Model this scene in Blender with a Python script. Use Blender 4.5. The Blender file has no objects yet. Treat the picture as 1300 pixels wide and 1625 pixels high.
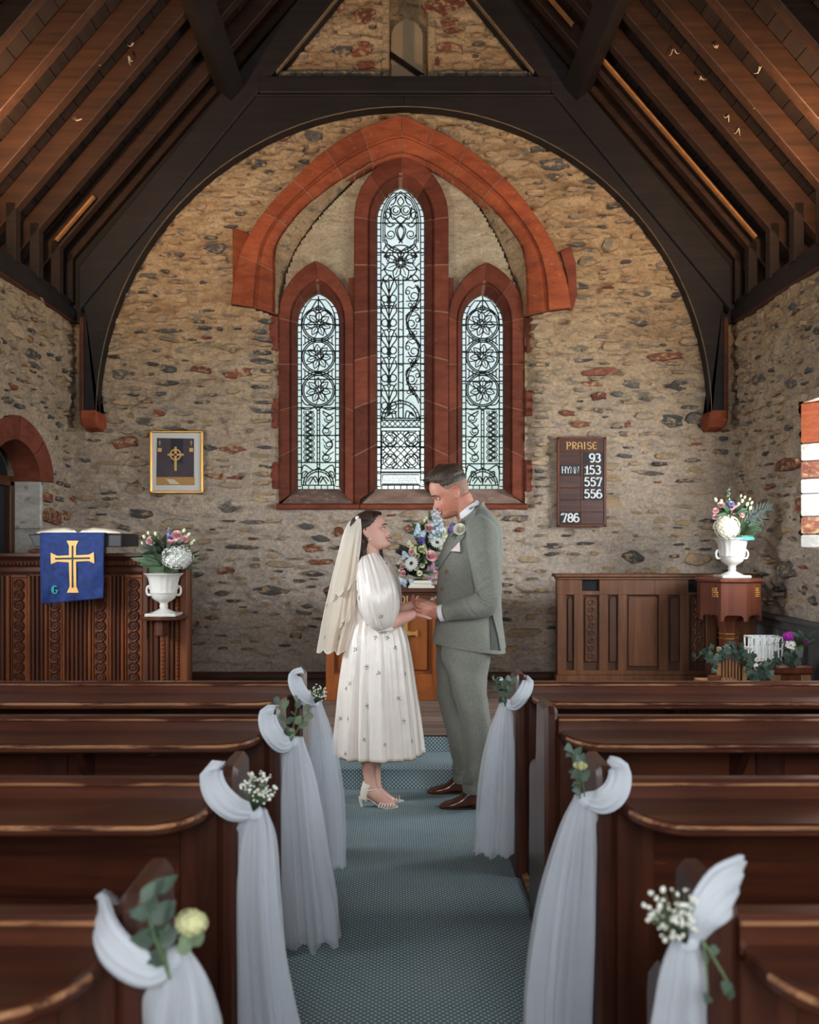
import bpy, bmesh, math, random
import numpy as np
from mathutils import Vector, Matrix, Euler
from mathutils.bvhtree import BVHTree

# ------------------------------------------------------------------ camera, world, lights, exposure
F, VX, VY, CH = 1480.0, 632.0, 857.0, 1.48          # focal length in px, vanishing point, eye height
SC = bpy.context.scene
COL = SC.collection
PI = math.pi
RND = random.Random(11)

cam_d = bpy.data.cameras.new('camera')
cam = bpy.data.objects.new('camera', cam_d)
COL.objects.link(cam)
cam.location = (0, 0, CH)
cam.rotation_euler = (PI / 2, 0, 0)
cam_d.sensor_fit = 'HORIZONTAL'
cam_d.sensor_width = 36.0
cam_d.lens = 36.0 * F / 1300.0
cam_d.shift_x = (650.0 - VX) / 1300.0
cam_d.shift_y = (VY - 812.5) / 1300.0
cam_d.clip_start = 0.05
cam_d.dof.use_dof = True
cam_d.dof.focus_distance = 5.2
cam_d.dof.aperture_fstop = 4.0
SC.camera = cam

world = bpy.data.worlds.new('sky')
SC.world = world
world.use_nodes = True
_nt = world.node_tree
_nt.nodes.clear()
_o = _nt.nodes.new('ShaderNodeOutputWorld')
_b = _nt.nodes.new('ShaderNodeBackground')
_tc = _nt.nodes.new('ShaderNodeTexCoord')
_sx = _nt.nodes.new('ShaderNodeSeparateXYZ')
_rp = _nt.nodes.new('ShaderNodeValToRGB')
_rp.color_ramp.elements[0].position = 0.02
_rp.color_ramp.elements[0].color = (0.50, 0.62, 0.52, 1)
_rp.color_ramp.elements[1].position = 0.20
_rp.color_ramp.elements[1].color = (0.84, 0.91, 0.95, 1)
_nt.links.new(_tc.outputs['Generated'], _sx.inputs[0])
_nt.links.new(_sx.outputs['Z'], _rp.inputs[0])
_nt.links.new(_rp.outputs[0], _b.inputs['Color'])
_b.inputs['Strength'].default_value = 1.3
_nt.links.new(_b.outputs[0], _o.inputs[0])

def area_light(name, loc, target, sx, sy, power, col):
    d = bpy.data.lights.new(name, 'AREA')
    d.shape = 'RECTANGLE'; d.size = sx; d.size_y = sy
    d.energy = power; d.color = col
    o = bpy.data.objects.new(name, d); COL.objects.link(o)
    o.location = loc
    o.rotation_euler = (Vector(target) - Vector(loc)).to_track_quat('-Z', 'Y').to_euler()
    return o

DAY = (0.86, 0.94, 1.0)
WARM = (1.0, 0.86, 0.68)
# daylight through the nave's side and west windows (each sits in a real opening of the shell)
area_light('window_light_right_near', (3.34, 5.95, 1.95), (-0.6, 8.3, 2.5), 1.05, 1.0, 150, DAY)
area_light('window_light_right_mid', (3.34, 3.3, 1.95), (0.0, 4.2, 1.0), 1.1, 1.1, 70, DAY)
area_light('window_light_right_far', (3.34, 0.8, 1.95), (0.0, 2.6, 1.2), 1.1, 1.1, 36, DAY)
area_light('window_light_left_mid', (-3.24, 4.75, 1.95), (0.8, 8.3, 2.5), 1.1, 1.1, 145, DAY)
area_light('window_light_left_far', (-3.24, 2.1, 1.95), (0.0, 3.6, 1.2), 1.1, 1.1, 46, DAY)
area_light('window_light_west', (0.05, -2.85, 2.5), (0.05, 3.4, 0.6), 2.4, 2.4, 300, (0.95, 0.97, 1.0))
# two warm floodlights up on the wall plates, just out of frame, that light the rafters' feet
for _sx_ in (-1, 1):
    _d = bpy.data.lights.new('floodlight', 'SPOT')
    _d.energy = 210; _d.color = (1.0, 0.66, 0.38); _d.spot_size = math.radians(125); _d.spot_blend = 1.0
    _d.shadow_soft_size = 0.06
    _q = bpy.data.objects.new('floodlight', _d); COL.objects.link(_q)
    _q.location = (0.05 + 2.42 * _sx_, 5.62, 3.72)
    _q.rotation_euler = (Vector((0.05 + 2.3 * _sx_, 6.7, 4.6)) - _q.location).to_track_quat('-Z', 'Y').to_euler()

SC.view_settings.view_transform = 'Standard'
SC.view_settings.look = 'None'
SC.view_settings.gamma = 1.0
SC.view_settings.use_curve_mapping = False
SC.view_settings.exposure = -0.15
SC.cycles.use_denoising = True
SC.cycles.max_bounces = 8
SC.cycles.diffuse_bounces = 4
SC.cycles.transparent_max_bounces = 24
SC.cycles.sample_clamp_indirect = 6.0
SC.cycles.caustics_reflective = False
SC.cycles.caustics_refractive = False

# ------------------------------------------------------------------ helpers
def WX(px, d): return (px - VX) * d / F
def WZ(py, d): return CH + (VY - py) * d / F
def W(px, py, d): return Vector((WX(px, d), d, WZ(py, d)))

def lin(v):
    v /= 255.0
    return v / 12.92 if v <= 0.04045 else ((v + 0.055) / 1.055) ** 2.4
def rgb(r, g, b): return (lin(r), lin(g), lin(b), 1.0)

_LAT = np.random.RandomState(5).rand(64, 64, 64)
def vnoise(p):
    """value noise in numpy, p (...,3) -> 0..1"""
    p = np.asarray(p, float)
    i = np.floor(p).astype(int); f = p - i
    f = f * f * (3 - 2 * f)
    i0 = i % 64; i1 = (i + 1) % 64
    x0, y0, z0 = i0[..., 0], i0[..., 1], i0[..., 2]
    x1, y1, z1 = i1[..., 0], i1[..., 1], i1[..., 2]
    fx, fy, fz = f[..., 0], f[..., 1], f[..., 2]
    def L(a, b, t): return a + (b - a) * t
    c00 = L(_LAT[x0, y0, z0], _LAT[x1, y0, z0], fx); c10 = L(_LAT[x0, y1, z0], _LAT[x1, y1, z0], fx)
    c01 = L(_LAT[x0, y0, z1], _LAT[x1, y0, z1], fx); c11 = L(_LAT[x0, y1, z1], _LAT[x1, y1, z1], fx)
    return L(L(c00, c10, fy), L(c01, c11, fy), fz)

def catmull(pts, n):
    """resample a list of tuples with a Catmull-Rom spline to n rows"""
    P = np.array([list(p) for p in pts], float)
    k = len(P)
    if k == 2:
        t = np.linspace(0, 1, n)[:, None]
        return P[0] * (1 - t) + P[1] * t
    E = np.vstack([2 * P[0] - P[1], P, 2 * P[-1] - P[-2]])
    out = []
    for u in np.linspace(0, k - 1, n):
        i = min(int(u), k - 2); t = u - i
        a, b, c, d = E[i], E[i + 1], E[i + 2], E[i + 3]
        out.append(0.5 * (2 * b + (c - a) * t + (2 * a - 5 * b + 4 * c - d) * t * t + (3 * b - a - 3 * c + d) * t ** 3))
    return np.array(out)

BASE = {}
def root_of(o):
    while o.parent: o = o.parent
    return o

def set_tags(o, label=None, cat=None, group=None, kind=None):
    if label: o['label'] = label
    if cat: o['category'] = cat
    if group: o['group'] = group
    if kind: o['kind'] = kind
    return o

def thing(name, label, cat, loc=(0, 0, 0), group=None):
    o = bpy.data.objects.new(name, None)
    o.empty_display_size = 0.05
    COL.objects.link(o)
    o.location = loc
    return set_tags(o, label, cat, group)

class MB:
    """collects shapes (world coordinates) for ONE mesh object"""
    def __init__(s): s.v = []; s.f = []; s.m = []
    def add(s, verts, faces, mi=0):
        b = len(s.v)
        s.v.extend([tuple(map(float, p)) for p in verts])
        for q in faces:
            s.f.append(tuple(b + i for i in q)); s.m.append(mi)
        return s
    def box(s, x0, x1, y0, y1, z0, z1, c=0.0, mi=0):
        if x0 > x1: x0, x1 = x1, x0
        if y0 > y1: y0, y1 = y1, y0
        if z0 > z1: z0, z1 = z1, z0
        c = min(c, (x1 - x0) * .45, (y1 - y0) * .45, (z1 - z0) * .45)
        if c <= 0:
            v = [(x, y, z) for x in (x0, x1) for y in (y0, y1) for z in (z0, z1)]
            return s.add(v, [(0, 1, 3, 2), (4, 6, 7, 5), (0, 4, 5, 1), (2, 3, 7, 6), (0, 2, 6, 4), (1, 5, 7, 3)], mi)
        v = []; idx = {}
        lim = ((x0, x1), (y0, y1), (z0, z1))
        for i in (0, 1):
            for j in (0, 1):
                for k in (0, 1):
                    for ax in range(3):
                        p = []
                        for a, q in enumerate((i, j, k)):
                            e = lim[a][q]
                            p.append(e if a == ax else (e + c if q == 0 else e - c))
                        idx[(i, j, k, ax)] = len(v); v.append(tuple(p))
        f = []
        for ax in range(3):
            o1, o2 = [a for a in range(3) if a != ax]
            for q in (0, 1):
                loop = []
                for a, b in ((0, 0), (1, 0), (1, 1), (0, 1)):
                    key = [0, 0, 0]; key[ax] = q; key[o1] = a; key[o2] = b
                    loop.append(idx[(*key, ax)])
                flip = (q == 0) != (ax == 1)
                f.append(tuple(loop[::-1]) if flip else tuple(loop))
            for a in (0, 1):
                for b in (0, 1):
                    k0 = [0, 0, 0]; k0[o1] = a; k0[o2] = b; k0[ax] = 0
                    k1 = list(k0); k1[ax] = 1
                    f.append((idx[(*k0, o1)], idx[(*k1, o1)], idx[(*k1, o2)], idx[(*k0, o2)]))
        for i in (0, 1):
            for j in (0, 1):
                for k in (0, 1):
                    f.append((idx[(i, j, k, 0)], idx[(i, j, k, 1)], idx[(i, j, k, 2)]))
        return s.add(v, f, mi)
    def prism(s, poly, axis, a0, a1, c=0.0, mi=0):
        """poly: 2d points; axis 'x': (y,z), 'y': (x,z), 'z': (x,y), extruded a0..a1, chamfered rims"""
        def P(u, w, a):
            return {'x': (a, u, w), 'y': (u, a, w), 'z': (u, w, a)}[axis]
        n = len(poly)
        area = sum(poly[i][0] * poly[(i + 1) % n][1] - poly[(i + 1) % n][0] * poly[i][1] for i in range(n))
        sg = 1 if area > 0 else -1
        rings = []
        if c > 0:
            ins = []
            for i in range(n):
                p0 = Vector(poly[i - 1]); p1 = Vector(poly[i]); p2 = Vector(poly[(i + 1) % n])
                e1 = (p1 - p0).normalized(); e2 = (p2 - p1).normalized()
                n1 = Vector((-e1.y, e1.x)) * sg; n2 = Vector((-e2.y, e2.x)) * sg
                b = n1 + n2
                if b.length < 1e-6: b = n1
                b.normalize()
                ins.append(p1 + b * (c / max(0.4, b.dot(n1))))
            d = c if a1 > a0 else -c
            rings = [(ins, a0), (poly, a0 + d), (poly, a1 - d), (ins, a1)]
        else:
            rings = [(poly, a0), (poly, a1)]
        v = [P(p[0], p[1], a) for r, a in rings for p in r]
        f = []
        for k in range(len(rings) - 1):
            for i in range(n):
                j = (i + 1) % n
                f.append((k * n + i, k * n + j, (k + 1) * n + j, (k + 1) * n + i))
        f.append(tuple(range(n))[::-1]); f.append(tuple((len(rings) - 1) * n + i for i in range(n)))
        return s.add(v, f, mi)
    def rings(s, R, close=True, cap0=True, cap1=True, mi=0):
        """R: (k,n,3) rings joined into a skin"""
        R = np.asarray(R, float); k, n = R.shape[:2]
        f = []
        for a in range(k - 1):
            for i in range(n if close else n - 1):
                j = (i + 1) % n
                f.append((a * n + i, a * n + j, (a + 1) * n + j, (a + 1) * n + i))
        if close and cap0: f.append(tuple(range(n))[::-1])
        if close and cap1: f.append(tuple((k - 1) * n + i for i in range(n)))
        return s.add(R.reshape(-1, 3), f, mi)
    def lathe(s, prof, cx, cy, n=24, mi=0, ax=1.0, ay=1.0, ph=0.0):
        """prof: list of (r,z)"""
        R = [[(cx + r * ax * math.cos(ph + 2 * PI * i / n), cy + r * ay * math.sin(ph + 2 * PI * i / n), z) for i in range(n)] for r, z in prof]
        return s.rings(R, True, prof[0][0] > 1e-5, prof[-1][0] > 1e-5, mi)
    def tube(s, pts, rad, n=8, mi=0, flat=1.0, up=None, cap=True):
        P = [Vector(p) for p in pts]; k = len(P)
        rr = rad if isinstance(rad, (list, tuple, np.ndarray)) else [rad] * k
        T = []
        for i in range(k):
            t = P[min(i + 1, k - 1)] - P[max(i - 1, 0)]
            T.append(t.normalized() if t.length > 1e-9 else Vector((0, 0, 1)))
        u = Vector(up) if up else (Vector((0, 0, 1)) if abs(T[0].z) < .9 else Vector((1, 0, 0)))
        R = []
        for i in range(k):
            u = (u - T[i] * u.dot(T[i]))
            u = u.normalized() if u.length > 1e-6 else T[i].orthogonal().normalized()
            w = T[i].cross(u)
            R.append([P[i] + (u * math.cos(2 * PI * j / n) * flat + w * math.sin(2 * PI * j / n)) * rr[i] for j in range(n)])
        return s.rings([[tuple(q) for q in r] for r in R], True, cap, cap, mi)
    def ball(s, c, r, n=10, m=6, mi=0, rot=None):
        rx, ry, rz = (r, r, r) if not isinstance(r, (tuple, list)) else r
        V = []; f = []
        for a in range(1, m):
            t = PI * a / m
            for i in range(n):
                q = 2 * PI * i / n
                V.append(Vector((rx * math.sin(t) * math.cos(q), ry * math.sin(t) * math.sin(q), rz * math.cos(t))))
        V.append(Vector((0, 0, rz))); V.append(Vector((0, 0, -rz)))
        if rot is not None: V = [rot @ p for p in V]
        V = [p + Vector(c) for p in V]
        for a in range(m - 2):
            for i in range(n):
                j = (i + 1) % n
                f.append((a * n + i, (a + 1) * n + i, (a + 1) * n + j, a * n + j))
        t0 = len(V) - 2
        for i in range(n):
            j = (i + 1) % n
            f.append((t0, i, j)); f.append((t0 + 1, (m - 2) * n + j, (m - 2) * n + i))
        return s.add(V, f, mi)
    def build(s, name, mats, parent=None, smooth=35, label=None, kind=None, local=False):
        me = bpy.data.meshes.new(name)
        off = Vector((0, 0, 0))
        if parent is not None and not local: off = root_of(parent).location
        v = s.v if off.length == 0 else [(a - off.x, b - off.y, c - off.z) for a, b, c in s.v]
        me.from_pydata(v, [], s.f)
        if not isinstance(mats, (list, tuple)): mats = [mats]
        for m in mats: me.materials.append(m)
        if len(mats) > 1: me.polygons.foreach_set('material_index', s.m)
        if smooth:
            me.polygons.foreach_set('use_smooth', [True] * len(me.polygons))
            if smooth < 180: me.set_sharp_from_angle(angle=math.radians(smooth))
        me.update()
        o = bpy.data.objects.new(name, me)
        COL.objects.link(o)
        if parent is not None: o.parent = parent
        if label: o['label'] = label
        if kind: o['kind'] = kind
        return o

def inst(name, mesh, parent, loc=(0, 0, 0), rot=(0, 0, 0), scl=(1, 1, 1), label=None):
    """another object on shared mesh data (loc is in the parent's space)"""
    o = bpy.data.objects.new(name, mesh); COL.objects.link(o)
    o.parent = parent; o.location = loc; o.rotation_euler = rot; o.scale = scl
    if label: o['label'] = label
    return o

def copy_tree(o, parent=None, loc=None, label=None):
    c = o.copy(); COL.objects.link(c)
    if parent is not None: c.parent = parent
    if loc is not None: c.location = loc
    if label: c['label'] = label
    for ch in list(o.children): copy_tree(ch, c)
    return c

def mesh_np(name, V, Fq, mat):
    """fast mesh of quads from numpy arrays"""
    me = bpy.data.meshes.new(name)
    nv, nf = len(V), len(Fq)
    me.vertices.add(nv); me.vertices.foreach_set('co', np.asarray(V, np.float32).ravel())
    me.loops.add(nf * 4); me.loops.foreach_set('vertex_index', np.asarray(Fq, np.int32).ravel())
    me.polygons.add(nf)
    me.polygons.foreach_set('loop_start', np.arange(0, nf * 4, 4, dtype=np.int32))
    me.polygons.foreach_set('use_smooth', np.ones(nf, bool))
    me.update(calc_edges=True); me.validate()
    me.materials.append(mat)
    return me

# ------------------------------------------------------------------ materials
MATS = {}
def nodes_of(name):
    m = bpy.data.materials.new(name); m.use_nodes = True
    nt = m.node_tree
    b = nt.nodes['Principled BSDF']
    MATS[name] = m
    return m, nt, b
def N(nt, t, **kw):
    n = nt.nodes.new(t)
    for k, v in kw.items():
        if hasattr(n, k): setattr(n, k, v)
        else: n.inputs[k].default_value = v
    return n
def L(nt, a, b): nt.links.new(a, b)
def coords(nt, scale=(1, 1, 1), rot=(0, 0, 0), world_space=False):
    mp = N(nt, 'ShaderNodeMapping'); mp.inputs['Scale'].default_value = scale; mp.inputs['Rotation'].default_value = rot
    if world_space:
        g = N(nt, 'ShaderNodeNewGeometry'); L(nt, g.outputs['Position'], mp.inputs[0])
    else:
        t = N(nt, 'ShaderNodeTexCoord'); L(nt, t.outputs['Object'], mp.inputs[0])
    return mp.outputs[0]
def ramp(nt, fac, stops):
    r = N(nt, 'ShaderNodeValToRGB'); e = r.color_ramp.elements
    while len(e) < len(stops): e.new(0.5)
    for i, (p, c) in enumerate(stops):
        e[i].position = p; e[i].color = c if len(c) == 4 else (*c, 1)
    L(nt, fac, r.inputs[0])
    return r.outputs[0]
def mix(nt, fac, a, b):
    m = N(nt, 'ShaderNodeMix', data_type='RGBA')
    if isinstance(fac, (int, float)): m.inputs[0].default_value = fac
    else: L(nt, fac, m.inputs[0])
    for s, v in ((6, a), (7, b)):
        if isinstance(v, tuple): m.inputs[s].default_value = v
        else: L(nt, v, m.inputs[s])
    return m.outputs[2]
def bump(nt, b, h, strength=0.3, dist=0.01):
    n = N(nt, 'ShaderNodeBump'); n.inputs['Strength'].default_value = strength; n.inputs['Distance'].default_value = dist
    L(nt, h, n.inputs['Height']); L(nt, n.outputs[0], b.inputs['Normal'])
def noise_tex(nt, vec, scale, detail=4, rough=0.55, dist=0.0):
    n = N(nt, 'ShaderNodeTexNoise'); n.inputs['Scale'].default_value = scale; n.inputs['Detail'].default_value = detail
    n.inputs['Roughness'].default_value = rough; n.inputs['Distortion'].default_value = dist
    L(nt, vec, n.inputs['Vector']); return n.outputs['Fac']

def wood(name, dark, light, grain='x', rough=0.4, worn=None, worn_amt=0.62, bmp=0.15, rnd=0.25, sheen=0.3, ws=False):
    m, nt, b = nodes_of(name)
    s = {'x': (1.2, 22, 22), 'y': (22, 1.2, 22), 'z': (22, 22, 1.2)}[grain]
    v = coords(nt, s, world_space=ws)
    n1 = noise_tex(nt, v, 1.0, 6, 0.6, 0.6)
    n2 = noise_tex(nt, coords(nt, (2.1, 2.1, 2.1), world_space=ws), 1.3, 3)
    c = ramp(nt, n1, [(0.28, dark), (0.72, light)])
    c = mix(nt, ramp(nt, n2, [(0.35, (0, 0, 0)), (0.75, (.55, .55, .55))]), c, tuple(x * .55 for x in dark[:3]) + (1,))
    if rnd:
        oi = N(nt, 'ShaderNodeObjectInfo')
        h = N(nt, 'ShaderNodeHueSaturation')
        mr = N(nt, 'ShaderNodeMapRange'); mr.inputs[3].default_value = 1 - rnd; mr.inputs[4].default_value = 1 + rnd
        L(nt, oi.outputs['Random'], mr.inputs[0]); L(nt, mr.outputs[0], h.inputs['Value']); L(nt, c, h.inputs['Color'])
        c = h.outputs[0]
    if worn:
        w = noise_tex(nt, coords(nt, (4, 30, 30) if grain == 'x' else (30, 30, 30), world_space=ws), 1.0, 4, .7)
        c = mix(nt, ramp(nt, w, [(worn_amt - .06, (0, 0, 0)), (worn_amt + .08, (1, 1, 1))]), c, worn)
    L(nt, c, b.inputs['Base Color'])
    b.inputs['Roughness'].default_value = rough
    b.inputs['Specular IOR Level'].default_value = sheen
    if bmp: bump(nt, b, n1, bmp, 0.004)
    return m

def plain(name, col, rough=0.6, metal=0.0, spec=0.4, var=0.0, vscale=20, bmp=0.0, rnd=0.0):
    m, nt, b = nodes_of(name)
    if var or rnd:
        n = noise_tex(nt, coords(nt), vscale, 4)
        c = mix(nt, ramp(nt, n, [(.3, (0, 0, 0)), (.7, (1, 1, 1))]), tuple(x * (1 - var) for x in col[:3]) + (1,), tuple(min(1, x * (1 + var)) for x in col[:3]) + (1,))
        if rnd:
            oi = N(nt, 'ShaderNodeObjectInfo'); h = N(nt, 'ShaderNodeHueSaturation')
            mr = N(nt, 'ShaderNodeMapRange'); mr.inputs[3].default_value = 1 - rnd; mr.inputs[4].default_value = 1 + rnd
            L(nt, oi.outputs['Random'], mr.inputs[0]); L(nt, mr.outputs[0], h.inputs['Value']); L(nt, c, h.inputs['Color']); c = h.outputs[0]
        L(nt, c, b.inputs['Base Color'])
        if bmp: bump(nt, b, n, bmp, 0.005)
    else:
        b.inputs['Base Color'].default_value = col
    b.inputs['Roughness'].default_value = rough; b.inputs['Metallic'].default_value = metal
    b.inputs['Specular IOR Level'].default_value = spec
    return m

def mortar_mat(name, c1, c2, c3, grey):
    m, nt, b = nodes_of(name)
    v = coords(nt, (1, 1, 2.2), world_space=True)
    big = noise_tex(nt, v, 1.1, 3, .5)
    mid = noise_tex(nt, v, 5.0, 6, .62, .4)
    fine = noise_tex(nt, coords(nt, (1, 1, 1.3), world_space=True), 38, 6, .7)
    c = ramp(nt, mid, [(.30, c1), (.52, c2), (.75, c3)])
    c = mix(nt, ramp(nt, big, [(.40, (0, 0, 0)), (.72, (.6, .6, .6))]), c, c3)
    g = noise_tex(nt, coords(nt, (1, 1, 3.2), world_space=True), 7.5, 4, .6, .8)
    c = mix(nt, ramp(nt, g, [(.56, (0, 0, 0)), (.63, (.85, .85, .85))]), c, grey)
    # paler low, buff above: lime wash and the wall's lighting both put into colour
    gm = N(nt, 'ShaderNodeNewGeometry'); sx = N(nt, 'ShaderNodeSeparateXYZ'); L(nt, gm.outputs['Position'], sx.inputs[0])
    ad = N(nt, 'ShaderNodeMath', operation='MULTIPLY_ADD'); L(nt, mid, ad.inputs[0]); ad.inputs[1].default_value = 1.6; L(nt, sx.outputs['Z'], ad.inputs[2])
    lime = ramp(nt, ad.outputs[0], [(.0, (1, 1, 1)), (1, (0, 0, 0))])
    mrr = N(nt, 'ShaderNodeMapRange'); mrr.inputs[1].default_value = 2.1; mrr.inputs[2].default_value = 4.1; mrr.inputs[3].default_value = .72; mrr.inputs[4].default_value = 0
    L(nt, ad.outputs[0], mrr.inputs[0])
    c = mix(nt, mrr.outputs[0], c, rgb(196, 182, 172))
    c = mix(nt, ramp(nt, fine, [(.35, (.5, .5, .5)), (.62, (0, 0, 0))]), c, tuple(x * .42 for x in c1[:3]) + (1,))
    L(nt, c, b.inputs['Base Color'])
    b.inputs['Roughness'].default_value = .92; b.inputs['Specular IOR Level'].default_value = .15
    ad2 = N(nt, 'ShaderNodeMath', operation='MULTIPLY_ADD'); L(nt, fine, ad2.inputs[0]); ad2.inputs[1].default_value = .5; L(nt, mid, ad2.inputs[2])
    bump(nt, b, ad2.outputs[0], .9, .02)
    return m

def stone_mat(name, c1, c2, smear, amt, vs=9):
    m, nt, b = nodes_of(name)
    n1 = noise_tex(nt, coords(nt, (1, 1, 2.5), world_space=True), vs, 6, .65, .3)
    n2 = noise_tex(nt, coords(nt, (1, 1, 1.6), world_space=True), 16, 5, .65)
    c = ramp(nt, n1, [(.3, c1), (.7, c2)])
    oi = N(nt, 'ShaderNodeObjectInfo'); h = N(nt, 'ShaderNodeHueSaturation')
    mr = N(nt, 'ShaderNodeMapRange'); mr.inputs[3].default_value = .72; mr.inputs[4].default_value = 1.25
    L(nt, oi.outputs['Random'], mr.inputs[0]); L(nt, mr.outputs[0], h.inputs['Value']); L(nt, c, h.inputs['Color'])
    c = mix(nt, ramp(nt, n2, [(amt, (0, 0, 0)), (amt + .12, (1, 1, 1))]), h.outputs[0], smear)
    L(nt, c, b.inputs['Base Color']); b.inputs['Roughness'].default_value = .85; b.inputs['Specular IOR Level'].default_value = .2
    bump(nt, b, n1, .6, .015)
    return m

M = {}
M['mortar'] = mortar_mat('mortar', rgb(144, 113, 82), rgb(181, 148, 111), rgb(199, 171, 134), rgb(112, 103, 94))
M['plaster'] = mortar_mat('tympanum_plaster', rgb(170, 150, 122), rgb(186, 168, 140), rgb(194, 178, 152), rgb(160, 142, 118))
SMEAR = rgb(174, 142, 106)
M['slate'] = stone_mat('slate_stone', rgb(66, 63, 62), rgb(104, 98, 92), SMEAR, .52)
M['grey_stone'] = stone_mat('grey_stone', rgb(112, 101, 88), rgb(150, 131, 110), SMEAR, .46)
M['buff_stone'] = stone_mat('buff_stone', rgb(144, 116, 88), rgb(184, 156, 122), SMEAR, .52)
M['red_stone'] = stone_mat('red_rubble', rgb(98, 54, 42), rgb(138, 84, 66), SMEAR, .50)
M['sandstone'] = stone_mat('red_sandstone', rgb(118, 55, 34), rgb(160, 82, 50), rgb(178, 116, 88), .62, 5)
M['sandstone_dark'] = stone_mat('dark_red_sandstone', rgb(98, 48, 35), rgb(130, 68, 49), rgb(156, 104, 84), .66, 5)
M['sill_stone'] = stone_mat('sill_stone', rgb(130, 96, 82), rgb(176, 146, 130), rgb(184, 160, 146), .55, 4)
M['whitewash'] = stone_mat('whitewashed_stone', rgb(158, 150, 140), rgb(196, 190, 182), rgb(150, 128, 112), .58, 6)
M['joint'] = plain('lime_joint', rgb(150, 104, 82), .9, var=.15)
M['roof'] = wood('dark_roof_timber', rgb(34, 25, 21), rgb(58, 40, 30), 'x', .62, bmp=.3, rnd=.18)
M['rafter'] = wood('rafter_timber', rgb(40, 25, 17), rgb(70, 43, 27), 'x', .55, bmp=.3, rnd=.15)
M['board'] = wood('sarking_timber', rgb(24, 17, 14), rgb(48, 32, 23), 'y', .65, bmp=.2, rnd=.3)
M['truss'] = wood('truss_timber', rgb(28, 22, 21), rgb(44, 35, 32), 'x', .6, bmp=.2, rnd=.1)
M['truss_edge'] = wood('truss_edge_light', rgb(110, 88, 66), rgb(150, 124, 96), 'x', .6, rnd=0)  # pale truss timber; paints the light caught along the arch edge
M['pew'] = wood('pew_wood', rgb(48, 20, 14), rgb(94, 50, 32), 'x', .30, worn=rgb(150, 88, 56), worn_amt=.72, bmp=.10, rnd=.12, sheen=.45)
M['pew_v'] = wood('pew_end_wood', rgb(46, 21, 16), rgb(86, 47, 32), 'z', .32, worn=rgb(140, 88, 60), worn_amt=.76, bmp=.10, rnd=.12, sheen=.45)
M['pew_worn'] = wood('worn_pew_edge', rgb(118, 68, 42), rgb(190, 138, 98), 'x', .45, worn=rgb(70, 34, 22), worn_amt=.52, rnd=.1)
M['oak'] = wood('carved_oak', rgb(92, 46, 24), rgb(146, 82, 46), 'z', .42, bmp=.2, rnd=.15)
M['oak_dark'] = wood('dark_oak', rgb(62, 31, 20), rgb(100, 54, 33), 'z', .45, bmp=.2, rnd=.15)
M['oak_x'] = wood('oak_rail', rgb(64, 32, 22), rgb(104, 56, 36), 'x', .42, bmp=.2, rnd=.1)
M['altar_oak'] = wood('altar_oak', rgb(128, 64, 26), rgb(176, 98, 46), 'z', .4, bmp=.15, rnd=.1)
M['stall'] = wood('choir_stall_oak', rgb(78, 46, 28), rgb(122, 76, 47), 'z', .5, bmp=.25, rnd=.08, worn=rgb(140, 92, 60), worn_amt=.72)
M['stall_carve'] = wood('choir_stall_carved_oak', rgb(58, 36, 25), rgb(88, 55, 37), 'z', .5, bmp=.35, rnd=.08)
M['font_wood'] = wood('font_mahogany', rgb(84, 42, 30), rgb(124, 68, 48), 'z', .38, rnd=.05)
M['floor_wood'] = wood('chancel_boards', rgb(96, 78, 68), rgb(150, 130, 116), 'x', .5, bmp=.15, rnd=.22)
M['nave_wood'] = wood('nave_boards', rgb(92, 66, 50), rgb(140, 108, 86), 'y', .55, bmp=.15, rnd=.22)
M['pale_wood'] = wood('pale_chair_wood', rgb(150, 104, 66), rgb(190, 146, 104), 'z', .5, rnd=.1)
M['black'] = plain('black_paint', rgb(26, 24, 27), .5)
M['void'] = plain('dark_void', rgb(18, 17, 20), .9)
M['grey_dado'] = plain('grey_dado_paint', rgb(84, 82, 82), .5, var=.1, vscale=6)
M['gold'] = plain('gilt', rgb(214, 158, 84), .38, .75, var=.1, vscale=60)
M['gold_cloth'] = plain('gold_applique', rgb(222, 168, 96), .6, var=.12, vscale=90)
M['gold_paint'] = plain('gold_paint', rgb(206, 158, 86), .5)
M['brass'] = plain('brass', rgb(200, 150, 80), .3, .9)
M['cream'] = plain('cream_mount', rgb(206, 198, 188), .8)
M['white_paint'] = plain('white_letter_paint', rgb(226, 224, 220), .6)
M['ceramic'] = plain('white_glaze', rgb(208, 202, 194), .2, spec=.5)
M['paper'] = plain('paper', rgb(214, 202, 182), .8, var=.06, vscale=60)
M['white_paper'] = plain('white_paper', rgb(226, 222, 214), .8)
M['lead'] = plain('lead_came', rgb(34, 40, 38), .6)
M['iron'] = plain('dark_iron', rgb(30, 32, 32), .6)
M['cobweb'] = plain('cobweb', rgb(176, 160, 140), .9)

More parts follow.
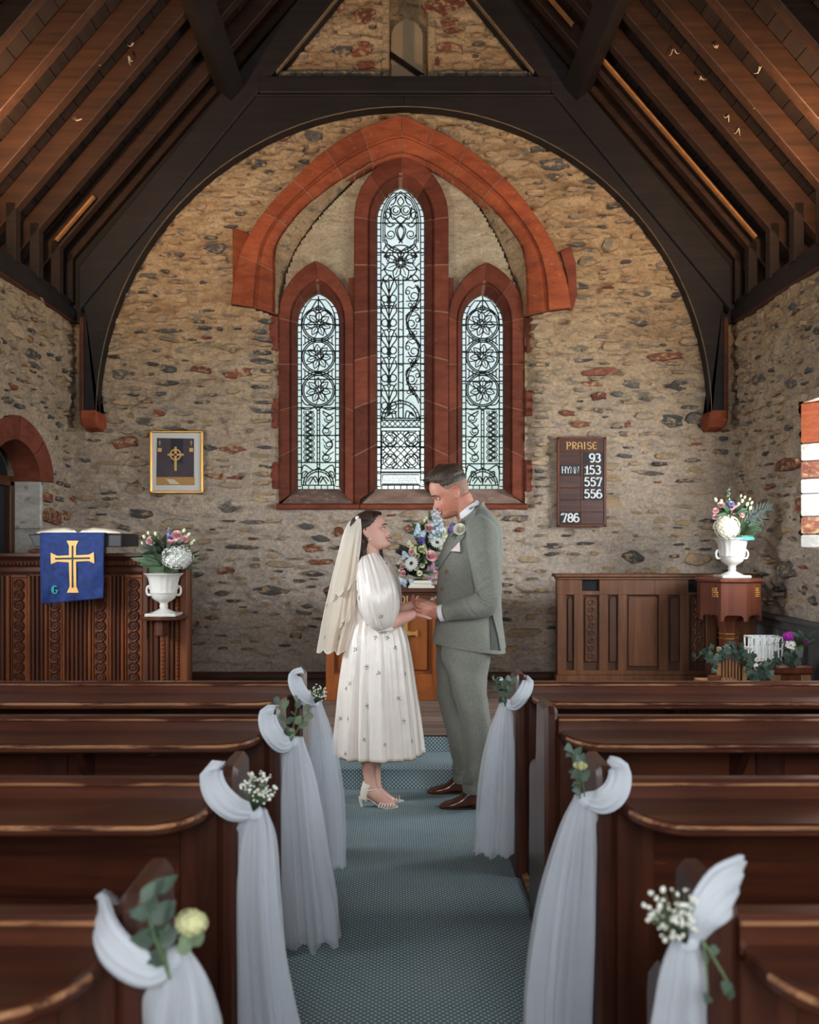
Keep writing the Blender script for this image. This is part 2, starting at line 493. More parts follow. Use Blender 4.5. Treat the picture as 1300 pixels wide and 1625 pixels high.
def glass_mat():
    m = bpy.data.materials.new('stained_glass'); m.use_nodes = True
    nt = m.node_tree; nt.nodes.clear()
    o = N(nt, 'ShaderNodeOutputMaterial'); t = N(nt, 'ShaderNodeBsdfTransparent'); g = N(nt, 'ShaderNodeBsdfGlossy')
    g.inputs['Roughness'].default_value = .15
    d = N(nt, 'ShaderNodeBsdfTranslucent'); d.inputs['Color'].default_value = (.86, .95, .93, 1)
    n = N(nt, 'ShaderNodeTexVoronoi'); n.inputs['Scale'].default_value = 16; L(nt, coords(nt), n.inputs['Vector'])
    h = ramp(nt, n.outputs['Color'], [(0, (.88, .96, .94)), (.5, (.98, 1, .99)), (1, (.88, .94, .98))])
    L(nt, h, t.inputs['Color'])
    mx = N(nt, 'ShaderNodeMixShader'); mx.inputs[0].default_value = .12; L(nt, t.outputs[0], mx.inputs[1]); L(nt, d.outputs[0], mx.inputs[2])
    mx2 = N(nt, 'ShaderNodeMixShader'); mx2.inputs[0].default_value = .04; L(nt, mx.outputs[0], mx2.inputs[1]); L(nt, g.outputs[0], mx2.inputs[2])
    L(nt, mx2.outputs[0], o.inputs[0])
    return m
M['glass'] = glass_mat()

def sheer(name, col, alpha, trans=.35, fold_noise=0):
    m = bpy.data.materials.new(name); m.use_nodes = True
    nt = m.node_tree; nt.nodes.clear()
    o = N(nt, 'ShaderNodeOutputMaterial'); t = N(nt, 'ShaderNodeBsdfTransparent')
    d = N(nt, 'ShaderNodeBsdfDiffuse'); d.inputs[0].default_value = col
    r = N(nt, 'ShaderNodeBsdfTranslucent'); r.inputs[0].default_value = col
    m1 = N(nt, 'ShaderNodeMixShader'); m1.inputs[0].default_value = trans
    L(nt, d.outputs[0], m1.inputs[1]); L(nt, r.outputs[0], m1.inputs[2])
    m2 = N(nt, 'ShaderNodeMixShader'); m2.inputs[0].default_value = alpha
    L(nt, t.outputs[0], m2.inputs[1]); L(nt, m1.outputs[0], m2.inputs[2])
    L(nt, m2.outputs[0], o.inputs[0])
    return m
M['tulle'] = sheer('white_tulle', rgb(228, 231, 238), .36)
M['tulle_dense'] = sheer('gathered_tulle', rgb(228, 231, 238), .80)
M['veil'] = sheer('ivory_organza', rgb(238, 226, 210), .78, .4)
M['clear_glass'] = sheer('clear_glass', rgb(190, 200, 196), .35)

def carpet_mat():
    m, nt, b = nodes_of('blue_carpet')
    g = N(nt, 'ShaderNodeNewGeometry'); s = N(nt, 'ShaderNodeSeparateXYZ'); L(nt, g.outputs['Position'], s.inputs[0])
    ad = N(nt, 'ShaderNodeMath', operation='ADD'); L(nt, s.outputs['Y'], ad.inputs[0]); L(nt, s.outputs['Z'], ad.inputs[1])
    c = N(nt, 'ShaderNodeCombineXYZ'); L(nt, s.outputs['X'], c.inputs[0]); L(nt, ad.outputs[0], c.inputs[1])
    mp = N(nt, 'ShaderNodeMapping'); mp.inputs['Rotation'].default_value = (0, 0, PI / 4); L(nt, c.outputs[0], mp.inputs[0])
    vo = N(nt, 'ShaderNodeTexVoronoi', voronoi_dimensions='2D'); vo.inputs['Scale'].default_value = 1 / 0.0165; vo.inputs['Randomness'].default_value = 0.0
    L(nt, mp.outputs[0], vo.inputs['Vector'])
    dots = ramp(nt, vo.outputs['Distance'], [(.22, (1, 1, 1)), (.38, (0, 0, 0))])
    n = noise_tex(nt, coords(nt, world_space=True), 140, 3, .6)
    base = ramp(nt, n, [(.3, rgb(68, 88, 98)), (.7, rgb(100, 118, 125))])
    n2 = noise_tex(nt, coords(nt, world_space=True), 2.5, 3, .6)
    base = mix(nt, ramp(nt, n2, [(.4, (0, 0, 0)), (.7, (.35, .35, .35))]), base, rgb(124, 131, 130))
    col = mix(nt, dots, base, rgb(172, 183, 181))
    L(nt, col, b.inputs['Base Color']); b.inputs['Roughness'].default_value = .95; b.inputs['Specular IOR Level'].default_value = .1
    bump(nt, b, n, .4, .004)
    return m
M['carpet'] = carpet_mat()
# ------------------------------------------------------------------ setting: rubble walls
XL, XR, YB, YW = -2.88, 2.98, 8.30, -2.6            # left / right / back / west wall faces
CX = 0.06                                            # roof centre line
ZC = 0.257                                           # chancel floor

def structure(o): o['kind'] = 'structure'; return o

def in_poly(px, py, poly):
    inside = np.zeros(px.shape, bool)
    n = len(poly)
    for i in range(n):
        x1, y1 = poly[i]; x2, y2 = poly[(i + 1) % n]
        if y1 == y2: continue
        c = ((y1 > py) != (y2 > py)) & (px < (x2 - x1) * (py - y1) / (y2 - y1) + x1)
        inside ^= c
    return inside

PITS = np.random.RandomState(3)
def relief(u, v, seed, pits):
    p = np.stack([u, v, np.full_like(u, seed)], -1)
    d = (vnoise(p * (2.6, 5.5, 1)) - .5) * .045 + (vnoise(p * (7, 19, 1) + 9) - .5) * .034 + (vnoise(p * (23, 41, 1) + 31) - .5) * .018
    r1 = np.abs(vnoise(p * (5, 17, 1) + 51) - .5); d -= .020 * np.clip(1 - r1 / .030, 0, 1) * np.clip((vnoise(p * (1.7, 2.3, 1) + 77) - .35) * 4, 0, 1)
    s1 = vnoise(p * (4.2, 15, 1) + 91); d += .016 * np.clip((s1 - .56) / .06, 0, 1)
    for (a, b, ra, rb, dep) in pits:
        i0 = np.searchsorted(u[:, 0], a - 1.6 * ra); i1 = np.searchsorted(u[:, 0], a + 1.6 * ra); j0 = np.searchsorted(v[0], b - 1.6 * rb); j1 = np.searchsorted(v[0], b + 1.6 * rb)
        q = ((u[i0:i1, j0:j1] - a) / ra) ** 2 + ((v[i0:i1, j0:j1] - b) / rb) ** 2
        d[i0:i1, j0:j1] -= dep * np.exp(-q * q)
    return d

def rubble_grid(u0, u1, v0, v1, step, keep, place, seed, npits):
    nu = int((u1 - u0) / step) + 1; nv = int((v1 - v0) / step) + 1
    U, V = np.meshgrid(np.linspace(u0, u1, nu), np.linspace(v0, v1, nv), indexing='ij')
    pits = [(PITS.uniform(u0, u1), PITS.uniform(v0, v1), PITS.uniform(.02, .055), PITS.uniform(.010, .022), PITS.uniform(.03, .07)) for _ in range(npits)]
    D = relief(U, V, seed, pits)
    P = place(U, V, D)
    K = keep(U, V)
    idx = np.arange(nu * nv).reshape(nu, nv)
    q = K[:-1, :-1] & K[1:, :-1] & K[1:, 1:] & K[:-1, 1:]
    Fq = np.stack([idx[:-1, :-1], idx[1:, :-1], idx[1:, 1:], idx[:-1, 1:]], -1)[q]
    used = np.unique(Fq)
    remap = np.full(nu * nv, -1); remap[used] = np.arange(len(used))
    return P.reshape(-1, 3)[used], remap[Fq]

# curves of the great window arch, read at the wall face
HOOD_OUT = [(368, 486), (378, 420), (398, 374), (428, 330), (466, 290), (506, 252), (548, 222), (592, 201), (638, 188),
            (672, 203), (718, 224), (765, 257), (812, 299), (852, 350), (880, 398), (898, 450), (905, 492)]
HOOD_IN = [(437, 497), (437, 440), (440, 391), (468, 347), (500, 316), (536, 290), (572, 268), (608, 250), (638, 243),
           (664, 250), (700, 268), (740, 296), (775, 326), (806, 360), (828, 395), (835, 440), (835, 500)]
HO = catmull(HOOD_OUT, 97); HI = catmull(HOOD_IN, 97)
WIN_HOLE = [(441, 806), (441, 500)] + [tuple(p) for p in (HO * .45 + HI * .55)] + [(834, 500), (834, 806)]
NICHE = [(609, 121), (609, -75), (689, -75), (689, 121)]
def roof_z(x): return 3.95 + 1.16 * (2.90 - abs(x - .05))

def keep_back(U, V):
    px = VX + U * F / YB; py = VY - (V - CH) * F / YB
    k = ~in_poly(px, py, WIN_HOLE) & ~in_poly(px, py, NICHE)
    return k & (V < 3.95 + 1.16 * (3.05 - np.abs(U - .05)))
def place_back(U, V, D):
    px = VX + U * F / YB; py = VY - (V - CH) * F / YB
    e = np.where((py > 486) & (py < 806), np.minimum(np.abs(px - 437), np.abs(px - 838)), 1e3)
    rnd = np.clip(1 - e / 26.0, 0, 1) ** 2 * .10
    return np.stack([U, YB - D + rnd, V], -1)
Vb, Fb = rubble_grid(-3.1, 3.2, ZC - .05, 6.9, .0120, keep_back, place_back, 1.7, 420)
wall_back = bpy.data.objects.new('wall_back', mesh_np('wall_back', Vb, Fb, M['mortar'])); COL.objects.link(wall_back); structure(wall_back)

DOOR_Y, DOOR_HW, DOOR_SP, DOOR_AP = 7.03, .45, 1.95, 2.24
def arch_pts(c, hw, sp, ap, n=14):
    """left foot - apex - right foot of a pointed arch"""
    h = ap - sp
    if h < hw * 1.11:                                # a low arch keeps a pointed crown: flatten a taller one
        hh = hw * 1.12
        return [(u, sp + (v - sp) * h / hh) for u, v in arch_pts(c, hw, sp, sp + hh, n)]
    k = (h * h - hw * hw) / (2 * hw); r = hw + k
    a1 = math.atan2(h, k)
    right = [(c - k + r * math.cos(a1 * i / n), sp + r * math.sin(a1 * i / n)) for i in range(n + 1)]
    return [(2 * c - p[0], p[1]) for p in right] + right[::-1][1:]
DOOR_IN = arch_pts(DOOR_Y, DOOR_HW, DOOR_SP, DOOR_AP)
DOOR_OUT = arch_pts(DOOR_Y, .69, DOOR_SP, 2.42)
DOOR_MID = [((a[0] + b[0]) / 2, (a[1] + b[1]) / 2) for a, b in zip(DOOR_IN, DOOR_OUT)]
DOOR_HOLE = [(DOOR_Y - DOOR_HW - .01, 0)] + DOOR_MID + [(DOOR_Y + DOOR_HW + .01, 0)]
def keep_left(U, V): return ~in_poly(U, V, [(DOOR_Y - DOOR_HW - .01, 0), (DOOR_Y - DOOR_HW - .01, DOOR_SP)] + DOOR_MID + [(DOOR_Y + DOOR_HW + .01, DOOR_SP), (DOOR_Y + DOOR_HW + .01, 0)])
Vl, Fl = rubble_grid(5.75, 8.34, 0, 3.46, .0175, keep_left, lambda U, V, D: np.stack([XL + D, U, V], -1), 5.3, 110)
Vr, Fr = rubble_grid(5.75, 8.34, 0, 3.46, .0175, lambda U, V: ~((U < 6.86) & (V > 1.42) & (V < 2.49)), lambda U, V, D: np.stack([XR - D, U, V], -1), 9.1, 110)

def side_wall(name, V, Fq, x0, x1, wins):
    """rubble skin near the chancel + plain masonry boxes with window openings nearer the camera"""
    mb = MB()
    ys = [YW]
    for a, b, lo, hi in wins:
        mb.box(x0, x1, ys[-1], a, 0, 3.46); ys.append(b)
        mb.box(x0, x1, a, b, 0, lo); mb.box(x0, x1, a, b, hi, 3.46)
    mb.box(x0, x1, ys[-1], 5.76, 0, 3.46) if ys[-1] < 5.75 else None
    n = len(mb.v)
    mb.v.extend(map(tuple, V.tolist())); mb.f.extend(map(tuple, (Fq + n).tolist())); mb.m.extend([0] * len(Fq))
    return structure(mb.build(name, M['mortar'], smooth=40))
wall_left = side_wall('wall_left', Vl, Fl, XL, XL - .42, [(1.5, 2.7, 1.4, 2.5), (4.2, 5.3, 1.4, 2.5)])
wall_right = side_wall('wall_right', Vr, Fr, XR, XR + .42, [(.2, 1.4, 1.4, 2.5), (2.7, 3.9, 1.4, 2.5), (5.4, 6.86, 1.42, 2.49)])
mbw = MB()
mbw.box(XR + .06, XR + .42, 5.75, 8.4, 0, 1.42); mbw.box(XR + .06, XR + .42, 5.75, 8.4, 2.49, 3.46); mbw.box(XR + .06, XR + .42, 6.9, 8.4, 1.4, 2.5)
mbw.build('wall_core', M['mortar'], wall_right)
mbl = MB()
mbl.box(XL - .26, XL - .42, 5.75, 8.4, 0, 3.46)
mbl.box(XL - .06, XL - .26, 5.75, DOOR_Y - DOOR_HW - .02, 0, 3.46); mbl.box(XL - .06, XL - .26, DOOR_Y + DOOR_HW + .02, 8.4, 0, 3.46); mbl.box(XL - .06, XL - .26, 6.5, 7.6, 2.45, 3.46)
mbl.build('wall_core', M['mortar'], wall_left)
mbb = MB()
mbb.box(-3.3, -1.20, YB + .12, YB + .45, 0, 7.3); mbb.box(1.27, 3.4, YB + .12, YB + .45, 0, 7.3)
mbb.box(-1.2, 1.27, YB + .12, YB + .45, 0, 1.70); mbb.box(-1.2, -.14, YB + .12, YB + .45, 5.45, 7.3); mbb.box(.32, 1.27, YB + .12, YB + .45, 5.45, 7.3)
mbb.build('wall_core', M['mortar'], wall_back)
mw = MB()
mw.box(-3.3, -1.2, YW, YW - .3, 0, 7.4); mw.box(1.3, 3.4, YW, YW - .3, 0, 7.4); mw.box(-1.2, 1.3, YW, YW - .3, 0, 1.3); mw.box(-1.2, 1.3, YW, YW - .3, 3.7, 7.4)
structure(mw.build('wall_west', M['mortar']))

# --- rubble stones: each one its own object, sharing a few meshes per kind
STONES = {}
def stone_mesh(kind, k):
    key = (kind, k)
    if key in STONES: return STONES[key]
    r = random.Random(k * 17 + len(kind))
    n = 11
    ang = sorted((i + r.uniform(-.34, .34)) * 2 * PI / n for i in range(n))
    V = []; out = []
    for a in ang:
        c, s_ = math.cos(a), math.sin(a)
        p = (2.2, 3.6, 5.5)[k % 3]
        q = (abs(c) ** p + abs(s_) ** p) ** (-1 / p) * r.choice((r.uniform(.62, .85), r.uniform(.86, 1.05), r.uniform(.9, 1.06)))
        out.append((.5 * c * q, .5 * s_ * q))
    V += [(x, .6, z) for x, z in out]
    V += [(x * .98, -.45 + r.uniform(-.12, .12), z * .98) for x, z in out]
    V += [(x * .90, -.90 + r.uniform(-.2, .14), z * .86) for x, z in out]
    V.append((r.uniform(-.1, .1), -.97, r.uniform(-.1, .1)))
    f = []
    for a in (0, n):
        for i in range(n):
            j = (i + 1) % n
            f.append((a + i, a + j, a + n + j, a + n + i))
    f += [(2 * n + i, 2 * n + (i + 1) % n, 3 * n) for i in range(n)]
    me = bpy.data.meshes.new('stone'); me.from_pydata(V, [], f)
    me.materials.append(M[kind]); me.polygons.foreach_set('use_smooth', [True] * len(me.polygons)); me.set_sharp_from_angle(angle=math.radians(34))
    STONES[key] = me
    return me

def lay_stones(wall, area, blocked, place, rotz, fixed, n_obj, n_try, seed, big=1.0):
    r = random.Random(seed)
    got = list(fixed)
    u0, u1, v0, v1 = area
    cell = {}
    def hits(u, v, w, h):
        for (a, b, c, d, k) in got:
            if abs(u - a) < (w + c) * .5 + .006 and abs(v - b) < (h + d) * .5 + .006: return True
        return False
    for _ in range(n_try):
        u, v = r.uniform(u0, u1), r.uniform(v0, v1)
        w = min(.42, math.exp(r.gauss(-2.0, .5))) * big; h = min(.12, w * r.choice((r.uniform(.12, .24), r.uniform(.2, .5))) + .008)
        if blocked(u, v, w, h) or hits(u, v, w, h): continue
        k = r.choices(['slate', 'grey_stone', 'buff_stone', 'red_stone'], [.30, .33, .31, .06])[0]
        got.append((u, v, w, h, k))
    got.sort(key=lambda g: -g[2] * g[3])
    rest = MB()
    mats = ['slate', 'grey_stone', 'buff_stone', 'red_stone', 'sandstone']
    for i, (u, v, w, h, k) in enumerate(got):
        me = stone_mesh(k, r.randrange(7)); d = r.uniform(.018, .042)
        tilt = r.gauss(0, .06)
        if i < n_obj:
            inst('stone', me, wall, place(u, v), (0, tilt, rotz), (w, d, h))
        else:
            o = Vector(place(u, v)); R3 = Matrix.Rotation(rotz, 3, 'Z') @ Matrix.Rotation(tilt, 3, 'Y')
            rest.add([tuple(o + R3 @ Vector((p.co.x * w, p.co.y * d, p.co.z * h))) for p in me.vertices], [tuple(q.vertices) for q in me.polygons], mats.index(k))
    if rest.v: rest.build('small_rubble', [M[m] for m in mats], wall, 50, kind='stuff')

def bpx(x0, x1, y0, y1, k):
    """a stone of the back wall given by its outline in the photograph"""
    return (WX((x0 + x1) / 2, 8.28), WZ((y0 + y1) / 2, 8.28), (x1 - x0) * 8.28 / F, (y1 - y0) * 8.28 / F, k)
fix_back = [bpx(*a) for a in [
    (252, 294, 531, 543, 'grey_stone'), (300, 338, 580, 592, 'red_stone'), (350, 404, 579, 602, 'red_stone'), (173, 223, 691, 713, 'red_stone'),
    (323, 391, 751, 762, 'red_stone'), (242, 265, 649, 661, 'red_stone'), (347, 394, 705, 721, 'red_stone'), (291, 326, 781, 790, 'red_stone'),
    (1025, 1090, 559, 573, 'red_stone'), (922, 991, 582, 598, 'red_stone'), (922, 959, 605, 613, 'red_stone'), (991, 1004, 666, 681, 'red_stone'),
    (906, 940, 667, 679, 'red_stone'), (888, 915, 650, 661, 'red_stone'), (969, 991, 620, 630, 'slate'), (985, 1024, 871, 895, 'slate'),
    (1045, 1085, 655, 678, 'slate'), (1088, 1130, 654, 676, 'slate'), (252, 281, 578, 591, 'slate'), (244, 265, 619, 629, 'slate'),
    (200, 245, 806, 823, 'slate'), (181, 207, 830, 850, 'slate'), (242, 316, 822, 843, 'grey_stone'), (214, 245, 662, 676, 'slate'),
    (480, 516, 862, 878, 'red_stone'), (488, 532, 887, 896, 'red_stone'), (528, 547, 835, 852, 'red_stone'), (642, 657, 832, 847, 'red_stone'),
    (818, 834, 836, 845, 'red_stone'), (492, 524, 848, 860, 'slate'), (478, 515, 905, 915, 'slate'), (560, 600, 13, 34, 'red_stone'), (557, 594, 63, 92, 'red_stone'),
    (565, 597, 95, 109, 'red_stone'), (668, 745, -10, 24, 'red_stone'), (692, 736, 66, 84, 'red_stone'), (690, 698, 88, 112, 'red_stone'), (520, 560, 70, 90, 'slate'),
    (488, 508, 48, 60, 'slate'), (697, 732, 29, 40, 'red_stone'), (530, 548, 0, 20, 'red_stone'), (845, 880, 505, 540, 'buff_stone'), (560, 590, 228, 236, 'grey_stone'),
    (480, 512, 205, 222, 'slate'), (440, 462, 204, 224, 'red_stone'), (395, 425, 250, 268, 'slate'), (780, 822, 185, 205, 'slate'), (850, 905, 250, 270, 'slate'),
    (1040, 1075, 410, 428, 'grey_stone'), (955, 985, 375, 400, 'grey_stone'), (1130, 1156, 745, 758, 'slate'), (1130, 1158, 712, 722, 'slate'), (1140, 1158, 690, 700, 'slate')]]
# thin slates bedded along both sides of the window opening, and the red quoins between them
rq = random.Random(5)
for side in (0, 1):
    y = 505
    while y < 795:
        h = rq.uniform(5, 10)
        x0 = rq.uniform(395, 412); x1 = rq.uniform(424, 436)
        if side: x0, x1 = 1275 - x1, 1275 - x0
        fix_back.append(bpx(x0, x1, y, y + h, rq.choice(['slate', 'slate', 'grey_stone', 'buff_stone'])))
        y += h + rq.uniform(3, 9)
W_IN_PX = [tuple(p) for p in HO]
HOOD_POLY = [(360, 498)] + W_IN_PX + [(915, 500)]
def block_back(u, v, w, h):
    for du in (-.5, 0, .5):
        px = VX + (u + du * w) * F / YB; py = VY - (v - CH) * F / YB
        p1, p2 = np.array([px]), np.array([py])
        if in_poly(p1, p2, HOOD_POLY)[0]: return True
        if 390 < px < 886 and 486 < py < 812: return True
        if 604 < px < 694 and py < 124: return True
        if math.hypot(px - 641, py - 657) > 496 and 125 < py < 650: return True
        if py < 128 and abs(px - 648) > 218 - (122 - py) * .82: return True
        if not 118 < px < 1166: return True
    return v < .5
lay_stones(wall_back, (-3.0, 3.1, .5, 6.2), block_back, lambda u, v: (u, YB + .004, v), 0, fix_back, 295, 5200, 21)
def wpx_l(x0, x1, y0, y1, k):
    d0, d1 = -XL * F / (VX - x0), -XL * F / (VX - x1); dm = (d0 + d1) / 2
    return (dm, WZ((y0 + y1) / 2, dm), d1 - d0, (y1 - y0) * dm / F, k)
def wpx_r(x0, x1, y0, y1, k):
    d0, d1 = XR * F / (x1 - VX), XR * F / (x0 - VX); dm = (d0 + d1) / 2
    return (dm, WZ((y0 + y1) / 2, dm), d1 - d0, (y1 - y0) * dm / F, k)
fix_left = [wpx_l(*a) for a in [(63, 95, 806, 834, 'red_stone'), (96, 111, 810, 826, 'red_stone'), (66, 80, 781, 799, 'red_stone'), (83, 87, 690, 701, 'red_stone'), (111, 119, 785, 803, 'red_stone'),
                                (85, 96, 762, 772, 'slate'), (48, 92, 868, 878, 'red_stone')]]
fix_right = [wpx_r(*a) for a in [(1232, 1272, 726, 749, 'red_stone'), (1214, 1231, 767, 777, 'red_stone'), (1262, 1274, 790, 818, 'red_stone'), (1233, 1268, 883, 922, 'slate'), (1247, 1270, 596, 618, 'slate'), (1192, 1197, 735, 748, 'red_stone'),
                                 (1195, 1215, 590, 612, 'slate'), (1230, 1246, 928, 940, 'slate')]]
def block_left(u, v, w, h):
    return u + w / 2 > 8.26 or (abs(u - DOOR_Y) < .72 and v < 2.46) or v > 3.34 or v < .6
def block_right(u, v, w, h):
    return u + w / 2 > 8.26 or (u - w / 2 < 6.92 and 1.36 < v < 2.56) or v > 3.34 or v < .95
lay_stones(wall_left, (6.35, 8.25, .6, 3.36), block_left, lambda u, v: (XL - .004, u, v), PI / 2, fix_left, 120, 900, 33)
lay_stones(wall_right, (6.35, 8.25, .95, 3.36), block_right, lambda u, v: (XR + .004, u, v), -PI / 2, fix_right, 140, 900, 44)

# --- masonry built of cut blocks that follow two curves
def blocks(parent, name, mat, outer, inner, cuts, prof, d_of, gap=.0012, back=.10, joint=True):
    """outer / inner: (n,2) px curves of equal length; prof: [(s, depth)] from outer (s=0) to inner (s=1);
       d_of(s): depth used to read the px curves; one object for each block between consecutive cuts (0..1)"""
    outer = np.asarray(outer); inner = np.asarray(inner); n = len(outer)
    def ring(t, sh=0.0, dd=0.0):
        k = t * (n - 1); i = min(int(k), n - 2); f = k - i
        o = outer[i] * (1 - f) + outer[i + 1] * f; q = inner[i] * (1 - f) + inner[i + 1] * f
        pts = []
        for s, dep in prof:
            p = o * (1 - s) + q * s
            w = W(p[0], p[1], d_of(s)); pts.append((w.x, dep + dd, w.z))
        first, last = pts[0], pts[-1]
        b = max(p[1] for p in pts) + back
        return pts + [(last[0], b, last[2]), (first[0], b, first[2])]
    for a, b in zip(cuts[:-1], cuts[1:]):
        m = max(2, int((b - a) * (n - 1) / 2) + 1)
        ts = np.linspace(a + gap, b - gap, m)
        jd = RND.uniform(-.003, .003)
        mb = MB().rings([ring(t, 0, jd) for t in ts])
        mb.build(name, mat, parent, 40)
    if joint:
        ts = np.linspace(cuts[0] + gap, cuts[-1] - gap, max(8, int((cuts[-1] - cuts[0]) * (n - 1) / 1.5)))
        MB().rings([ring(t, 0, .007) for t in ts]).build('joint_mortar', M['joint'], parent, 40)

# hood arch of the great window (a setting piece of its own)
window_1 = bpy.data.objects.new('window_1', None); COL.objects.link(window_1); structure(window_1)
window_1['label'] = 'triple lancet window of leaded glass in red sandstone'
blocks(window_1, 'hood_voussoir', M['sandstone'], HO, HI, [0, .075, .17, .25, .33, .41, .5, .58, .655, .73, .81, .9, 1.0],
       [(0, 8.31), (0, 8.222), (.02, 8.215), (.50, 8.215), (.53, 8.255), (.57, 8.262), (.61, 8.25), (.68, 8.258), (1, 8.36)], lambda s: 8.28)
# red stones beside the two springers
MB().prism([(WX(x, 8.28), WZ(y, 8.28)) for x, y in ((370, 362), (397, 372), (380, 415), (370, 470))], 'y', 8.36, 8.255, .006).build('springer_stone', M['sandstone'], window_1)
MB().prism([(WX(x, 8.28), WZ(y, 8.28)) for x, y in ((905, 392), (913, 420), (915, 470), (908, 494), (903, 494), (899, 440), (888, 400))], 'y', 8.36, 8.245, .006).build('springer_stone', M['sandstone_dark'], window_1)
# plaster splay between hood and tympanum, then the tympanum itself
SPL = catmull([(446, 500), (449, 455), (456, 425), (472, 390), (504, 345), (530, 317), (553, 294), (585, 265), (638, 247), (690, 262), (719, 280), (745, 307), (766, 335), (797, 391), (810, 425), (820, 455), (826, 500)], 97)
mb = MB()
rows = []
for k in range(9):
    s = k / 8.0; d = 8.31 + .17 * s
    rows.append([tuple(W(*(HI[i] * (1 - s) + SPL[i] * s), d) + Vector((0, (RND.random() - .5) * .02, 0))) for i in range(97)])
mb.rings(rows, close=False).build('arch_splay', M['mortar'], window_1, 60)
# --- the three lancets
def lancet(xl, xr, ys, ya, yb, oxl, oxr, oys, oya, oyb, m=31):
    """px curves (glass edge, frame outer edge) foot - apex - foot with matching steps"""
    def curve(l, r, s, a, b):
        c = (l + r) / 2; ar = arch_pts(c, (r - l) / 2, -s, -a, 14)
        left = [(l, b + (s - b) * i / m) for i in range(m)]
        right = [(r, s + (b - s) * (i + 1) / m) for i in range(m)]
        return np.array(left + [(p[0], -p[1]) for p in ar] + right)
    return curve(oxl, oxr, oys, oya, oyb), curve(xl, xr, ys, ya, yb)
LANCETS = [  # glass l r spring apex bottom | frame
    lancet(472, 539, 512, 464, 776, 441, 561, 505, 414, 800),
    lancet(598, 674, 350, 295, 776, 562, 712, 345, 244, 800),
    lancet(733, 799, 512, 466, 776, 712, 833, 505, 416, 800)]
def keep_tymp(px, py):
    k = in_poly(px, py, [(440, 520)] + [tuple(p) for p in SPL] + [(832, 520)])
    for oc, ic in LANCETS: k &= ~in_poly(px, py, [tuple(p) for p in np.asarray(oc) * .7 + np.asarray(ic) * .3])
    return k
Vt, Ft = rubble_grid(-1.12, 1.2, 3.3, 4.98, .02, lambda U, V: keep_tymp(VX + U * F / 8.46, VY - (V - CH) * F / 8.46),
                     lambda U, V, D: np.stack([U, 8.47 - D * .45, V], -1), 2.2, 14)
t_o = bpy.data.objects.new('tympanum', mesh_np('tympanum', Vt, Ft, M['plaster'])); COL.objects.link(t_o); t_o.parent = window_1

NPT = len(LANCETS[0][0]); J = 31 / (NPT - 1)
def cuts_for(njamb):
    a = [J * i / njamb for i in range(njamb)]
    return a + [J, J + (.5 - J) * .55, .5, .5 + (.5 - J) * .45, 1 - J] + [1 - x for x in a[::-1]]
for i, (oc, ic) in enumerate(LANCETS):
    blocks(window_1, 'frame_stone', M['sandstone_dark'] if i == 1 else M['sandstone_dark'], oc, ic, cuts_for((4, 6, 4)[i]),
           [(0, 8.46), (0, 8.395), (.05, 8.385), (.58, 8.385), (.62, 8.42), (.66, 8.42), (.70, 8.405), (1, 8.56)], lambda s: 8.40 + .16 * max(0, (s - .66) / .34), gap=.0009, back=.05)
# piers behind the joints of the three frames
for (a, b) in ((553, 572), (703, 720)):
    MB().box(WX(a, 8.4), WX(b, 8.4), 8.41, 8.62, WZ(806, 8.4), WZ(440, 8.4)).build('pier_core', M['sandstone_dark'], window_1)
# sills: one sloping slab below each light, hipped at the piers, and the moulded fascia
for (a, b, c, d) in ((472, 539, 446, 561), (598, 674, 574, 700), (733, 799, 711, 831)):
    top = [W(a, 776, 8.57), W(b, 776, 8.57)]; bot = [W(c, 800, 8.33), W(d, 800, 8.33)]
    v = [top[0], top[1], bot[1], bot[0]]; v2 = [p + Vector((0, .03, -.08)) for p in v]
    MB().add(v + v2, [(0, 3, 2, 1), (4, 5, 6, 7), (0, 1, 5, 4), (1, 2, 6, 5), (2, 3, 7, 6), (3, 0, 4, 7)]).build('sill_slab', M['sill_stone'], window_1, 30)
fz0, fz1 = WZ(809, 8.3), WZ(799, 8.3)
xs = [438, 571, 706, 838]
for a, b in zip(xs[:-1], xs[1:]):
    MB().prism([(8.245, fz0 + .012), (8.26, fz0), (8.62, fz0), (8.62, fz1), (8.30, fz1), (8.25, fz1 - .012)], 'x', WX(a, 8.27) + .003, WX(b, 8.27) - .003, .003).build('sill_fascia', M['sandstone_dark'], window_1)
# red quoins showing in the rubble jambs
for (a, b, c, d) in ((419, 441, 502, 556), (419, 441, 632, 680), (421, 441, 733, 776), (835, 846, 505, 560), (834, 845, 730, 780), (834, 846, 620, 660)):
    MB().box(WX(a, 8.36), WX(b, 8.36), 8.345, 8.5, WZ(d, 8.36), WZ(c, 8.36), .008).build('quoin_stone', M['sandstone_dark'], window_1)
for (a, b) in ((-1.21, WX(443, 8.43)), (WX(829, 8.43), 1.28)):
    MB().box(a, b, 8.43, 8.6, 1.78, 3.6).build('jamb_core', M['mortar'], window_1)
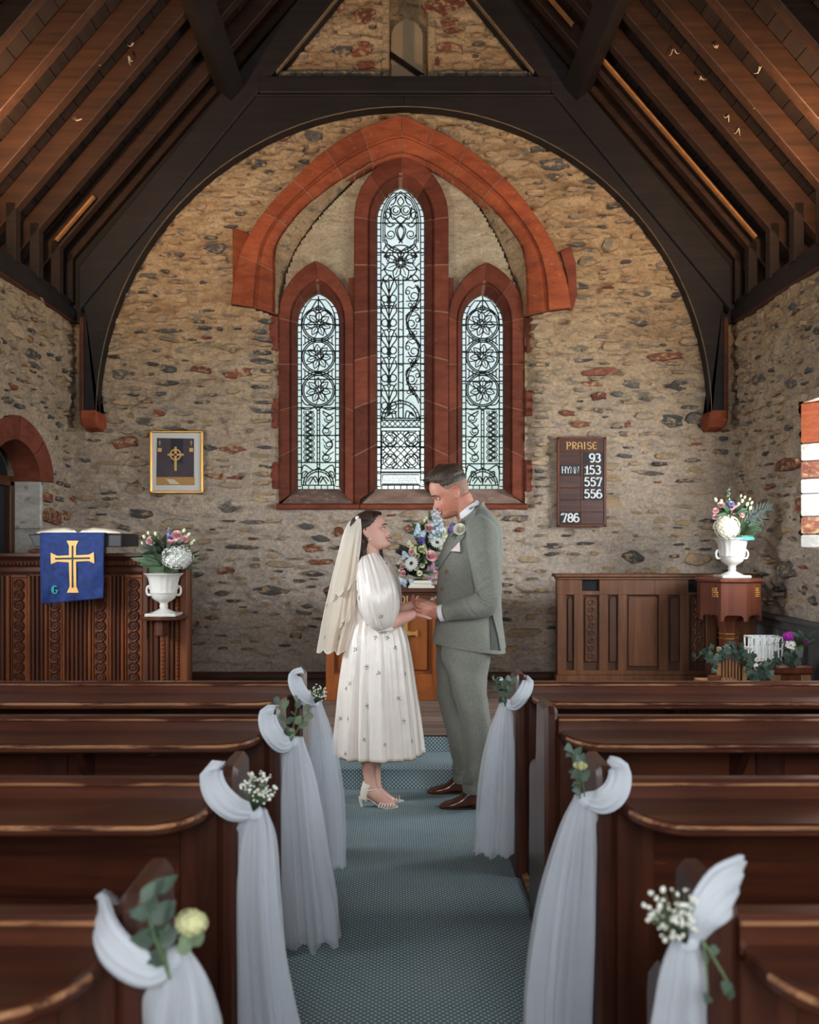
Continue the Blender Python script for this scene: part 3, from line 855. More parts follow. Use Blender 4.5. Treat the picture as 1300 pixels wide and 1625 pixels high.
# masonry outside the frames, open only at the three lights
mb = MB(); OD = 8.62
def oz(y): return WZ(y, OD)
def ox(x): return WX(x, OD)
xs = [330, 470, 541, 596, 676, 731, 801, 945]
mb.box(ox(330), ox(945), OD, OD + .08, 1.2, oz(778))
for a, b in ((330, 470), (541, 596), (676, 731), (801, 945)): mb.box(ox(a), ox(b), OD, OD + .08, oz(778), 5.5)
for oc, ic in LANCETS:
    h = np.asarray(ic)[31:-31]; l, r = h[0][0] - 3, h[-1][0] + 3; yt = h[:, 1].min()
    poly = [(l, h[0][1])] + [tuple(p) for p in h] + [(r, h[-1][1]), (r, yt - 4), (l, yt - 4)]
    mb.prism([(ox(x), oz(y)) for x, y in poly], 'y', OD, OD + .08)
    mb.box(ox(l), ox(r), OD, OD + .08, oz(yt - 3), 5.5)
mb.build('outer_masonry', M['mortar'], window_1)

# niche in the gable
mb = MB()
mb.box(WX(606, 8.5), WX(694, 8.5), 8.62, 8.68, 5.4, 6.75)
mb.build('niche_back', M['mortar'], wall_back)
for s in (0, 1):
    MB().box(WX(606, 8.3) if s == 0 else WX(679, 8.3), WX(618, 8.3) if s == 0 else WX(692, 8.3), 8.29, 8.66, 5.45, 6.75, .01).build('niche_jamb', M['mortar'], wall_back)
ap = arch_pts(646, 25, -60, -32, 8)
MB().prism([(WX(621, 8.58), WZ(122, 8.58))] + [(WX(p[0], 8.58), WZ(-p[1], 8.58)) for p in ap] + [(WX(671, 8.58), WZ(122, 8.58))], 'y', 8.60, 8.57).build('niche_panel', plain('pale_shutter', rgb(186, 160, 128), .8, var=.08, vscale=3), wall_back)
MB().tube([W(618, 84, 8.5), W(678, 126, 8.5)], .022, 4).build('niche_brace', M['truss'], wall_back)
mb = MB()
for a, b in ((434, 470), (470, 512), (512, 556), (556, 606), (694, 740), (740, 790), (790, 838), (838, 866)):
    mb.box(WX(a, 8.22) + .004, WX(b, 8.22) - .004, 8.2, 8.32, WZ(125, 8.22), WZ(113, 8.22), .01)
mb.build('collar_ledge', M['slate'], wall_back)

# --- pointed doorway in the left wall
door_1 = bpy.data.objects.new('door_1', None); COL.objects.link(door_1); structure(door_1)
door_1['label'] = 'dark door in a pointed red sandstone doorway at the left edge'
di, do_ = np.array(DOOR_IN), np.array(DOOR_OUT)
kk = len(di) - 1
for a, b in ((0, .26), (.26, .5), (.5, .74), (.74, 1)):
    R = []
    for t in np.linspace(a + .003, b - .003, 9):
        k = t * kk; i = min(int(k), kk - 1); f = k - i
        p = do_[i] * (1 - f) + do_[i + 1] * f; q = di[i] * (1 - f) + di[i + 1] * f
        R.append([(XL - .2, p[0], p[1]), (XL + .03, p[0], p[1]), (XL + .03, p[0] * .3 + q[0] * .7, p[1] * .3 + q[1] * .7), (XL + .012, q[0], q[1]), (XL - .2, q[0], q[1])])
    MB().rings(R).build('door_voussoir', M['sandstone_dark'], door_1, 40)
z = 0.0
for i, h in enumerate((.62, .5, .45, .38)):
    for s in (-1, 1):
        y = DOOR_Y + s * DOOR_HW
        MB().box(XL + .012, XL - .2, y, y + s * .05, z + .002, z + h - .002, .006).build('jamb_stone', M['whitewash'], door_1)
    z += h
mb = MB()
for s in (-1, 1): mb.box(XL - .2, XL - .25, DOOR_Y + s * DOOR_HW, DOOR_Y + s * (DOOR_HW - .07), 0, DOOR_SP, .006)
mb.box(XL - .2, XL - .25, DOOR_Y - DOOR_HW, DOOR_Y + DOOR_HW, DOOR_SP - .04, DOOR_SP + .04, .006)
mb.build('door_frame', M['oak_dark'], door_1)
for i in range(5):
    y0 = DOOR_Y - .38 + i * .152
    MB().box(XL - .23, XL - .255, y0 + .002, y0 + .150, 0, DOOR_SP - .04, .004).build('door_plank', M['black'], door_1)
MB().prism([(p[0], p[1]) for p in DOOR_IN], 'x', XL - .25, XL - .258).build('door_tympanum', M['void'], door_1)

# --- splayed reveal of the right-hand window
z = 1.42
for h, m in ((.10, 'whitewash'), (.13, 'red_stone'), (.17, 'whitewash'), (.11, 'whitewash'), (.13, 'red_stone'), (.13, 'whitewash'), (.30, 'sandstone')):
    poly = [(XR - .015, 6.86), (XR + .36, 6.45), (XR + .36, 6.9), (XR + .02, 6.9)]
    MB().prism(poly, 'z', z + .003, z + h - .003, .008).build('splay_stone', M[m], wall_right)
    z += h

# --- panes of the side and west windows (just out of the frame)
k = 2
for x, wins in ((XL - .40, ((1.5, 2.7, 1.4, 2.5), (4.2, 5.3, 1.4, 2.5))), (XR + .40, ((.2, 1.4, 1.4, 2.5), (2.7, 3.9, 1.4, 2.5), (5.4, 6.86, 1.42, 2.49)))):
    for a, b, lo, hi in wins:
        wn = bpy.data.objects.new('window_%d' % k, None); COL.objects.link(wn); structure(wn); k += 1
        MB().box(x - .003, x + .003, a, b, lo, hi).build('glass_pane', M['glass'], wn)
        for y in (a + .02, (a + b) / 2, b - .02): MB().box(x - .012, x + .012, y - .012, y + .012, lo, hi, .003).build('mullion', M['iron'], wn)
wn = bpy.data.objects.new('window_%d' % k, None); COL.objects.link(wn); structure(wn)
MB().box(-1.2, 1.3, YW - .298, YW - .292, 1.3, 3.7).build('glass_pane', M['glass'], wn)
for x in (-1.18, -.37, .45, 1.28): MB().box(x - .02, x + .02, YW - .299, YW - .27, 1.3, 3.7, .003).build('mullion', M['iron'], wn)

# --- floor, steps, skirting, dado
floor = MB()
floor.box(-3.3, 3.4, -2.9, 5.95, -.12, -.03)
floor = structure(floor.build('floor', M['nave_wood']))
r = random.Random(2)
x = -2.9
while x < 2.98:
    w = .14
    if not (-.42 < x + w / 2 < .52): MB().box(x + .0015, x + w - .0015, -1.5, 5.88, -.03, r.uniform(-.002, .0), .003).build('floorboard', M['nave_wood'], floor)
    x += w
MB().box(-.44, .535, -2.5, 5.5, -.03, .012, .004).build('aisle_carpet', M['carpet'], floor, label='blue dotted aisle carpet')
for s, xx in ((-1, -.44), (1, .535)):
    MB().box(xx, xx + s * .03, -2.5, 5.2, -.03, .03, .004).build('carpet_kerb', M['pew_worn'], floor)
MB().box(-1.6, 1.7, 5.515, 6.1, -.03, .128, .004).build('step_core', M['oak_x'], floor)
MB().box(-.62, .95, 5.50, 5.9, 0, .140, .012).build('step_carpet', M['carpet'], floor, label='blue dotted carpet on the lower chancel step')
MB().box(-3.3, 3.4, 5.90, 8.6, -.03, ZC - .012).build('chancel_core', M['oak_x'], floor)
mb = MB(); r = random.Random(4)
xs = [-.62 + i * .05 for i in range(32)]
mb.rings([[(x, 5.892, .13), (x, 5.892, .237 + r.uniform(-.012, .004)), (x, 5.902, .236), (x, 5.902, .13)] for x in xs], cap0=True, cap1=True)
mb.build('riser_carpet', M['carpet'], floor, label='ragged blue carpet on the upper riser')
y = 5.885
while y < 8.28:
    w = .125 if y > 5.9 else .07
    MB().box(-2.9, 3.0, y + .0015, y + w - .0015, ZC - .012, ZC + r.uniform(-.002, .001), .004).build('chancel_board', M['floor_wood'], floor)
    y += w
bb = MB().box(-2.88, 2.98, 8.2, 8.29, ZC, ZC + .055, .008).build('baseboard_back', M['oak_x']); structure(bb)
dd = MB()
dd.box(XR - .05, XR + .04, 5.6, 8.2, ZC, .86, .004); dd.box(XR - .07, XR + .04, 5.6, 8.2, .80, .87, .006); dd.box(XR - .11, XR + .04, 5.6, 8.2, .87, .90, .006)
t1 = structure(dd.build('trim_1', M['grey_dado'])); t1['label'] = 'grey painted dado with a ledge along the right wall'
for i in range(7):
    MB().box(XR - .066, XR - .045, 5.7 + i * .37, 5.78 + i * .37, ZC, .80, .004).build('dado_stile', M['grey_dado'], t1)

# --- roof: boards, rafters, ashlar posts, wall plates, purlins
SL = 1.16; SA = math.atan(SL); NX, NZ = math.sin(SA), math.cos(SA)
ceiling = MB()
for s in (-1, 1):
    a = Vector((.05 + s * 3.45, 0, 3.95 - SL * .55)) + Vector((s * NX, 0, NZ)) * .19
    b = Vector((.05, 0, 3.95 + SL * 2.9)) + Vector((0, 0, .19 / NZ))
    ceiling.prism([(a.x, a.z), (b.x, b.z), (b.x, b.z + .05), (a.x, a.z + .05)], 'y', YW - .3, 8.7)
ceiling = structure(ceiling.build('ceiling', M['roof']))
ceiling['label'] = 'open timber roof with rafters and dark boards'
def along(s, t, n=0.0):
    """point t metres up the rafter slope on side s, n metres above the rafters' underside"""
    return (.05 + s * (2.90 - t * NZ) + s * n * NX, 3.95 + t * NX + n * NZ)
LEN = 2.90 / NZ
for s in (-1, 1):
    t = -.72
    first = None
    while t < LEN:
        w = .145
        p = [along(s, t + .003, .142), along(s, t + w - .003, .142), along(s, t + w - .003, .172), along(s, t + .003, .172)]
        if first is None:
            first = MB().prism(p, 'y', -1.0, 8.55, .004).build('sarking_board', M['board'], ceiling); bt = t
        else:
            a = along(s, t - bt); b = along(s, 0)
            inst('sarking_board', first.data, ceiling, (a[0] - b[0], 0, a[1] - b[1]))
        t += w
    def plate(a, b, n0, n1):
        return [along(s, a, n0), along(s, b, n0), along(s, b, n1), along(s, a, n1)]
    raf = MB().prism(plate(-.66, LEN + .02, 0, .14), 'y', 0, .095, .005).build('rafter', M['rafter'], ceiling)
    post = MB().box(.05 + s * 2.90, .05 + s * 2.975, 0, .095, 3.56, 4.0 if s < 0 else 4.0, .004).build('ashlar_post', M['roof'], ceiling)
    ys = [7.845 - .45 * i for i in range(10)] + [8.17]
    for i, y in enumerate(ys):
        if i == 0: raf.location.y = y; post.location.y = y
        else:
            inst('rafter', raf.data, ceiling, (0, y, 0)); inst('ashlar_post', post.data, ceiling, (0, y, 0))
    # wall plate, moulded
    x0 = XL if s < 0 else XR
    MB().prism([(x0 + s * .30, 3.40), (x0 - s * .035, 3.40), (x0 - s * .05, 3.425), (x0 - s * .05, 3.50), (x0 - s * .02, 3.52), (x0 - s * .02, 3.585), (x0 + s * .30, 3.585)], 'y', -1.0, 8.2, .006).build('wall_plate', M['truss'], ceiling)
    MB().box(x0 + s * .3, x0 - s * .04, -1, 8.2, 3.385, 3.402, .003).build('plate_lip', M['oak_x'], ceiling)
    MB().prism(plate(1.93, 2.10, -.19, -.005), 'y', 2.0, 8.2, .01).build('purlin', M['truss'], ceiling)
    # back of the eaves
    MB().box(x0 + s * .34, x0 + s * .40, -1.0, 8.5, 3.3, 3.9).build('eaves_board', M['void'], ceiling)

# stray cobwebs hanging from the roof boards, pale strips beside two rafters
def roof_hit(px, py, n=.10):
    s = -1 if px < 640 else 1
    lo, hi = 3.0, 9.0
    for _ in range(40):
        m = (lo + hi) / 2; p = W(px, py, m)
        if p.z > 3.95 + SL * (2.90 - abs(p.x - .05)) + n / NZ: hi = m
        else: lo = m
    return W(px, py, lo)
q = random.Random(12)
for (px, py, ln) in ((197, 16, .10), (176, 40, .09), (150, 78, .08), (213, 57, .10), (128, 178, .12), (138, 176, .08), (205, 78, .08), (1160, 94, .07), (1112, 110, .09), (1206, 147, .10), (1157, 172, .08), (1272, 227, .12), (1173, 192, .07), (1068, 67, .08), (1138, 60, .06), (1208, 92, .09)):
    b = roof_hit(px, py); b.z -= .05
    mb = MB()
    for k in range(2):
        d = Vector((q.uniform(-.6, .6), 0, q.uniform(-.9, .2))); c = b + Vector((q.uniform(-.01, .01), 0, 0))
        P = catmull([tuple(c), tuple(c + d * ln * .5 + Vector((0, 0, -.02))), tuple(c + d * ln)], 7)
        mb.tube([tuple(p) for p in P], [.005, .0045, .004, .003, .002, .0015, .0006], 4)
    mb.build('cobweb', M['cobweb'], ceiling, 180, kind='stuff')
M['lath'] = wood('pale_strip', rgb(150, 96, 52), rgb(188, 130, 78), 'x', .6, rnd=0)
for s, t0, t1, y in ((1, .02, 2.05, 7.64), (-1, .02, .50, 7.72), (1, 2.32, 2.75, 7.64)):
    MB().prism([along(s, t0, -.006), along(s, t1, -.006), along(s, t1, .012), along(s, t0, .012)], 'y', y, y + .045, .001).build('pale_strip', M['lath'], ceiling)

# truss against the back wall
trim_2 = bpy.data.objects.new('trim_2', None); COL.objects.link(trim_2); structure(trim_2)
trim_2['label'] = 'dark arch-braced roof truss against the back wall'
YT = 8.12
acx, acz, ar_ = WX(641, YT), WZ(657, YT), 490 * YT / F
zl = WZ(653, YT)
def princ(x, off=0.0): return WZ(122, YT) + .02 + 1.22 * (1.145 - abs(x - CX)) + off * 1.577
col_b, col_t = WZ(150, YT), WZ(123, YT)
for s in (-1, 1):
    arc = [(acx + s * ar_ * math.cos(a), acz + ar_ * math.sin(a)) for a in np.linspace(0, PI / 2, 28)]
    xo = acx + s * (ar_ + .105)
    arc = [(acx + s * (ar_ - .02), zl)] + arc
    xk = 1.145 - (col_b - WZ(122, YT) - .02) / 1.22 * -1
    outer = [(acx, col_b), (CX + s * 1.25, col_b), (CX + s * 1.25, princ(CX + s * 1.25) + .02), (xo, princ(xo) + .05), (xo, zl)]
    MB().prism(arc + outer, 'y', YT + .16, YT + .02, .004).build('arch_brace', M['truss'], trim_2, 20)
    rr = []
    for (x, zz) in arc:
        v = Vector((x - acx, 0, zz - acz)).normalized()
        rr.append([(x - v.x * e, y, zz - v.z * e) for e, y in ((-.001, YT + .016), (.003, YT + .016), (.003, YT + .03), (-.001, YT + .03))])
    MB().rings(rr).build('arch_edge_light', M['truss_edge'], trim_2, 20)  # thin added strip, its pale colour standing for light on the soffit edge
    pr = [(CX, princ(CX)), (CX + s * 2.83, princ(CX + s * 2.83)), (CX + s * 2.83, princ(CX + s * 2.83, .24)), (CX, princ(CX, .24))]
    MB().prism(pr, 'y', YT + .17, YT - .03, .008).build('principal_rafter', M['truss'], trim_2)
    sp = [(acx + s * (ar_ + .06) * math.cos(a), acz + (ar_ + .06) * math.sin(a)) for a in np.linspace(.30, 1.08, 14)] + [(CX + s * 1.22, princ(CX + 1.22) + .05), (CX + s * .06, princ(CX + .06) + .05), (CX + s * .06, roof_z(CX) + .1), (CX + s * 3.1, roof_z(CX + 3.1) + .12), (CX + s * 3.1, 3.40), (xo, 3.40)]
    MB().prism(sp, 'y', YT + .15, YT + .12).build('spandrel_panel', M['truss'], trim_2)
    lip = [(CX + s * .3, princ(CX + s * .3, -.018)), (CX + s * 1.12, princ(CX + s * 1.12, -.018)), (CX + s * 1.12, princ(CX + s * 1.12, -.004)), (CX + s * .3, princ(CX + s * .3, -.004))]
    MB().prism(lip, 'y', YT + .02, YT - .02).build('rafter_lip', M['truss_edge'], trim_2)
    MB().box(xo - s * .0, xo + s * .035, YT, YT + .14, zl, 3.42, .004).build('wall_post', M['oak_x'], trim_2)
    # red corbel under the post
    zb = WZ(682, YT)
    prof = [(YT + .19, zb), (YT + .10, zb), (YT - .02, zb + .02), (YT - .07, zb + .07), (YT - .08, zl - .02), (YT - .08, zl), (YT + .19, zl)]
    x0, x1 = (acx + s * (ar_ + .115), acx + s * (ar_ - .045))
    MB().prism(prof, 'x', x0, x1, .02).build('corbel', M['sandstone'], trim_2)
MB().box(CX - 1.27, CX + 1.27, YT - .035, YT + .17, col_b + .004, col_t, .01).build('collar_beam', M['truss'], trim_2)
mb = MB().box(WX(404, YT), WX(890, YT), YT - .008, YT + .02, col_b - .013, col_b, .003)
mb.build('collar_fillet', M['roof'], trim_2)
# ------------------------------------------------------------------ leaded lights
GD = 8.595
LEADN = 0
def lead_window(idx, bars, draw):
    oc, ic = LANCETS[idx]
    ic = np.asarray(ic); h = len(ic) // 2
    lc, rc = ic[:h + 1], ic[h:][::-1]
    def xl(y): return float(np.interp(y, lc[::-1, 1], lc[::-1, 0]))
    def xr(y): return float(np.interp(y, rc[::-1, 1], rc[::-1, 0]))
    apex = float(ic[:, 1].min()) + .5
    ys = [apex] + bars + [778]
    for a, b in zip(ys[:-1], ys[1:]):
        yy = np.linspace(a, b, 9)
        poly = [(xl(y) - 1.5, y) for y in yy] + [(xr(y) + 1.5, y) for y in yy[::-1]]
        MB().prism([(WX(x, GD), WZ(y, GD)) for x, y in poly], 'y', GD, GD + .004).build('glass_pane', M['glass'], window_1, 0)
    mb = MB()
    def line(pts, w=1.0):
        P = [W(x, y, GD - .004) for x, y in pts]
        mb.tube(P, (.0060 * w), 4, up=(0, 1, 0))
    def inside(x, y, m=0): return apex < y < 778 and xl(y) + m < x < xr(y) - m
    def curve(pts, n=None, w=1.0):
        n = n or max(6, len(pts) * 4)
        line([tuple(p) for p in catmull(pts, n)], w)
    def circ(cx, cy, r, a0=0, a1=2 * PI, n=None, w=1.0, ry=None):
        n = n or max(8, int(r * 1.2) + 4)
        line([(cx + r * math.cos(a0 + (a1 - a0) * i / n), cy + (ry or r) * math.sin(a0 + (a1 - a0) * i / n)) for i in range(n + 1)], w)
    def petal(cx, cy, a, r0, r1, wd):
        ca, sa = math.cos(a), math.sin(a)
        up = [(r0 + (r1 - r0) * t, wd * math.sin(PI * t ** .8)) for t in np.linspace(0, 1, 9)]
        for s in (1, -1): line([(cx + u * ca - s * v * sa, cy + u * sa + s * v * ca) for u, v in up], .9)
        line([(cx + r0 * ca, cy + r0 * sa), (cx + (r0 + (r1 - r0) * .7) * ca, cy + (r0 + (r1 - r0) * .7) * sa)], .7)
    # outline, inner border and its ticks
    full = [(xl(y), y) for y in np.linspace(777, apex, 40)] + [(xr(y), y) for y in np.linspace(apex, 777, 40)] + [(xl(777), 777)]
    line(full, 1.1)
    m = 6.5
    yin = np.linspace(770, apex + m * 1.7, 44)
    inl = [(min(xl(y) + m, (xl(y) + xr(y)) / 2), y) for y in yin]; inr = [(max(xr(y) - m, (xl(y) + xr(y)) / 2), y) for y in yin[::-1]]
    line(inl + inr + [inl[0]], .9)
    y = 772
    while y > apex + 14:
        line([(xl(y), y), (xl(y) + m, y)], .8); line([(xr(y), y), (xr(y) - m, y)], .8); y -= 10.2
    x = xl(777) + 8
    while x < xr(777) - 4: line([(x, 777), (x, 770)], .8); x += 10
    for b in bars: line([(xl(b) - 1, b), (xr(b) + 1, b)], 1.0)
    draw(dict(line=line, curve=curve, circ=circ, petal=petal, xl=xl, xr=xr))
    mb.build('lead_came', M['lead'], window_1, 0, kind='stuff', label='black lead cames drawing a leafy interlace pattern')

def braid(D, x0, x1, y0, y1, nst, per):
    """plaited bands between x0..x1"""
    n = 60
    for k in range(nst):
        ph = 2 * PI * k / nst
        for off in (-1.6, 1.6):
            D['line']([((x0 + x1) / 2 + ((x1 - x0) / 2 - 2) * math.sin(2 * PI * (y - y0) / per + ph) * .8 + off, y) for y in np.linspace(y0, y1, n)], .8)

def scroll(D, cx, cy, r, s, turns=1.4):
    pts = []
    for t in np.linspace(0, turns * 2 * PI, 22):
        q = r * (1 - .62 * t / (turns * 2 * PI))
        pts.append((cx + s * q * math.cos(t), cy + q * math.sin(t)))
    D['line'](pts, .9)

def draw_side(mirror, cx):
    def f(D):
        X = lambda x: cx + (x - 505.5) * (-1 if mirror else 1)
        line, curve, circ, petal = D['line'], D['curve'], D['circ'], D['petal']
        # pointed head
        curve([(X(492), 496), (X(497), 486), (X(505), 476), (X(514), 486), (X(519), 496)]); line([(X(505.5), 470), (X(505.5), 490)])
        circ(X(505.5), 489, 4); curve([(X(486), 500), (X(494), 492), (X(505), 497), (X(517), 492), (X(525), 500)])
        for (cy, ph) in ((514, .3), (566, 1.0), (619, 0.2)):
            circ(X(505.5), cy, 26); circ(X(505.5), cy, 23.4)
            circ(X(505.5), cy, 4.2); circ(X(509), cy - 2, 5)
            for k in range(7):
                a = ph + k * 2 * PI / 7
                petal(X(505.5), cy, PI - a if mirror else a, 5, 20, 4.6)
            for k in range(7):
                a = ph + (k + .5) * 2 * PI / 7; a = PI - a if mirror else a
                line([(X(505.5) + 13 * math.cos(a), cy + 13 * math.sin(a)), (X(505.5) + 23 * math.cos(a + .2), cy + 23 * math.sin(a + .2))], .8)
        for cy in (540, 593):
            curve([(X(481), cy - 8), (X(492), cy), (X(505), cy + 3), (X(518), cy), (X(530), cy - 8)]); curve([(X(481), cy + 8), (X(492), cy), (X(505), cy - 3), (X(518), cy), (X(530), cy + 8)])
            for x in (484, 490, 521, 527): line([(X(x), cy - 5), (X(x), cy + 6)], .8)
        for s in (-1, 1):
            curve([(X(505 + s * 26), 634), (X(505 + s * 20), 642), (X(505 + s * 8), 644), (X(505), 652)]); curve([(X(505 + s * 27), 648), (X(505 + s * 16), 650), (X(505 + s * 5), 646)])
        # braid on one side, scrolls on the other
        braid(D, X(480) if not mirror else X(501), X(501) if not mirror else X(480), 652, 733, 3, 27)
        for x in (503.5, 507.5): line([(X(x), 650), (X(x), 742)], .9)
        for yy in range(656, 742, 9): line([(X(503.5), yy), (X(507.5), yy)], .7)
        curve([(X(512), 652), (X(528), 664), (X(512), 684), (X(528), 704), (X(512), 726), (X(520), 734)], 24)
        for k, yy in enumerate((664, 684, 706, 726)):
            scroll(D, X(520 + (-2 if k % 2 else 2)), yy, 7.5, (1 if k % 2 else -1) * (-1 if mirror else 1))
            curve([(X(512), yy - 10), (X(518), yy - 3), (X(530), yy - 9)], 8, .8)
        # foot
        for r_ in (24, 20.5): circ(X(505.5), 769, r_, PI, 2 * PI)
        for k in range(8): line([(X(505.5) + 20.5 * math.cos(PI + PI * (k + .5) / 8), 769 + 20.5 * math.sin(PI + PI * (k + .5) / 8)), (X(505.5) + 24 * math.cos(PI + PI * (k + .5) / 8), 769 + 24 * math.sin(PI + PI * (k + .5) / 8))], .7)
        for s in (-1, 1):
            curve([(X(505.5), 742), (X(505 + s * 8), 746), (X(505 + s * 22), 738), (X(505 + s * 27), 750)]); petal(X(505 + s * 18), 748, PI / 2 - s * .6, 0, 13, 4)
            curve([(X(505.5), 766), (X(505 + s * 5), 756), (X(505 + s * 14), 768)]); curve([(X(505 + s * 3), 766), (X(505 + s * 10), 757), (X(505 + s * 17), 764)])
        line([(X(505.5), 742), (X(505.5), 769)])
    return f

def draw_centre(D):
    line, curve, circ, petal = D['line'], D['curve'], D['circ'], D['petal']
    c = 636
    # almond shaped head with scrolls
    for m in (10, 13):
        pts = [(D['xl'](y) + m, y) for y in np.linspace(385, 318 - (13 - m), 14)]
        pts2 = [(D['xr'](y) - m, y) for y in np.linspace(318 - (13 - m), 385, 14)]
        line(pts + [(c, 304 + (m - 10))] + pts2, .9)
    curve([(c - 26, 380), (c - 20, 394), (c, 402), (c + 20, 394), (c + 26, 380)], 18); curve([(c - 23, 380), (c - 18, 391), (c, 398), (c + 18, 391), (c + 23, 380)], 18)
    for s in (-1, 1):
        curve([(c, 312), (c + s * 5, 320), (c, 328)]); curve([(c + s * 6, 312), (c + s * 10, 322), (c + s * 16, 326)])
        circ(c + s * 8, 334, 7.5); circ(c + s * 8, 334, 4, 0, 1.4 * PI)
        circ(c + s * 22, 342, 5.5); curve([(c + s * 16, 330), (c + s * 24, 336), (c + s * 20, 350), (c + s * 12, 356)])
        curve([(c, 342), (c + s * 12, 348), (c + s * 16, 338), (c + s * 18, 328)]); curve([(c - s * 12, 344), (c, 356), (c + s * 8, 364), (c + s * 5, 376), (c, 384)], 18)
        curve([(c - s * 10, 346), (c - s * 1, 357), (c + s * 5, 365), (c + s * 3, 375), (c - s * 3, 386)], 18)
        scroll(D, c + s * 16, 372, 8, s); curve([(c + s * 9, 356), (c + s * 18, 360), (c + s * 26, 352)])
        line([(c + s * 8, 308), (c + s * 8, 318)]); curve([(c + s * 14, 392), (c + s * 22, 388), (c + s * 27, 396)])
        # jagged leaves under the head
        line([(c + s * 30, 398), (c + s * 22, 402), (c + s * 26, 408), (c + s * 18, 410), (c + s * 22, 418), (c + s * 12, 416), (c + s * 8, 408)])
        scroll(D, c + s * 20, 404, 4.5, s); line([(c + s * 30, 418), (c + s * 24, 424), (c + s * 30, 430)])
        curve([(c, 398), (c + s * 5, 403), (c, 410), (c - s * 5, 415), (c - s * 10, 412)])
        curve([(c + s * 14, 440), (c + s * 22, 436), (c + s * 29, 444), (c + s * 20, 448)]); line([(c + s * 12, 444), (c + s * 16, 436), (c + s * 20, 444)])
    # eight petalled flower
    cy = 417
    circ(c, cy, 7); circ(c, cy, 4)
    for k in range(8):
        petal(c, cy, k * PI / 4 + PI / 8, 7, 27, 7 if k % 2 else 6)
        circ(c + 4.6 * math.cos(k * PI / 4), cy + 4.6 * math.sin(k * PI / 4), 1.8, n=6, w=.7)
    circ(c, cy, 28, PI * .1, PI * .9); circ(c, cy, 28, PI * 1.1, PI * 1.9)
    # shaft
    for x in (632.5, 640): line([(x, 440), (x, 664)], 1.1)
    for i, y in enumerate(range(452, 664, 14)): line([(632.5, y), (640, y + (2 if i % 2 else -2))], .8)
    # left: palmettes
    lx = 617.5
    for y in (462, 500, 544, 588, 632):
        for s in (-1, 1):
            circ(lx + s * 6, y + 12, 6); curve([(lx, y + 20), (lx + s * 4, y + 6), (lx + s * 12, y - 6), (lx + s * 10, y - 16)]); curve([(lx, y + 4), (lx + s * 4, y - 8), (lx + s * 9, y - 20)])
            curve([(lx + s * 12, y + 20), (lx + s * 9, y + 24), (lx, y + 22)])
        circ(lx, y + 17, 3.2); line([(lx, y - 18), (lx, y + 12)]); circ(lx, y + 24, 2.4, n=7)
    # right: vine scroll with berries
    rx = 655
    vine = [(rx + 10 * math.sin((y - 446) / 44 * PI), y) for y in np.linspace(452, 640, 46)]
    line(vine); line([(x + 3, y) for x, y in vine], .9)
    for k, y in enumerate((470, 514, 558, 602)):
        s = 1 if k % 2 else -1
        scroll(D, rx - s * 2, y, 9, s, 1.3)
        for dx, dy in ((-4, 14), (3, 14), (-1, 20), (6, 20)): circ(rx - s * dx, y + dy, 3, n=8, w=.8)
        line([(rx - 11, y + 8), (rx + 11, y + 8)], .8)
        for q in (-1, 1):
            curve([(rx, y - 12), (rx + q * 7, y - 15), (rx + q * 11, y - 8), (rx + q * 8, y - 2)], 10, .8); curve([(rx, y + 24), (rx + q * 6, y + 26), (rx + q * 11, y + 32)], 8, .8)
        circ(rx + s * 8, y - 6, 3.4, n=9, w=.8)
    # round arch and band at the foot of the shaft
    for r_ in (30, 25.5): circ(c, 666, r_, PI, 2 * PI, 22)
    for k in range(11):
        a = PI + PI * (k + .5) / 11
        line([(c + 25.5 * math.cos(a), 666 + 25.5 * math.sin(a)), (c + 30 * math.cos(a), 666 + 30 * math.sin(a))], .7)
    for s in (-1, 1): curve([(c + s * 7, 664), (c + s * 10, 652), (c + s * 20, 660)]); curve([(c + s * 12, 664), (c + s * 16, 654), (c + s * 23, 662)])
    for y in (667, 678): line([(605, y), (667, y)], 1.1)
    for k in range(7):
        x = 606 + k * 8.6; line([(x, 668), (x + 8, 677)], .7); line([(x + 8, 668), (x, 677)], .7)
    # knotwork panel
    line([(606, 684), (666, 684), (666, 744), (606, 744), (606, 684)])
    cyk = 714; R_ = 29
    for k in range(6):
        o = -25 + k * 10
        for s in (-1, 1):
            for off in (-2, 2):
                a = []
                for t in np.linspace(-1, 1, 15):
                    x = t * (R_ - abs(o) * .62) * s + o * .55 + off * .7; y = t * (R_ - abs(o) * .62) - o * .55 * s + off * .7 * s
                    a.append((c + x, cyk + y))
                line(a, .8)
    for s in (-1, 1):
        for q in (-1, 1):
            for r_ in (7, 11): circ(c + s * 17, cyk + q * 17, r_, n=14, w=.8)
            circ(c + s * 9, cyk + q * 25, 5, n=10, w=.8); circ(c + s * 25, cyk + q * 9, 5, n=10, w=.8)
    line([(605, 750), (667, 750)]); line([(607, 753), (665, 753), (665, 768), (607, 768), (607, 753)], .9)
lead_window(1, [354, 401, 445, 489, 534, 577, 620, 664, 709, 749], draw_centre)
lead_window(0, [515, 557, 602, 647, 691, 734], draw_side(False, 505.5))
lead_window(2, [515, 559, 605, 649, 693, 736], draw_side(True, 766))
# painted dedication pane (too small in the photograph to read: only faint rows of script)
mb = MB(); r = random.Random(3)
for row in range(4):
    x = 609.5
    while x < 661:
        w = r.uniform(1, 3.5); mb.box(WX(x, GD), WX(x + w, GD), GD - .005, GD - .003, WZ(756.6 + row * 3, GD), WZ(755.6 + row * 3, GD)); x += w + r.uniform(.6, 1.6)
mb.build('dedication_script', plain('faint_script', rgb(130, 140, 136), .8), window_1, 0)
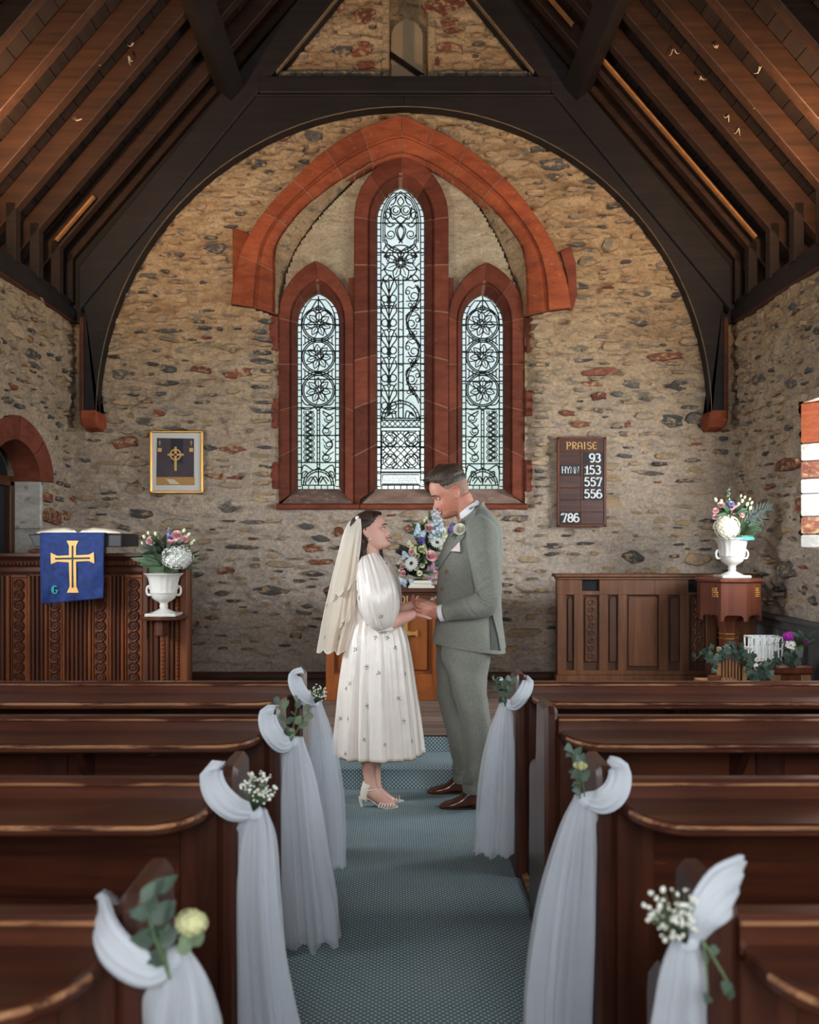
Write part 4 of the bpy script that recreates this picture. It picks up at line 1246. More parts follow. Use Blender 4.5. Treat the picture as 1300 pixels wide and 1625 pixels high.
# ------------------------------------------------------------------ lettering (stroke glyphs on a unit box)
def _arc(cx, cy, rx, ry, a0, a1, n=9):
    return [(cx + rx * math.cos(math.radians(a0 + (a1 - a0) * i / n)), cy + ry * math.sin(math.radians(a0 + (a1 - a0) * i / n))) for i in range(n + 1)]
GL = {
    'H': [[(.1, 0), (.1, 1)], [(.9, 0), (.9, 1)], [(.1, .5), (.9, .5)]], 'Y': [[(.05, 1), (.5, .48)], [(.95, 1), (.5, .48)], [(.5, .48), (.5, 0)]],
    'M': [[(.02, 0), (.12, 1), (.5, .15), (.88, 1), (.98, 0)]], 'N': [[(.08, 0), (.08, 1), (.92, 0), (.92, 1)]], 'O': [_arc(.5, .5, .46, .5, 0, 360, 18)],
    'L': [[(.15, 1), (.15, 0), (.85, 0), (.9, .22)]], 'P': [[(.15, 0), (.15, 1)], [(.0, 1)] + _arc(.45, .74, .45, .26, 90, -90) + [(.15, .48)]],
    'R': [[(.15, 0), (.15, 1)], [(.0, 1)] + _arc(.45, .76, .42, .24, 90, -90) + [(.15, .52)], [(.45, .52), (.7, .1), (.98, 0)]],
    'A': [[(.0, 0), (.08, .1)] + _arc(.5, .6, .42, .4, 180, 0) + [(.92, .05), (1, 0)], [(.08, .42), (.92, .42)]], 'I': [[(.5, 0), (.5, 1)], [(.3, 0), (.7, 0)], [(.3, 1), (.7, 1)]],
    'S': [_arc(.5, .75, .38, .25, 20, 270) + _arc(.5, .25, .40, .25, 90, -160)], 'E': [_arc(.55, .5, .5, .5, 50, 310, 14), [(.08, .5), (.75, .5)]],
    'G': [_arc(.5, .5, .46, .5, 45, 350, 14) + [(.96, .42), (.55, .42)], [(.3, .95), (.3, .08)]],
    '1': [[(.2, .78), (.5, 1), (.5, 0)], [(.2, 0), (.8, 0)]], '3': [_arc(.45, .76, .38, .24, 150, -90) + _arc(.45, .26, .45, .26, 90, -150)],
    '5': [[(.85, 1), (.2, 1), (.15, .55)] + _arc(.45, .32, .45, .32, 120, -150)], '7': [[(.05, .85), (.05, 1), (.95, 1), (.42, 0)]],
    '6': [_arc(.5, .5, .45, .5, 50, 180, 8) + _arc(.5, .3, .45, .3, 180, -180, 14)], '8': [_arc(.5, .75, .36, .25, 0, 360, 14), _arc(.5, .26, .45, .26, 0, 360, 14)],
    '9': [_arc(.5, .7, .45, .3, 0, 360, 14), _arc(.5, .5, .45, .5, 20, -130, 8)],
    '+': [[(.5, .1), (.5, .9)], [(.1, .55), (.9, .55)]]}
def write(mb, text, x, z, y, w, h, pen, gap=.25, thin=.5):
    """letters on a plane facing the nave (-y); x,z = lower left of the first letter"""
    for ch in text:
        if ch != ' ':
            ww = w * (.62 if ch in 'I1' else 1.0); ox = 0
            for st in GL[ch]:
                P = [(x + ox + u * ww, y, z + v * h) for u, v in st]
                rad = []
                for i in range(len(P)):
                    a = P[max(0, i - 1)]; b = P[min(len(P) - 1, i + 1)]
                    dz = abs(b[2] - a[2]); dx = abs(b[0] - a[0]); rad.append(pen * (thin + (1 - thin) * dz / (dz + dx + 1e-6)))
                mb.tube(P, rad, 6, flat=.35, up=(0, 1, 0))
                for e in (P[0], P[-1]):            # little serifs
                    if ch in 'HYMNLP17': mb.box(e[0] - pen * 1.7, e[0] + pen * 1.7, y - pen * .3, y + pen * .2, e[2] - pen * .3, e[2] + pen * .3)
            x += ww + w * gap
        else: x += w * .6
    return x
def text_w(text, w, gap=.25): return sum((w * (.62 if c in 'I1' else 1.0) + w * gap) if c != ' ' else w * .6 for c in text) - w * gap

def pbox(mb, x0, x1, y0, y1, d, dep, c=.004, mi=0):
    mb.box(WX(x0, d), WX(x1, d), d, d + dep, WZ(y1, d), WZ(y0, d), c, mi); return mb

# ------------------------------------------------------------------ carved pulpit screen, left
D1 = 6.50
scr = thing('pulpit_screen', 'carved oak pulpit front with columns of interlaced roundels at the left', 'pulpit', (-2.2, D1 + .1, ZC))
mb = MB(); mb.box(-2.86, WX(297, D1), D1 + .04, D1 + .16, ZC, WZ(884, D1)); mb.build('panel_ground', M['oak_dark'], scr)
z1, z0 = WZ(878, D1), WZ(910, D1); h = z1 - z0
prof = [(D1 + .16, z0), (D1 + .01, z0), (D1 - .0, z0 + h * .1), (D1 + .01, z0 + h * .3), (D1 - .03, z0 + h * .42), (D1 - .035, z0 + h * .6), (D1 - .02, z0 + h * .68), (D1 - .06, z0 + h * .86), (D1 - .06, z1), (D1 + .16, z1)]
MB().prism(prof, 'x', -2.87, WX(228, D1), .004).build('cornice', M['oak_x'], scr)
mb = MB(); x = -2.85
while x < WX(226, D1): mb.box(x, x + .018, D1 - .047, D1, z0 + h * .44, z0 + h * .58, .005); x += .026
mb.build('bead_moulding', M['oak_x'], scr, kind='stuff')
MB().box(-2.86, WX(297, D1), D1 + .0, D1 + .06, ZC, ZC + .14, .01).build('plinth', M['oak_x'], scr)
ros = None
for (a, b) in ((17, 43), (77, 98), (146, 172), (198, 226)):
    pil = pbox(MB(), a, b, 914, 1110, D1 + .012, .04, .004).build('pilaster', M['oak'], scr)
    for e0, e1 in ((a, a + 2.6), (b - 2.6, b)): pbox(MB(), e0, e1, 914, 1110, D1 - .002, .03, .004).build('pilaster_fillet', M['oak'], scr)
    pbox(MB(), a, b, 912, 917, D1 - .006, .03, .004).build('pilaster_cap', M['oak'], scr)
    py = 928
    while py < 1100:
        c = W((a + b) / 2, py, D1 + .008)
        if ros is None:
            mb = MB(); R_ = .036
            rg = []
            for i in range(15):
                t = 2 * PI * i / 14; o = Vector((math.cos(t), 0, math.sin(t)))
                rg.append([tuple(o * (R_ - .008)), tuple(o * (R_ - .006) + Vector((0, -.011, 0))), tuple(o * R_ + Vector((0, -.013, 0))), tuple(o * (R_ + .006))])
            mb.rings(rg, close=False)
            for i in range(6):
                t = 2 * PI * i / 6; mb.ball((.014 * math.cos(t), -.004, .014 * math.sin(t)), (.010, .006, .010), 6, 4)
            mb.ball((0, -.005, 0), (.006, .007, .006), 6, 4)
            ros = mb.build('carved_roundel', M['oak_dark'], scr, 40, local=True); ros.location = c - scr.location
        else: inst('carved_roundel', ros.data, scr, c - scr.location)
        py += 16.4
def rib(a, b, mat, d=D1 + .025, y0=914, y1=1110, proud=.03):
    xa, xb = WX(a, d), WX(b, d); n = 6
    poly = [(xa, d + .02)] + [((xa + xb) / 2 - (xb - xa) / 2 * math.cos(PI * i / n), d - proud * math.sin(PI * i / n) * .6) for i in range(n + 1)] + [(xb, d + .02)]
    return MB().prism(poly, 'z', WZ(y1, d), WZ(y0, d)).build('linenfold_rib', mat, scr, 50)
for a, b, n in ((-18, 17, 4), (43, 77, 5), (98, 146, 7), (172, 198, 4)):
    for i in range(n): rib(a + (b - a) * i / n + .4, a + (b - a) * (i + 1) / n - .4, M['oak'] if i in (0, n - 1) else M['oak_dark'])
pbox(MB(), 226, 234, 884, 1110, D1 - .02, .08, .006).build('corner_post', M['oak_dark'], scr)
pbox(MB(), 285, 297, 884, 1110, D1 - .02, .10, .006).build('corner_post', M['oak'], scr)
pbox(MB(), 228, 297, 878, 900, D1 - .01, .12, .006).build('end_rail', M['oak_x'], scr)
for a, b in ((235, 244), (244, 253), (262, 270), (270, 277)): rib(a, b, M['oak_dark'])
for a, b in ((254, 261), (278, 284)):
    pbox(MB(), a, b, 900, 1110, D1 + .01, .03, .003).build('bead_strip', M['oak'], scr)
    mb = MB(); py = 905
    while py < 1100: mb.ball(W((a + b) / 2, py, D1 + .008), (.011, .008, .011), 6, 4); py += 6.2
    mb.build('carved_beads', M['oak'], scr, kind='stuff')
# half round bracket shelf
zs = WZ(977, 6.36)
poly = [(WX(218, 6.36), D1 - .02), (WX(220, 6.36), 6.38), (WX(232, 6.30), 6.28), (WX(256, 6.30), 6.24), (WX(280, 6.30), 6.28), (WX(292, 6.36), 6.38), (WX(293, 6.36), D1 - .02)]
MB().prism(poly, 'z', zs - .028, zs, .008).build('bracket_shelf', M['oak_dark'], scr)
MB().box(WX(250, 6.4), WX(262, 6.4), 6.32, D1, zs - .14, zs - .028, .01).build('shelf_bracket', M['oak_dark'], scr)

# reading desk, open bible, blue fall
DD = 6.30
desk = thing('book_stand', 'black reading desk on top of the carved pulpit front', 'book stand', (WX(119, DD), DD + .2, WZ(878, D1)))
zt, zb_ = WZ(848, DD), WZ(868, DD)
MB().prism([(WX(45, DD), zt), (WX(55, DD), zb_), (WX(193, DD), zb_), (WX(193, DD), zt)], 'y', DD, DD + .42, .006).build('desk_board', M['black'], desk)
MB().box(WX(90, DD), WX(148, DD), DD + .14, DD + .30, WZ(878, D1) - .0, zb_ + .01, .01).build('desk_foot', M['oak_dark'], desk)
bib = thing('open_bible', 'large open book with cream pages on the black reading desk', 'book', (WX(119, DD), DD + .2, zt))
MB().box(WX(50, DD), WX(190, DD), DD + .035, DD + .36, zt, zt + .008, .002).build('cover', M['oak_dark'], bib)
for s in (-1, 1):
    pr = [(0, .012), (s * .03, .032), (s * .09, .046), (s * .17, .040), (s * .25, .024), (s * .285, .012), (s * .285, .008), (0, .008)]
    xc = WX(119.5, DD)
    MB().prism([(xc + s * .004 + u, zt + v) for u, v in pr], 'y', DD + .06, DD + .35).build('page_block', M['paper'], bib, 40)
    mb = MB()
    for k in range(4):
        q = .72 + .07 * k; mb.prism([(xc + s * .006 + u, zt + .003 + v * q) for u, v in pr[1:6]] + [(xc + s * .006 + u, zt + .0015 + v * q) for u, v in pr[5:0:-1]], 'y', DD + .057, DD + .061)
    mb.build('page_edges', plain('page_edge_shadow', rgb(150, 134, 112), .8), bib, kind='stuff')
def velvet():
    m, nt, b = nodes_of('blue_velvet')
    n = noise_tex(nt, coords(nt, world_space=True), 26, 5, .6); n2 = noise_tex(nt, coords(nt, (1, 1, .5), world_space=True), 7, 3, .6)
    c = ramp(nt, n, [(.3, rgb(6, 20, 60)), (.7, rgb(13, 50, 116))]); c = mix(nt, ramp(nt, n2, [(.45, (0, 0, 0)), (.7, (.6, .6, .6))]), c, rgb(10, 36, 96))
    L(nt, c, b.inputs['Base Color']); b.inputs['Roughness'].default_value = .8; b.inputs['Sheen Weight'].default_value = .3; b.inputs['Sheen Tint'].default_value = rgb(40, 90, 170)
    bump(nt, b, n, .4, .006); return m
M['velvet'] = velvet()
fall = thing('pulpit_fall', 'blue velvet cloth with a gold cross hanging from the reading desk', 'cloth', (WX(118, DD), DD - .02, WZ(900, DD)))
U_, V_ = 40, 44
def cloth_y(px, py):
    t = (py - 846) / 110
    return DD - .028 - .012 * math.sin((px - 66) * .16 + t * 2.0) * t * t - .006 * math.sin((px + py) * .12) * t
rows = []
rows.append([(WX(66 + 102 * i / U_, DD), DD + .028, WZ(847.2, DD)) for i in range(U_ + 1)])
rows.append([(WX(66 + 102 * i / U_, DD), DD - .01, WZ(846.5, DD)) for i in range(U_ + 1)])
for j in range(V_ + 1):
    t = j / V_; row = []
    for i in range(U_ + 1):
        s = i / U_
        px = (66 + 2.5 * t) + (102 - 4.5 * t) * s; py = 847.5 + (110.5 - 9 * s) * t
        row.append((WX(px, DD), cloth_y(px, py), WZ(py, DD)))
    rows.append(row)
mb = MB(); mb.rings(rows, close=False)
fl = mb.build('cloth', M['velvet'], fall, 180)
sol = fl.modifiers.new('thick', 'SOLIDIFY'); sol.thickness = .006
def applique(name, poly, mat, off):
    mb = MB()
    v = [(WX(x, DD), cloth_y(x, y) - off, WZ(y, DD)) for x, y in poly]
    n = len(v); v2 = [(a, b + .004, c) for a, b, c in v]
    mb.add(v + v2, [tuple(range(n))] + [(i, n + i, n + (i + 1) % n, (i + 1) % n) for i in range(n)])
    mb.build(name, mat, fall, 20)
applique('gold_cross', [(113, 881), (113, 866), (109, 858), (128, 858), (124, 866), (124, 881), (144, 880), (152, 876), (153, 894), (144, 890), (124, 891), (124, 930), (128, 940), (110, 940), (114, 930), (113, 892), (94, 891), (84, 895), (84, 877), (94, 882)], M['gold_cloth'], .013)
applique('cross_slit', [(117.3, 866), (119.8, 866), (119.8, 932), (117.3, 932)], M['black'], .018)
applique('cross_slit', [(91, 885), (146, 884), (146, 887), (91, 888)], M['black'], .018)
mb = MB(); write(mb, 'G', WX(86, DD), WZ(941, DD), DD - .048, .040, .050, .0045, thin=.7); mb.build('letter', plain('teal_thread', rgb(40, 150, 140), .7), fall)

# ------------------------------------------------------------------ white urns
def make_urn(name, label, c, s=1.0):
    """c = foot centre; s = height / .29"""
    u = thing(name, label, 'vase', c)
    prof = [(.022, .0), (.028, .03), (.030, .034), (.026, .05), (.033, .062), (.060, .075), (.078, .092), (.085, .115), (.088, .125), (.092, .128), (.091, .134), (.092, .16), (.097, .20), (.107, .232), (.128, .252), (.134, .256), (.130, .260), (.104, .236), (.092, .20), (.0, .19)]
    R = []
    n = 64
    for r, z in prof:
        row = []
        for i in range(n):
            t = 2 * PI * i / n
            fl = 1 + (.022 * math.cos(16 * t) if .125 < z < .25 else 0)
            row.append((c[0] + s * r * fl * math.cos(t), c[1] + s * r * fl * math.sin(t), c[2] + s * (.03 + z)))
        R.append(row)
    MB().rings(R, True, True, False).build('bowl', M['ceramic'], u, 60)
    mb = MB(); mb.box(c[0] - .105 * s, c[0] + .105 * s, c[1] - .105 * s, c[1] + .105 * s, c[2], c[2] + .020 * s, .005)
    mb.lathe([(.085 * s, c[2] + .020 * s), (.070 * s, c[2] + .028 * s), (.040 * s, c[2] + .042 * s), (.022 * s, c[2] + .052 * s)], c[0], c[1], 32)
    mb.build('foot', M['ceramic'], u, 40)
    for q in (-1, 1):
        pts = [(.082, .115), (.106, .112), (.116, .135), (.114, .160), (.102, .172), (.094, .164), (.098, .152)]
        P = [(c[0] + q * s * x, c[1], c[2] + s * (.03 + z)) for x, z in catmull(pts, 18)]
        MB().tube(P, [.010 * s * (1 - .4 * i / 17) for i in range(18)], 8).build('handle', M['ceramic'], u, 60)
    return u
urn_l = make_urn('urn_vase', 'white two-handled urn on the round shelf of the carved pulpit', (WX(260, 6.36), 6.36, zs), 1.0)

# ------------------------------------------------------------------ communion table
DA = 7.10
AX0, AX1 = 517, 771
alt = thing('communion_table', 'oak communion table lettered in gold behind the couple', 'altar', (WX(644, DA), DA + .3, ZC))
pbox(MB(), AX0 - 4, AX1 + 4, 934, 941, DA - .03, .66, .008).build('table_top', M['oak_x'], alt)
pbox(MB(), AX0, AX1, 941, 960, DA, .58, .004).build('frieze', M['oak_x'], alt)
pbox(MB(), AX0 - 2, AX1 + 2, 941, 944, DA - .015, .6, .004).build('top_moulding', M['oak_x'], alt)
pbox(MB(), AX0 - 1, AX1 + 1, 959, 962, DA - .010, .6, .003).build('frieze_bead', M['oak_x'], alt)
pbox(MB(), AX0 + 2, AX1 - 2, 960, 1100, DA + .045, .5, 0).build('carcass', M['altar_oak'], alt)
for a, b in ((517, 530), (592, 602), (686, 696), (758, 771)): pbox(MB(), a, b, 961, 1096, DA + .012, .05, .004).build('stile', M['altar_oak'], alt)
for a, b in ((961, 972), (1070, 1096)): pbox(MB(), 529, 759, a, b, DA + .013, .05, .004).build('rail', M['altar_oak'], alt)
for a, b in ((532, 590), (604, 684), (698, 756)):
    pbox(MB(), a + 4, b - 4, 977, 1065, DA + .030, .03, .012).build('field_panel', M['altar_oak'], alt)
pbox(MB(), AX0 - 2, AX1 + 2, 1094, 1113, DA - .006, .6, .008).build('plinth', M['altar_oak'], alt)
pbox(MB(), AX0 - 1, AX1 + 1, 1090, 1095, DA + .002, .59, .006).build('plinth_moulding', M['altar_oak'], alt)
cx_, cyy = 643, 1005
MB().prism([(WX(x, DA + .02), WZ(y, DA + .02)) for x, y in [(cx_ - 4, cyy - 4), (cx_ - 4, 989), (cx_ - 8, 983), (cx_ + 8, 983), (cx_ + 4, 989), (cx_ + 4, cyy - 4), (cx_ + 14, cyy - 3), (cx_ + 20, cyy - 6), (cx_ + 20, cyy + 6), (cx_ + 14, cyy + 3), (cx_ + 4, cyy + 4),
    (cx_ + 4, 1050), (cx_ + 8, 1057), (cx_ - 8, 1057), (cx_ - 4, 1050), (cx_ - 4, cyy + 4), (cx_ - 14, cyy + 3), (cx_ - 20, cyy + 6), (cx_ - 20, cyy - 6), (cx_ - 14, cyy - 3)]], 'y', DA + .03, DA + .005, .003).build('gold_cross', M['gold'], alt)
mb = MB()
lw, lh = .040, .050; zt_ = WZ(956.5, DA)
for word_c in (560, 644, 728):
    tw = text_w('HOLY', lw); write(mb, 'HOLY', WX(word_c, DA) - tw / 2, zt_, DA - .003, lw, lh, .0052)
for cxx in (602, 686): write(mb, '+', WX(cxx, DA) - .018, zt_, DA - .003, .036, .05, .0042, thin=1)
mb.build('frieze_lettering', M['gold_paint'], alt, kind='stuff', label='gold lettering reading HOLY between small crosses')

# booklets on the communion table
bk = [(648, 690, 929.5, 933, 7.16, 0), (650, 684, 926.5, 929.5, 7.18, .05), (652, 687, 924.0, 926.5, 7.17, -.08), (655, 683, 921.2, 924.0, 7.19, .1)]
for i, (a, b, c, d, dep, rt) in enumerate(bk):
    ctr = ((WX(a, dep) + WX(b, dep)) / 2, dep + .07, WZ(d, dep))
    t = thing('order_of_service', ['lowest white booklet of the stack on the communion table', 'second white booklet from the bottom of the communion table stack', 'third white booklet from the bottom of the communion table stack', 'topmost white booklet of the stack on the communion table'][i], 'booklet', ctr, 'white booklets on the communion table')
    w2 = (WX(b, dep) - WX(a, dep)) / 2; hh = WZ(c, dep) - WZ(d, dep)
    MB().box(-w2, w2, -.07, .07, 0, hh * .4, .001).build('cover', M['white_paper'], t, local=True)
    MB().box(-w2 * .98, w2 * .98, -.069, .069, hh * .4, hh * .92, .001).build('pages', M['paper'], t, local=True)
    t.rotation_euler.z = rt

# ------------------------------------------------------------------ choir stall front, right
DS = 7.60
st = thing('choir_stall', 'brown panelled choir stall front with carved strips below the hymn board', 'choir stall', (WX(1010, DS), DS + .1, ZC))
sx1 = 1200
mb = MB(); pbox(mb, 886, sx1, 920, 1096, DS + .03, .08, 0); mb.build('panel_ground', M['stall_carve'], st)
pbox(MB(), 881, sx1 + 2, 911, 916, DS - .03, .18, .006).build('capping', M['stall'], st)
pbox(MB(), 884, sx1, 916, 920, DS - .012, .14, .004).build('capping_moulding', M['stall'], st)
mb = MB()
pbox(mb, 884, 924, 920, 944, DS, .08, .003); pbox(mb, 951.5, 1093, 920, 944, DS, .08, .003); pbox(mb, 1122.5, sx1, 920, 944, DS, .08, .003)
pbox(mb, 924, 951.5, 938, 944, DS, .08, .0); pbox(mb, 1093, 1122.5, 940, 944, DS, .08, .0)
mb.build('top_rail', M['stall'], st)
for a, b in ((924, 951), (1093, 1122)): pbox(MB(), a, b, 919, 941, DS + .025, .02, 0).build('sound_hole', M['void'], st)
pan = [(899, 911, 0), (926, 951, 1), (965, 981, 0), (995, 1046, 2), (1061, 1080, 0), (1094, 1121, 1), (1138, 1160, 0)]
e = 884
for a, b, k in pan + [(sx1, sx1, 0)]:
    pbox(MB(), e, a, 943, 1066, DS + .002, .07, .004).build('stile', M['stall'], st)
    e = b
    if a == sx1: break
    yb = 1054 if k != 2 else 1061
    ca = [(a, 948), (a + 3, 944), (b - 3, 944), (b, 948), (b, yb), (a, yb)]
    MB().prism([(WX(x, DS + .02), WZ(y, DS + .02)) for x, y in [(a + 1.5, 951), (a + 4, 947), (b - 4, 947), (b - 1.5, 951), (b - 1.5, yb - 3), (a + 1.5, yb - 3)]], 'y', DS + .04, DS + .018, .008).build('field_panel', M['stall'] if k == 2 else M['stall_carve'], st)
    if k == 1:
        mb = MB(); py = 956; q = 0
        while py < yb - 8:
            q += 1; c = W((a + b) / 2, py, DS + .014)
            pts = [(c.x + .022 * math.cos(t) * (1 - .08 * t), c.y, c.z + .028 * math.sin(t) * (1 - .08 * t)) for t in np.linspace(0, 6.5, 15)]
            mb.tube([(p[0] * 1, p[1], p[2]) for p in pts], .006, 4); mb.ball((c.x + (.02 if q % 2 else -.02), c.y, c.z - .035), (.016, .008, .012), 6, 4)
            py += 12.2
        mb.build('carved_scroll', M['stall'], st, 40, kind='stuff')
pbox(MB(), 884, sx1, 1064, 1072, DS - .004, .08, .006).build('bottom_rail', M['stall'], st)
pbox(MB(), 882, sx1, 1072, 1098, DS - .02, .12, .006).build('base_board', M['stall'], st)

# ------------------------------------------------------------------ octagonal font, right
DF = 6.95
fx, fy = WX(1176, DF), DF + .26
fo = thing('baptismal_font', 'octagonal wooden font on a column with gilt bands at the right', 'font', (fx, fy, ZC))
def octa(r, z, ph=.22): return [(fx + r * math.cos(ph + PI / 4 * i), fy + r * math.sin(ph + PI / 4 * i), z) for i in range(8)]
zf1, zf0 = WZ(926, DF), WZ(985, DF)
ztop = WZ(919, DF)
MB().rings([octa(.235, zf1), octa(.262, zf1 + .010), octa(.262, ztop - .006), octa(.255, ztop)]).build('top_slab', M['font_wood'], fo, 20)
MB().rings([octa(.225, zf0 + .05), octa(.240, zf0 + .052), octa(.240, zf1)]).build('bowl_case', M['font_wood'], fo, 20)
o8 = octa(.240, 0)
for i in range(8):
    a, b = Vector(o8[i]), Vector(o8[(i + 1) % 8]); n = ((a + b) / 2 - Vector((fx, fy, 0))).normalized()
    def at(s, z, o=0): p = a.lerp(b, s) + n * o; return (p.x, p.y, z)
    ss = [.0, .10, .13, .22, .78, .87, .90, 1]; zz = [zf0 - .01, zf0 - .01, zf0 + .02, zf0 + .035, zf0 + .035, zf0 + .02, zf0 - .01, zf0 - .01]
    R = [[at(s, z, .004), at(s, zf0 + .06, .004), at(s, zf0 + .06, -.02), at(s, z, -.02)] for s, z in zip(ss, zz)]
    MB().rings(R).build('scalloped_apron', M['font_wood'], fo, 20)
    if n.y < -.35:
        mb = MB(); rr = random.Random(4)
        for kx in range(5):
            for kz in range(5):
                if rr.random() < .84:
                    s0 = .62 + kx * .055 if n.x < 0 else .58 + kx * .055; z = zf0 + .175 + kz * .015
                    p = Vector(at(s0, z, .005)); mb.ball(p, (.0075, .0075, .0065), 6, 4)
        if abs(n.x) > .3: mb.build('gilt_emblem', M['gold'], fo, 60)
MB().rings([octa(.075, ZC + .10), octa(.075, zf0 - .1), octa(.095, zf0 - .02), octa(.16, zf0 + .05)]).build('column', M['font_wood'], fo, 20)
for py in (1010, 1018): z = WZ(py, DF); MB().rings([octa(.078, z - .008), octa(.084, z - .004), octa(.084, z + .004), octa(.078, z + .008)]).build('gilt_band', M['brass'], fo, 20)
MB().rings([octa(.24, ZC), octa(.24, ZC + .05), octa(.17, ZC + .08), octa(.09, ZC + .12)]).build('base', M['font_wood'], fo, 20)
urn_r = make_urn('urn_vase', 'white two-handled urn on top of the octagonal font', (WX(1170, 7.1), fy, ztop), 1.06)

# ------------------------------------------------------------------ framed textile, hymn board
DP = 8.215
fr = thing('framed_picture', 'gilt framed picture of a purple banner with a ringed cross', 'picture', (WX(279.5, DP), DP, WZ(733, DP)))
for a, b, c, d in ((237, 322, 683, 687), (237, 322, 779, 783), (237, 241, 683, 783), (318, 322, 683, 783)):
    pbox(MB(), a, b, c, d, DP, .03, .008).build('frame_rail', M['gold'], fr)
pbox(MB(), 240, 319, 686, 780, DP + .014, .012, 0).build('mount', M['cream'], fr)
PD = DP + .012
def flat(name, poly, mat, d=PD, t=.003): return MB().prism([(WX(x, d), WZ(y, d)) for x, y in poly], 'y', d + t, d).build(name, mat, fr, 0)
flat('banner_print', [(249, 695), (308, 696), (308, 757), (248, 757)], plain('purple_banner', rgb(74, 62, 66), .8, var=.15, vscale=10))
flat('banner_fold', [(271, 696), (291, 696), (290, 735), (272, 735)], plain('dark_purple_banner', rgb(48, 40, 50), .8), PD - .0012)
flat('fringe_print', [(248, 757), (309, 757), (309, 770), (248, 770)], plain('gold_fringe', rgb(176, 130, 76), .8, var=.3, vscale=90), PD - .0006)
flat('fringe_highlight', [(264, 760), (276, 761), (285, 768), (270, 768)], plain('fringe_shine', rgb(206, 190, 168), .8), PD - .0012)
mb = MB(); d = PD - .003
mb.box(WX(276.8, d), WX(280.4, d), d, d + .002, WZ(747, d), WZ(709, d)); mb.box(WX(266, d), WX(291.5, d), d, d + .002, WZ(723, d), WZ(720, d))
mb.tube([(WX(278.6 + 8.2 * math.cos(t), d), d, WZ(721.5 + 8.2 * math.sin(t), d)) for t in np.linspace(0, 2 * PI, 25)], .007, 6, flat=.3, up=(0, 1, 0))
mb.build('ringed_cross', M['gold_paint'], fr, 0)
mb = MB()
for x in (253.5, 303.5):
    mb.box(WX(x - .5, d), WX(x + .5, d), d, d + .002, WZ(707, d), WZ(699, d)); mb.box(WX(x - 2, d), WX(x + 2, d), d, d + .002, WZ(702.5, d), WZ(701.5, d)); mb.box(WX(x - 3, d), WX(x + 3, d), d, d + .002, WZ(717, d), WZ(711, d))
mb.build('corner_emblem', M['gold_paint'], fr, 0, kind='stuff')

DH = 8.20
hb = thing('hymn_board', 'brown wooden hymn board headed PRAISE on the stone wall', 'board', (WX(923.5, DH), DH, WZ(765, DH)))
pbox(MB(), 886, 961, 695, 835, DH + .012, .02, 0).build('back_board', M['pew'], hb)
for a, b, c, d in ((884.5, 962.5, 693.5, 697), (884.5, 962.5, 832.5, 836), (884.5, 888.5, 693.5, 836), (958.5, 962.5, 693.5, 836)):
    pbox(MB(), a, b, c, d, DH, .03, .004).build('frame_rail', M['font_wood'], hb)
pbox(MB(), 888, 959, 697, 717, DH + .008, .01, 0).build('header_panel', M['oak_dark'], hb)
mb = MB(); tw = text_w('PRAISE', .040, .22); write(mb, 'PRAISE', WX(923.8, DH) - tw / 2, WZ(712.5, DH), DH + .006, .040, .060, .0052, .22, .55)
mb.build('heading', M['gold_paint'], hb, label='gold lettering reading PRAISE')
rows_ = [717, 736, 755, 774, 793, 812, 831]
for y in rows_: pbox(MB(), 889, 958, y - .9, y + .9, DH + .004, .012, .002).build('slot_rail', M['oak_dark'], hb)
pbox(MB(), 922.2, 925.2, 717, 832, DH + .004, .012, .002).build('slot_divider', M['font_wood'], hb)
cards = [('93', 1, 0), ('153', 1, 1), ('557', 1, 2), ('556', 1, 3), ('HYMN', 0, 1), ('786', 0, 5)]
CARD_LABEL = {'93': 'topmost white number card in the right column of the hymn board', '153': 'white number card right beside the HYMN card on the hymn board',
              '557': 'number card directly below the one beside HYMN on the hymn board', '556': 'lowest number card in the right column of the hymn board',
              'HYMN': 'dark card lettered HYMN in the left column of the hymn board', '786': 'white number card alone at the bottom left of the hymn board'}
M['card'] = plain('dark_card', rgb(40, 36, 40), .7)
for txt, colu, row in cards:
    x0, x1 = ((889.5, 921.5), (925.8, 957.5))[colu]; y0, y1 = rows_[row] + 1.5, rows_[row + 1] - 1.2
    t = thing('hymn_card', CARD_LABEL[txt], 'card', W((x0 + x1) / 2, y1, DH + .004), 'cards in the hymn board')
    pbox(MB(), x0, x1, y0, y1, DH + .0045, .003, 0).build('card', M['card'], t)
    lw = .033 if txt == 'HYMN' else .046; lh = .072 if txt != 'HYMN' else .056
    g = .16; tw = text_w(txt, lw, g); xo = WX((x0 + x1) / 2 + (3 if txt == '93' else 0), DH)
    mb = MB(); write(mb, txt, xo - tw / 2, WZ((y0 + y1) / 2, DH) - lh / 2, DH + .0025, lw, lh, .0038 if txt == 'HYMN' else .0085, g, .62 if txt != 'HYMN' else .5)
    mb.build('numerals' if txt != 'HYMN' else 'lettering', M['white_paint'], t)
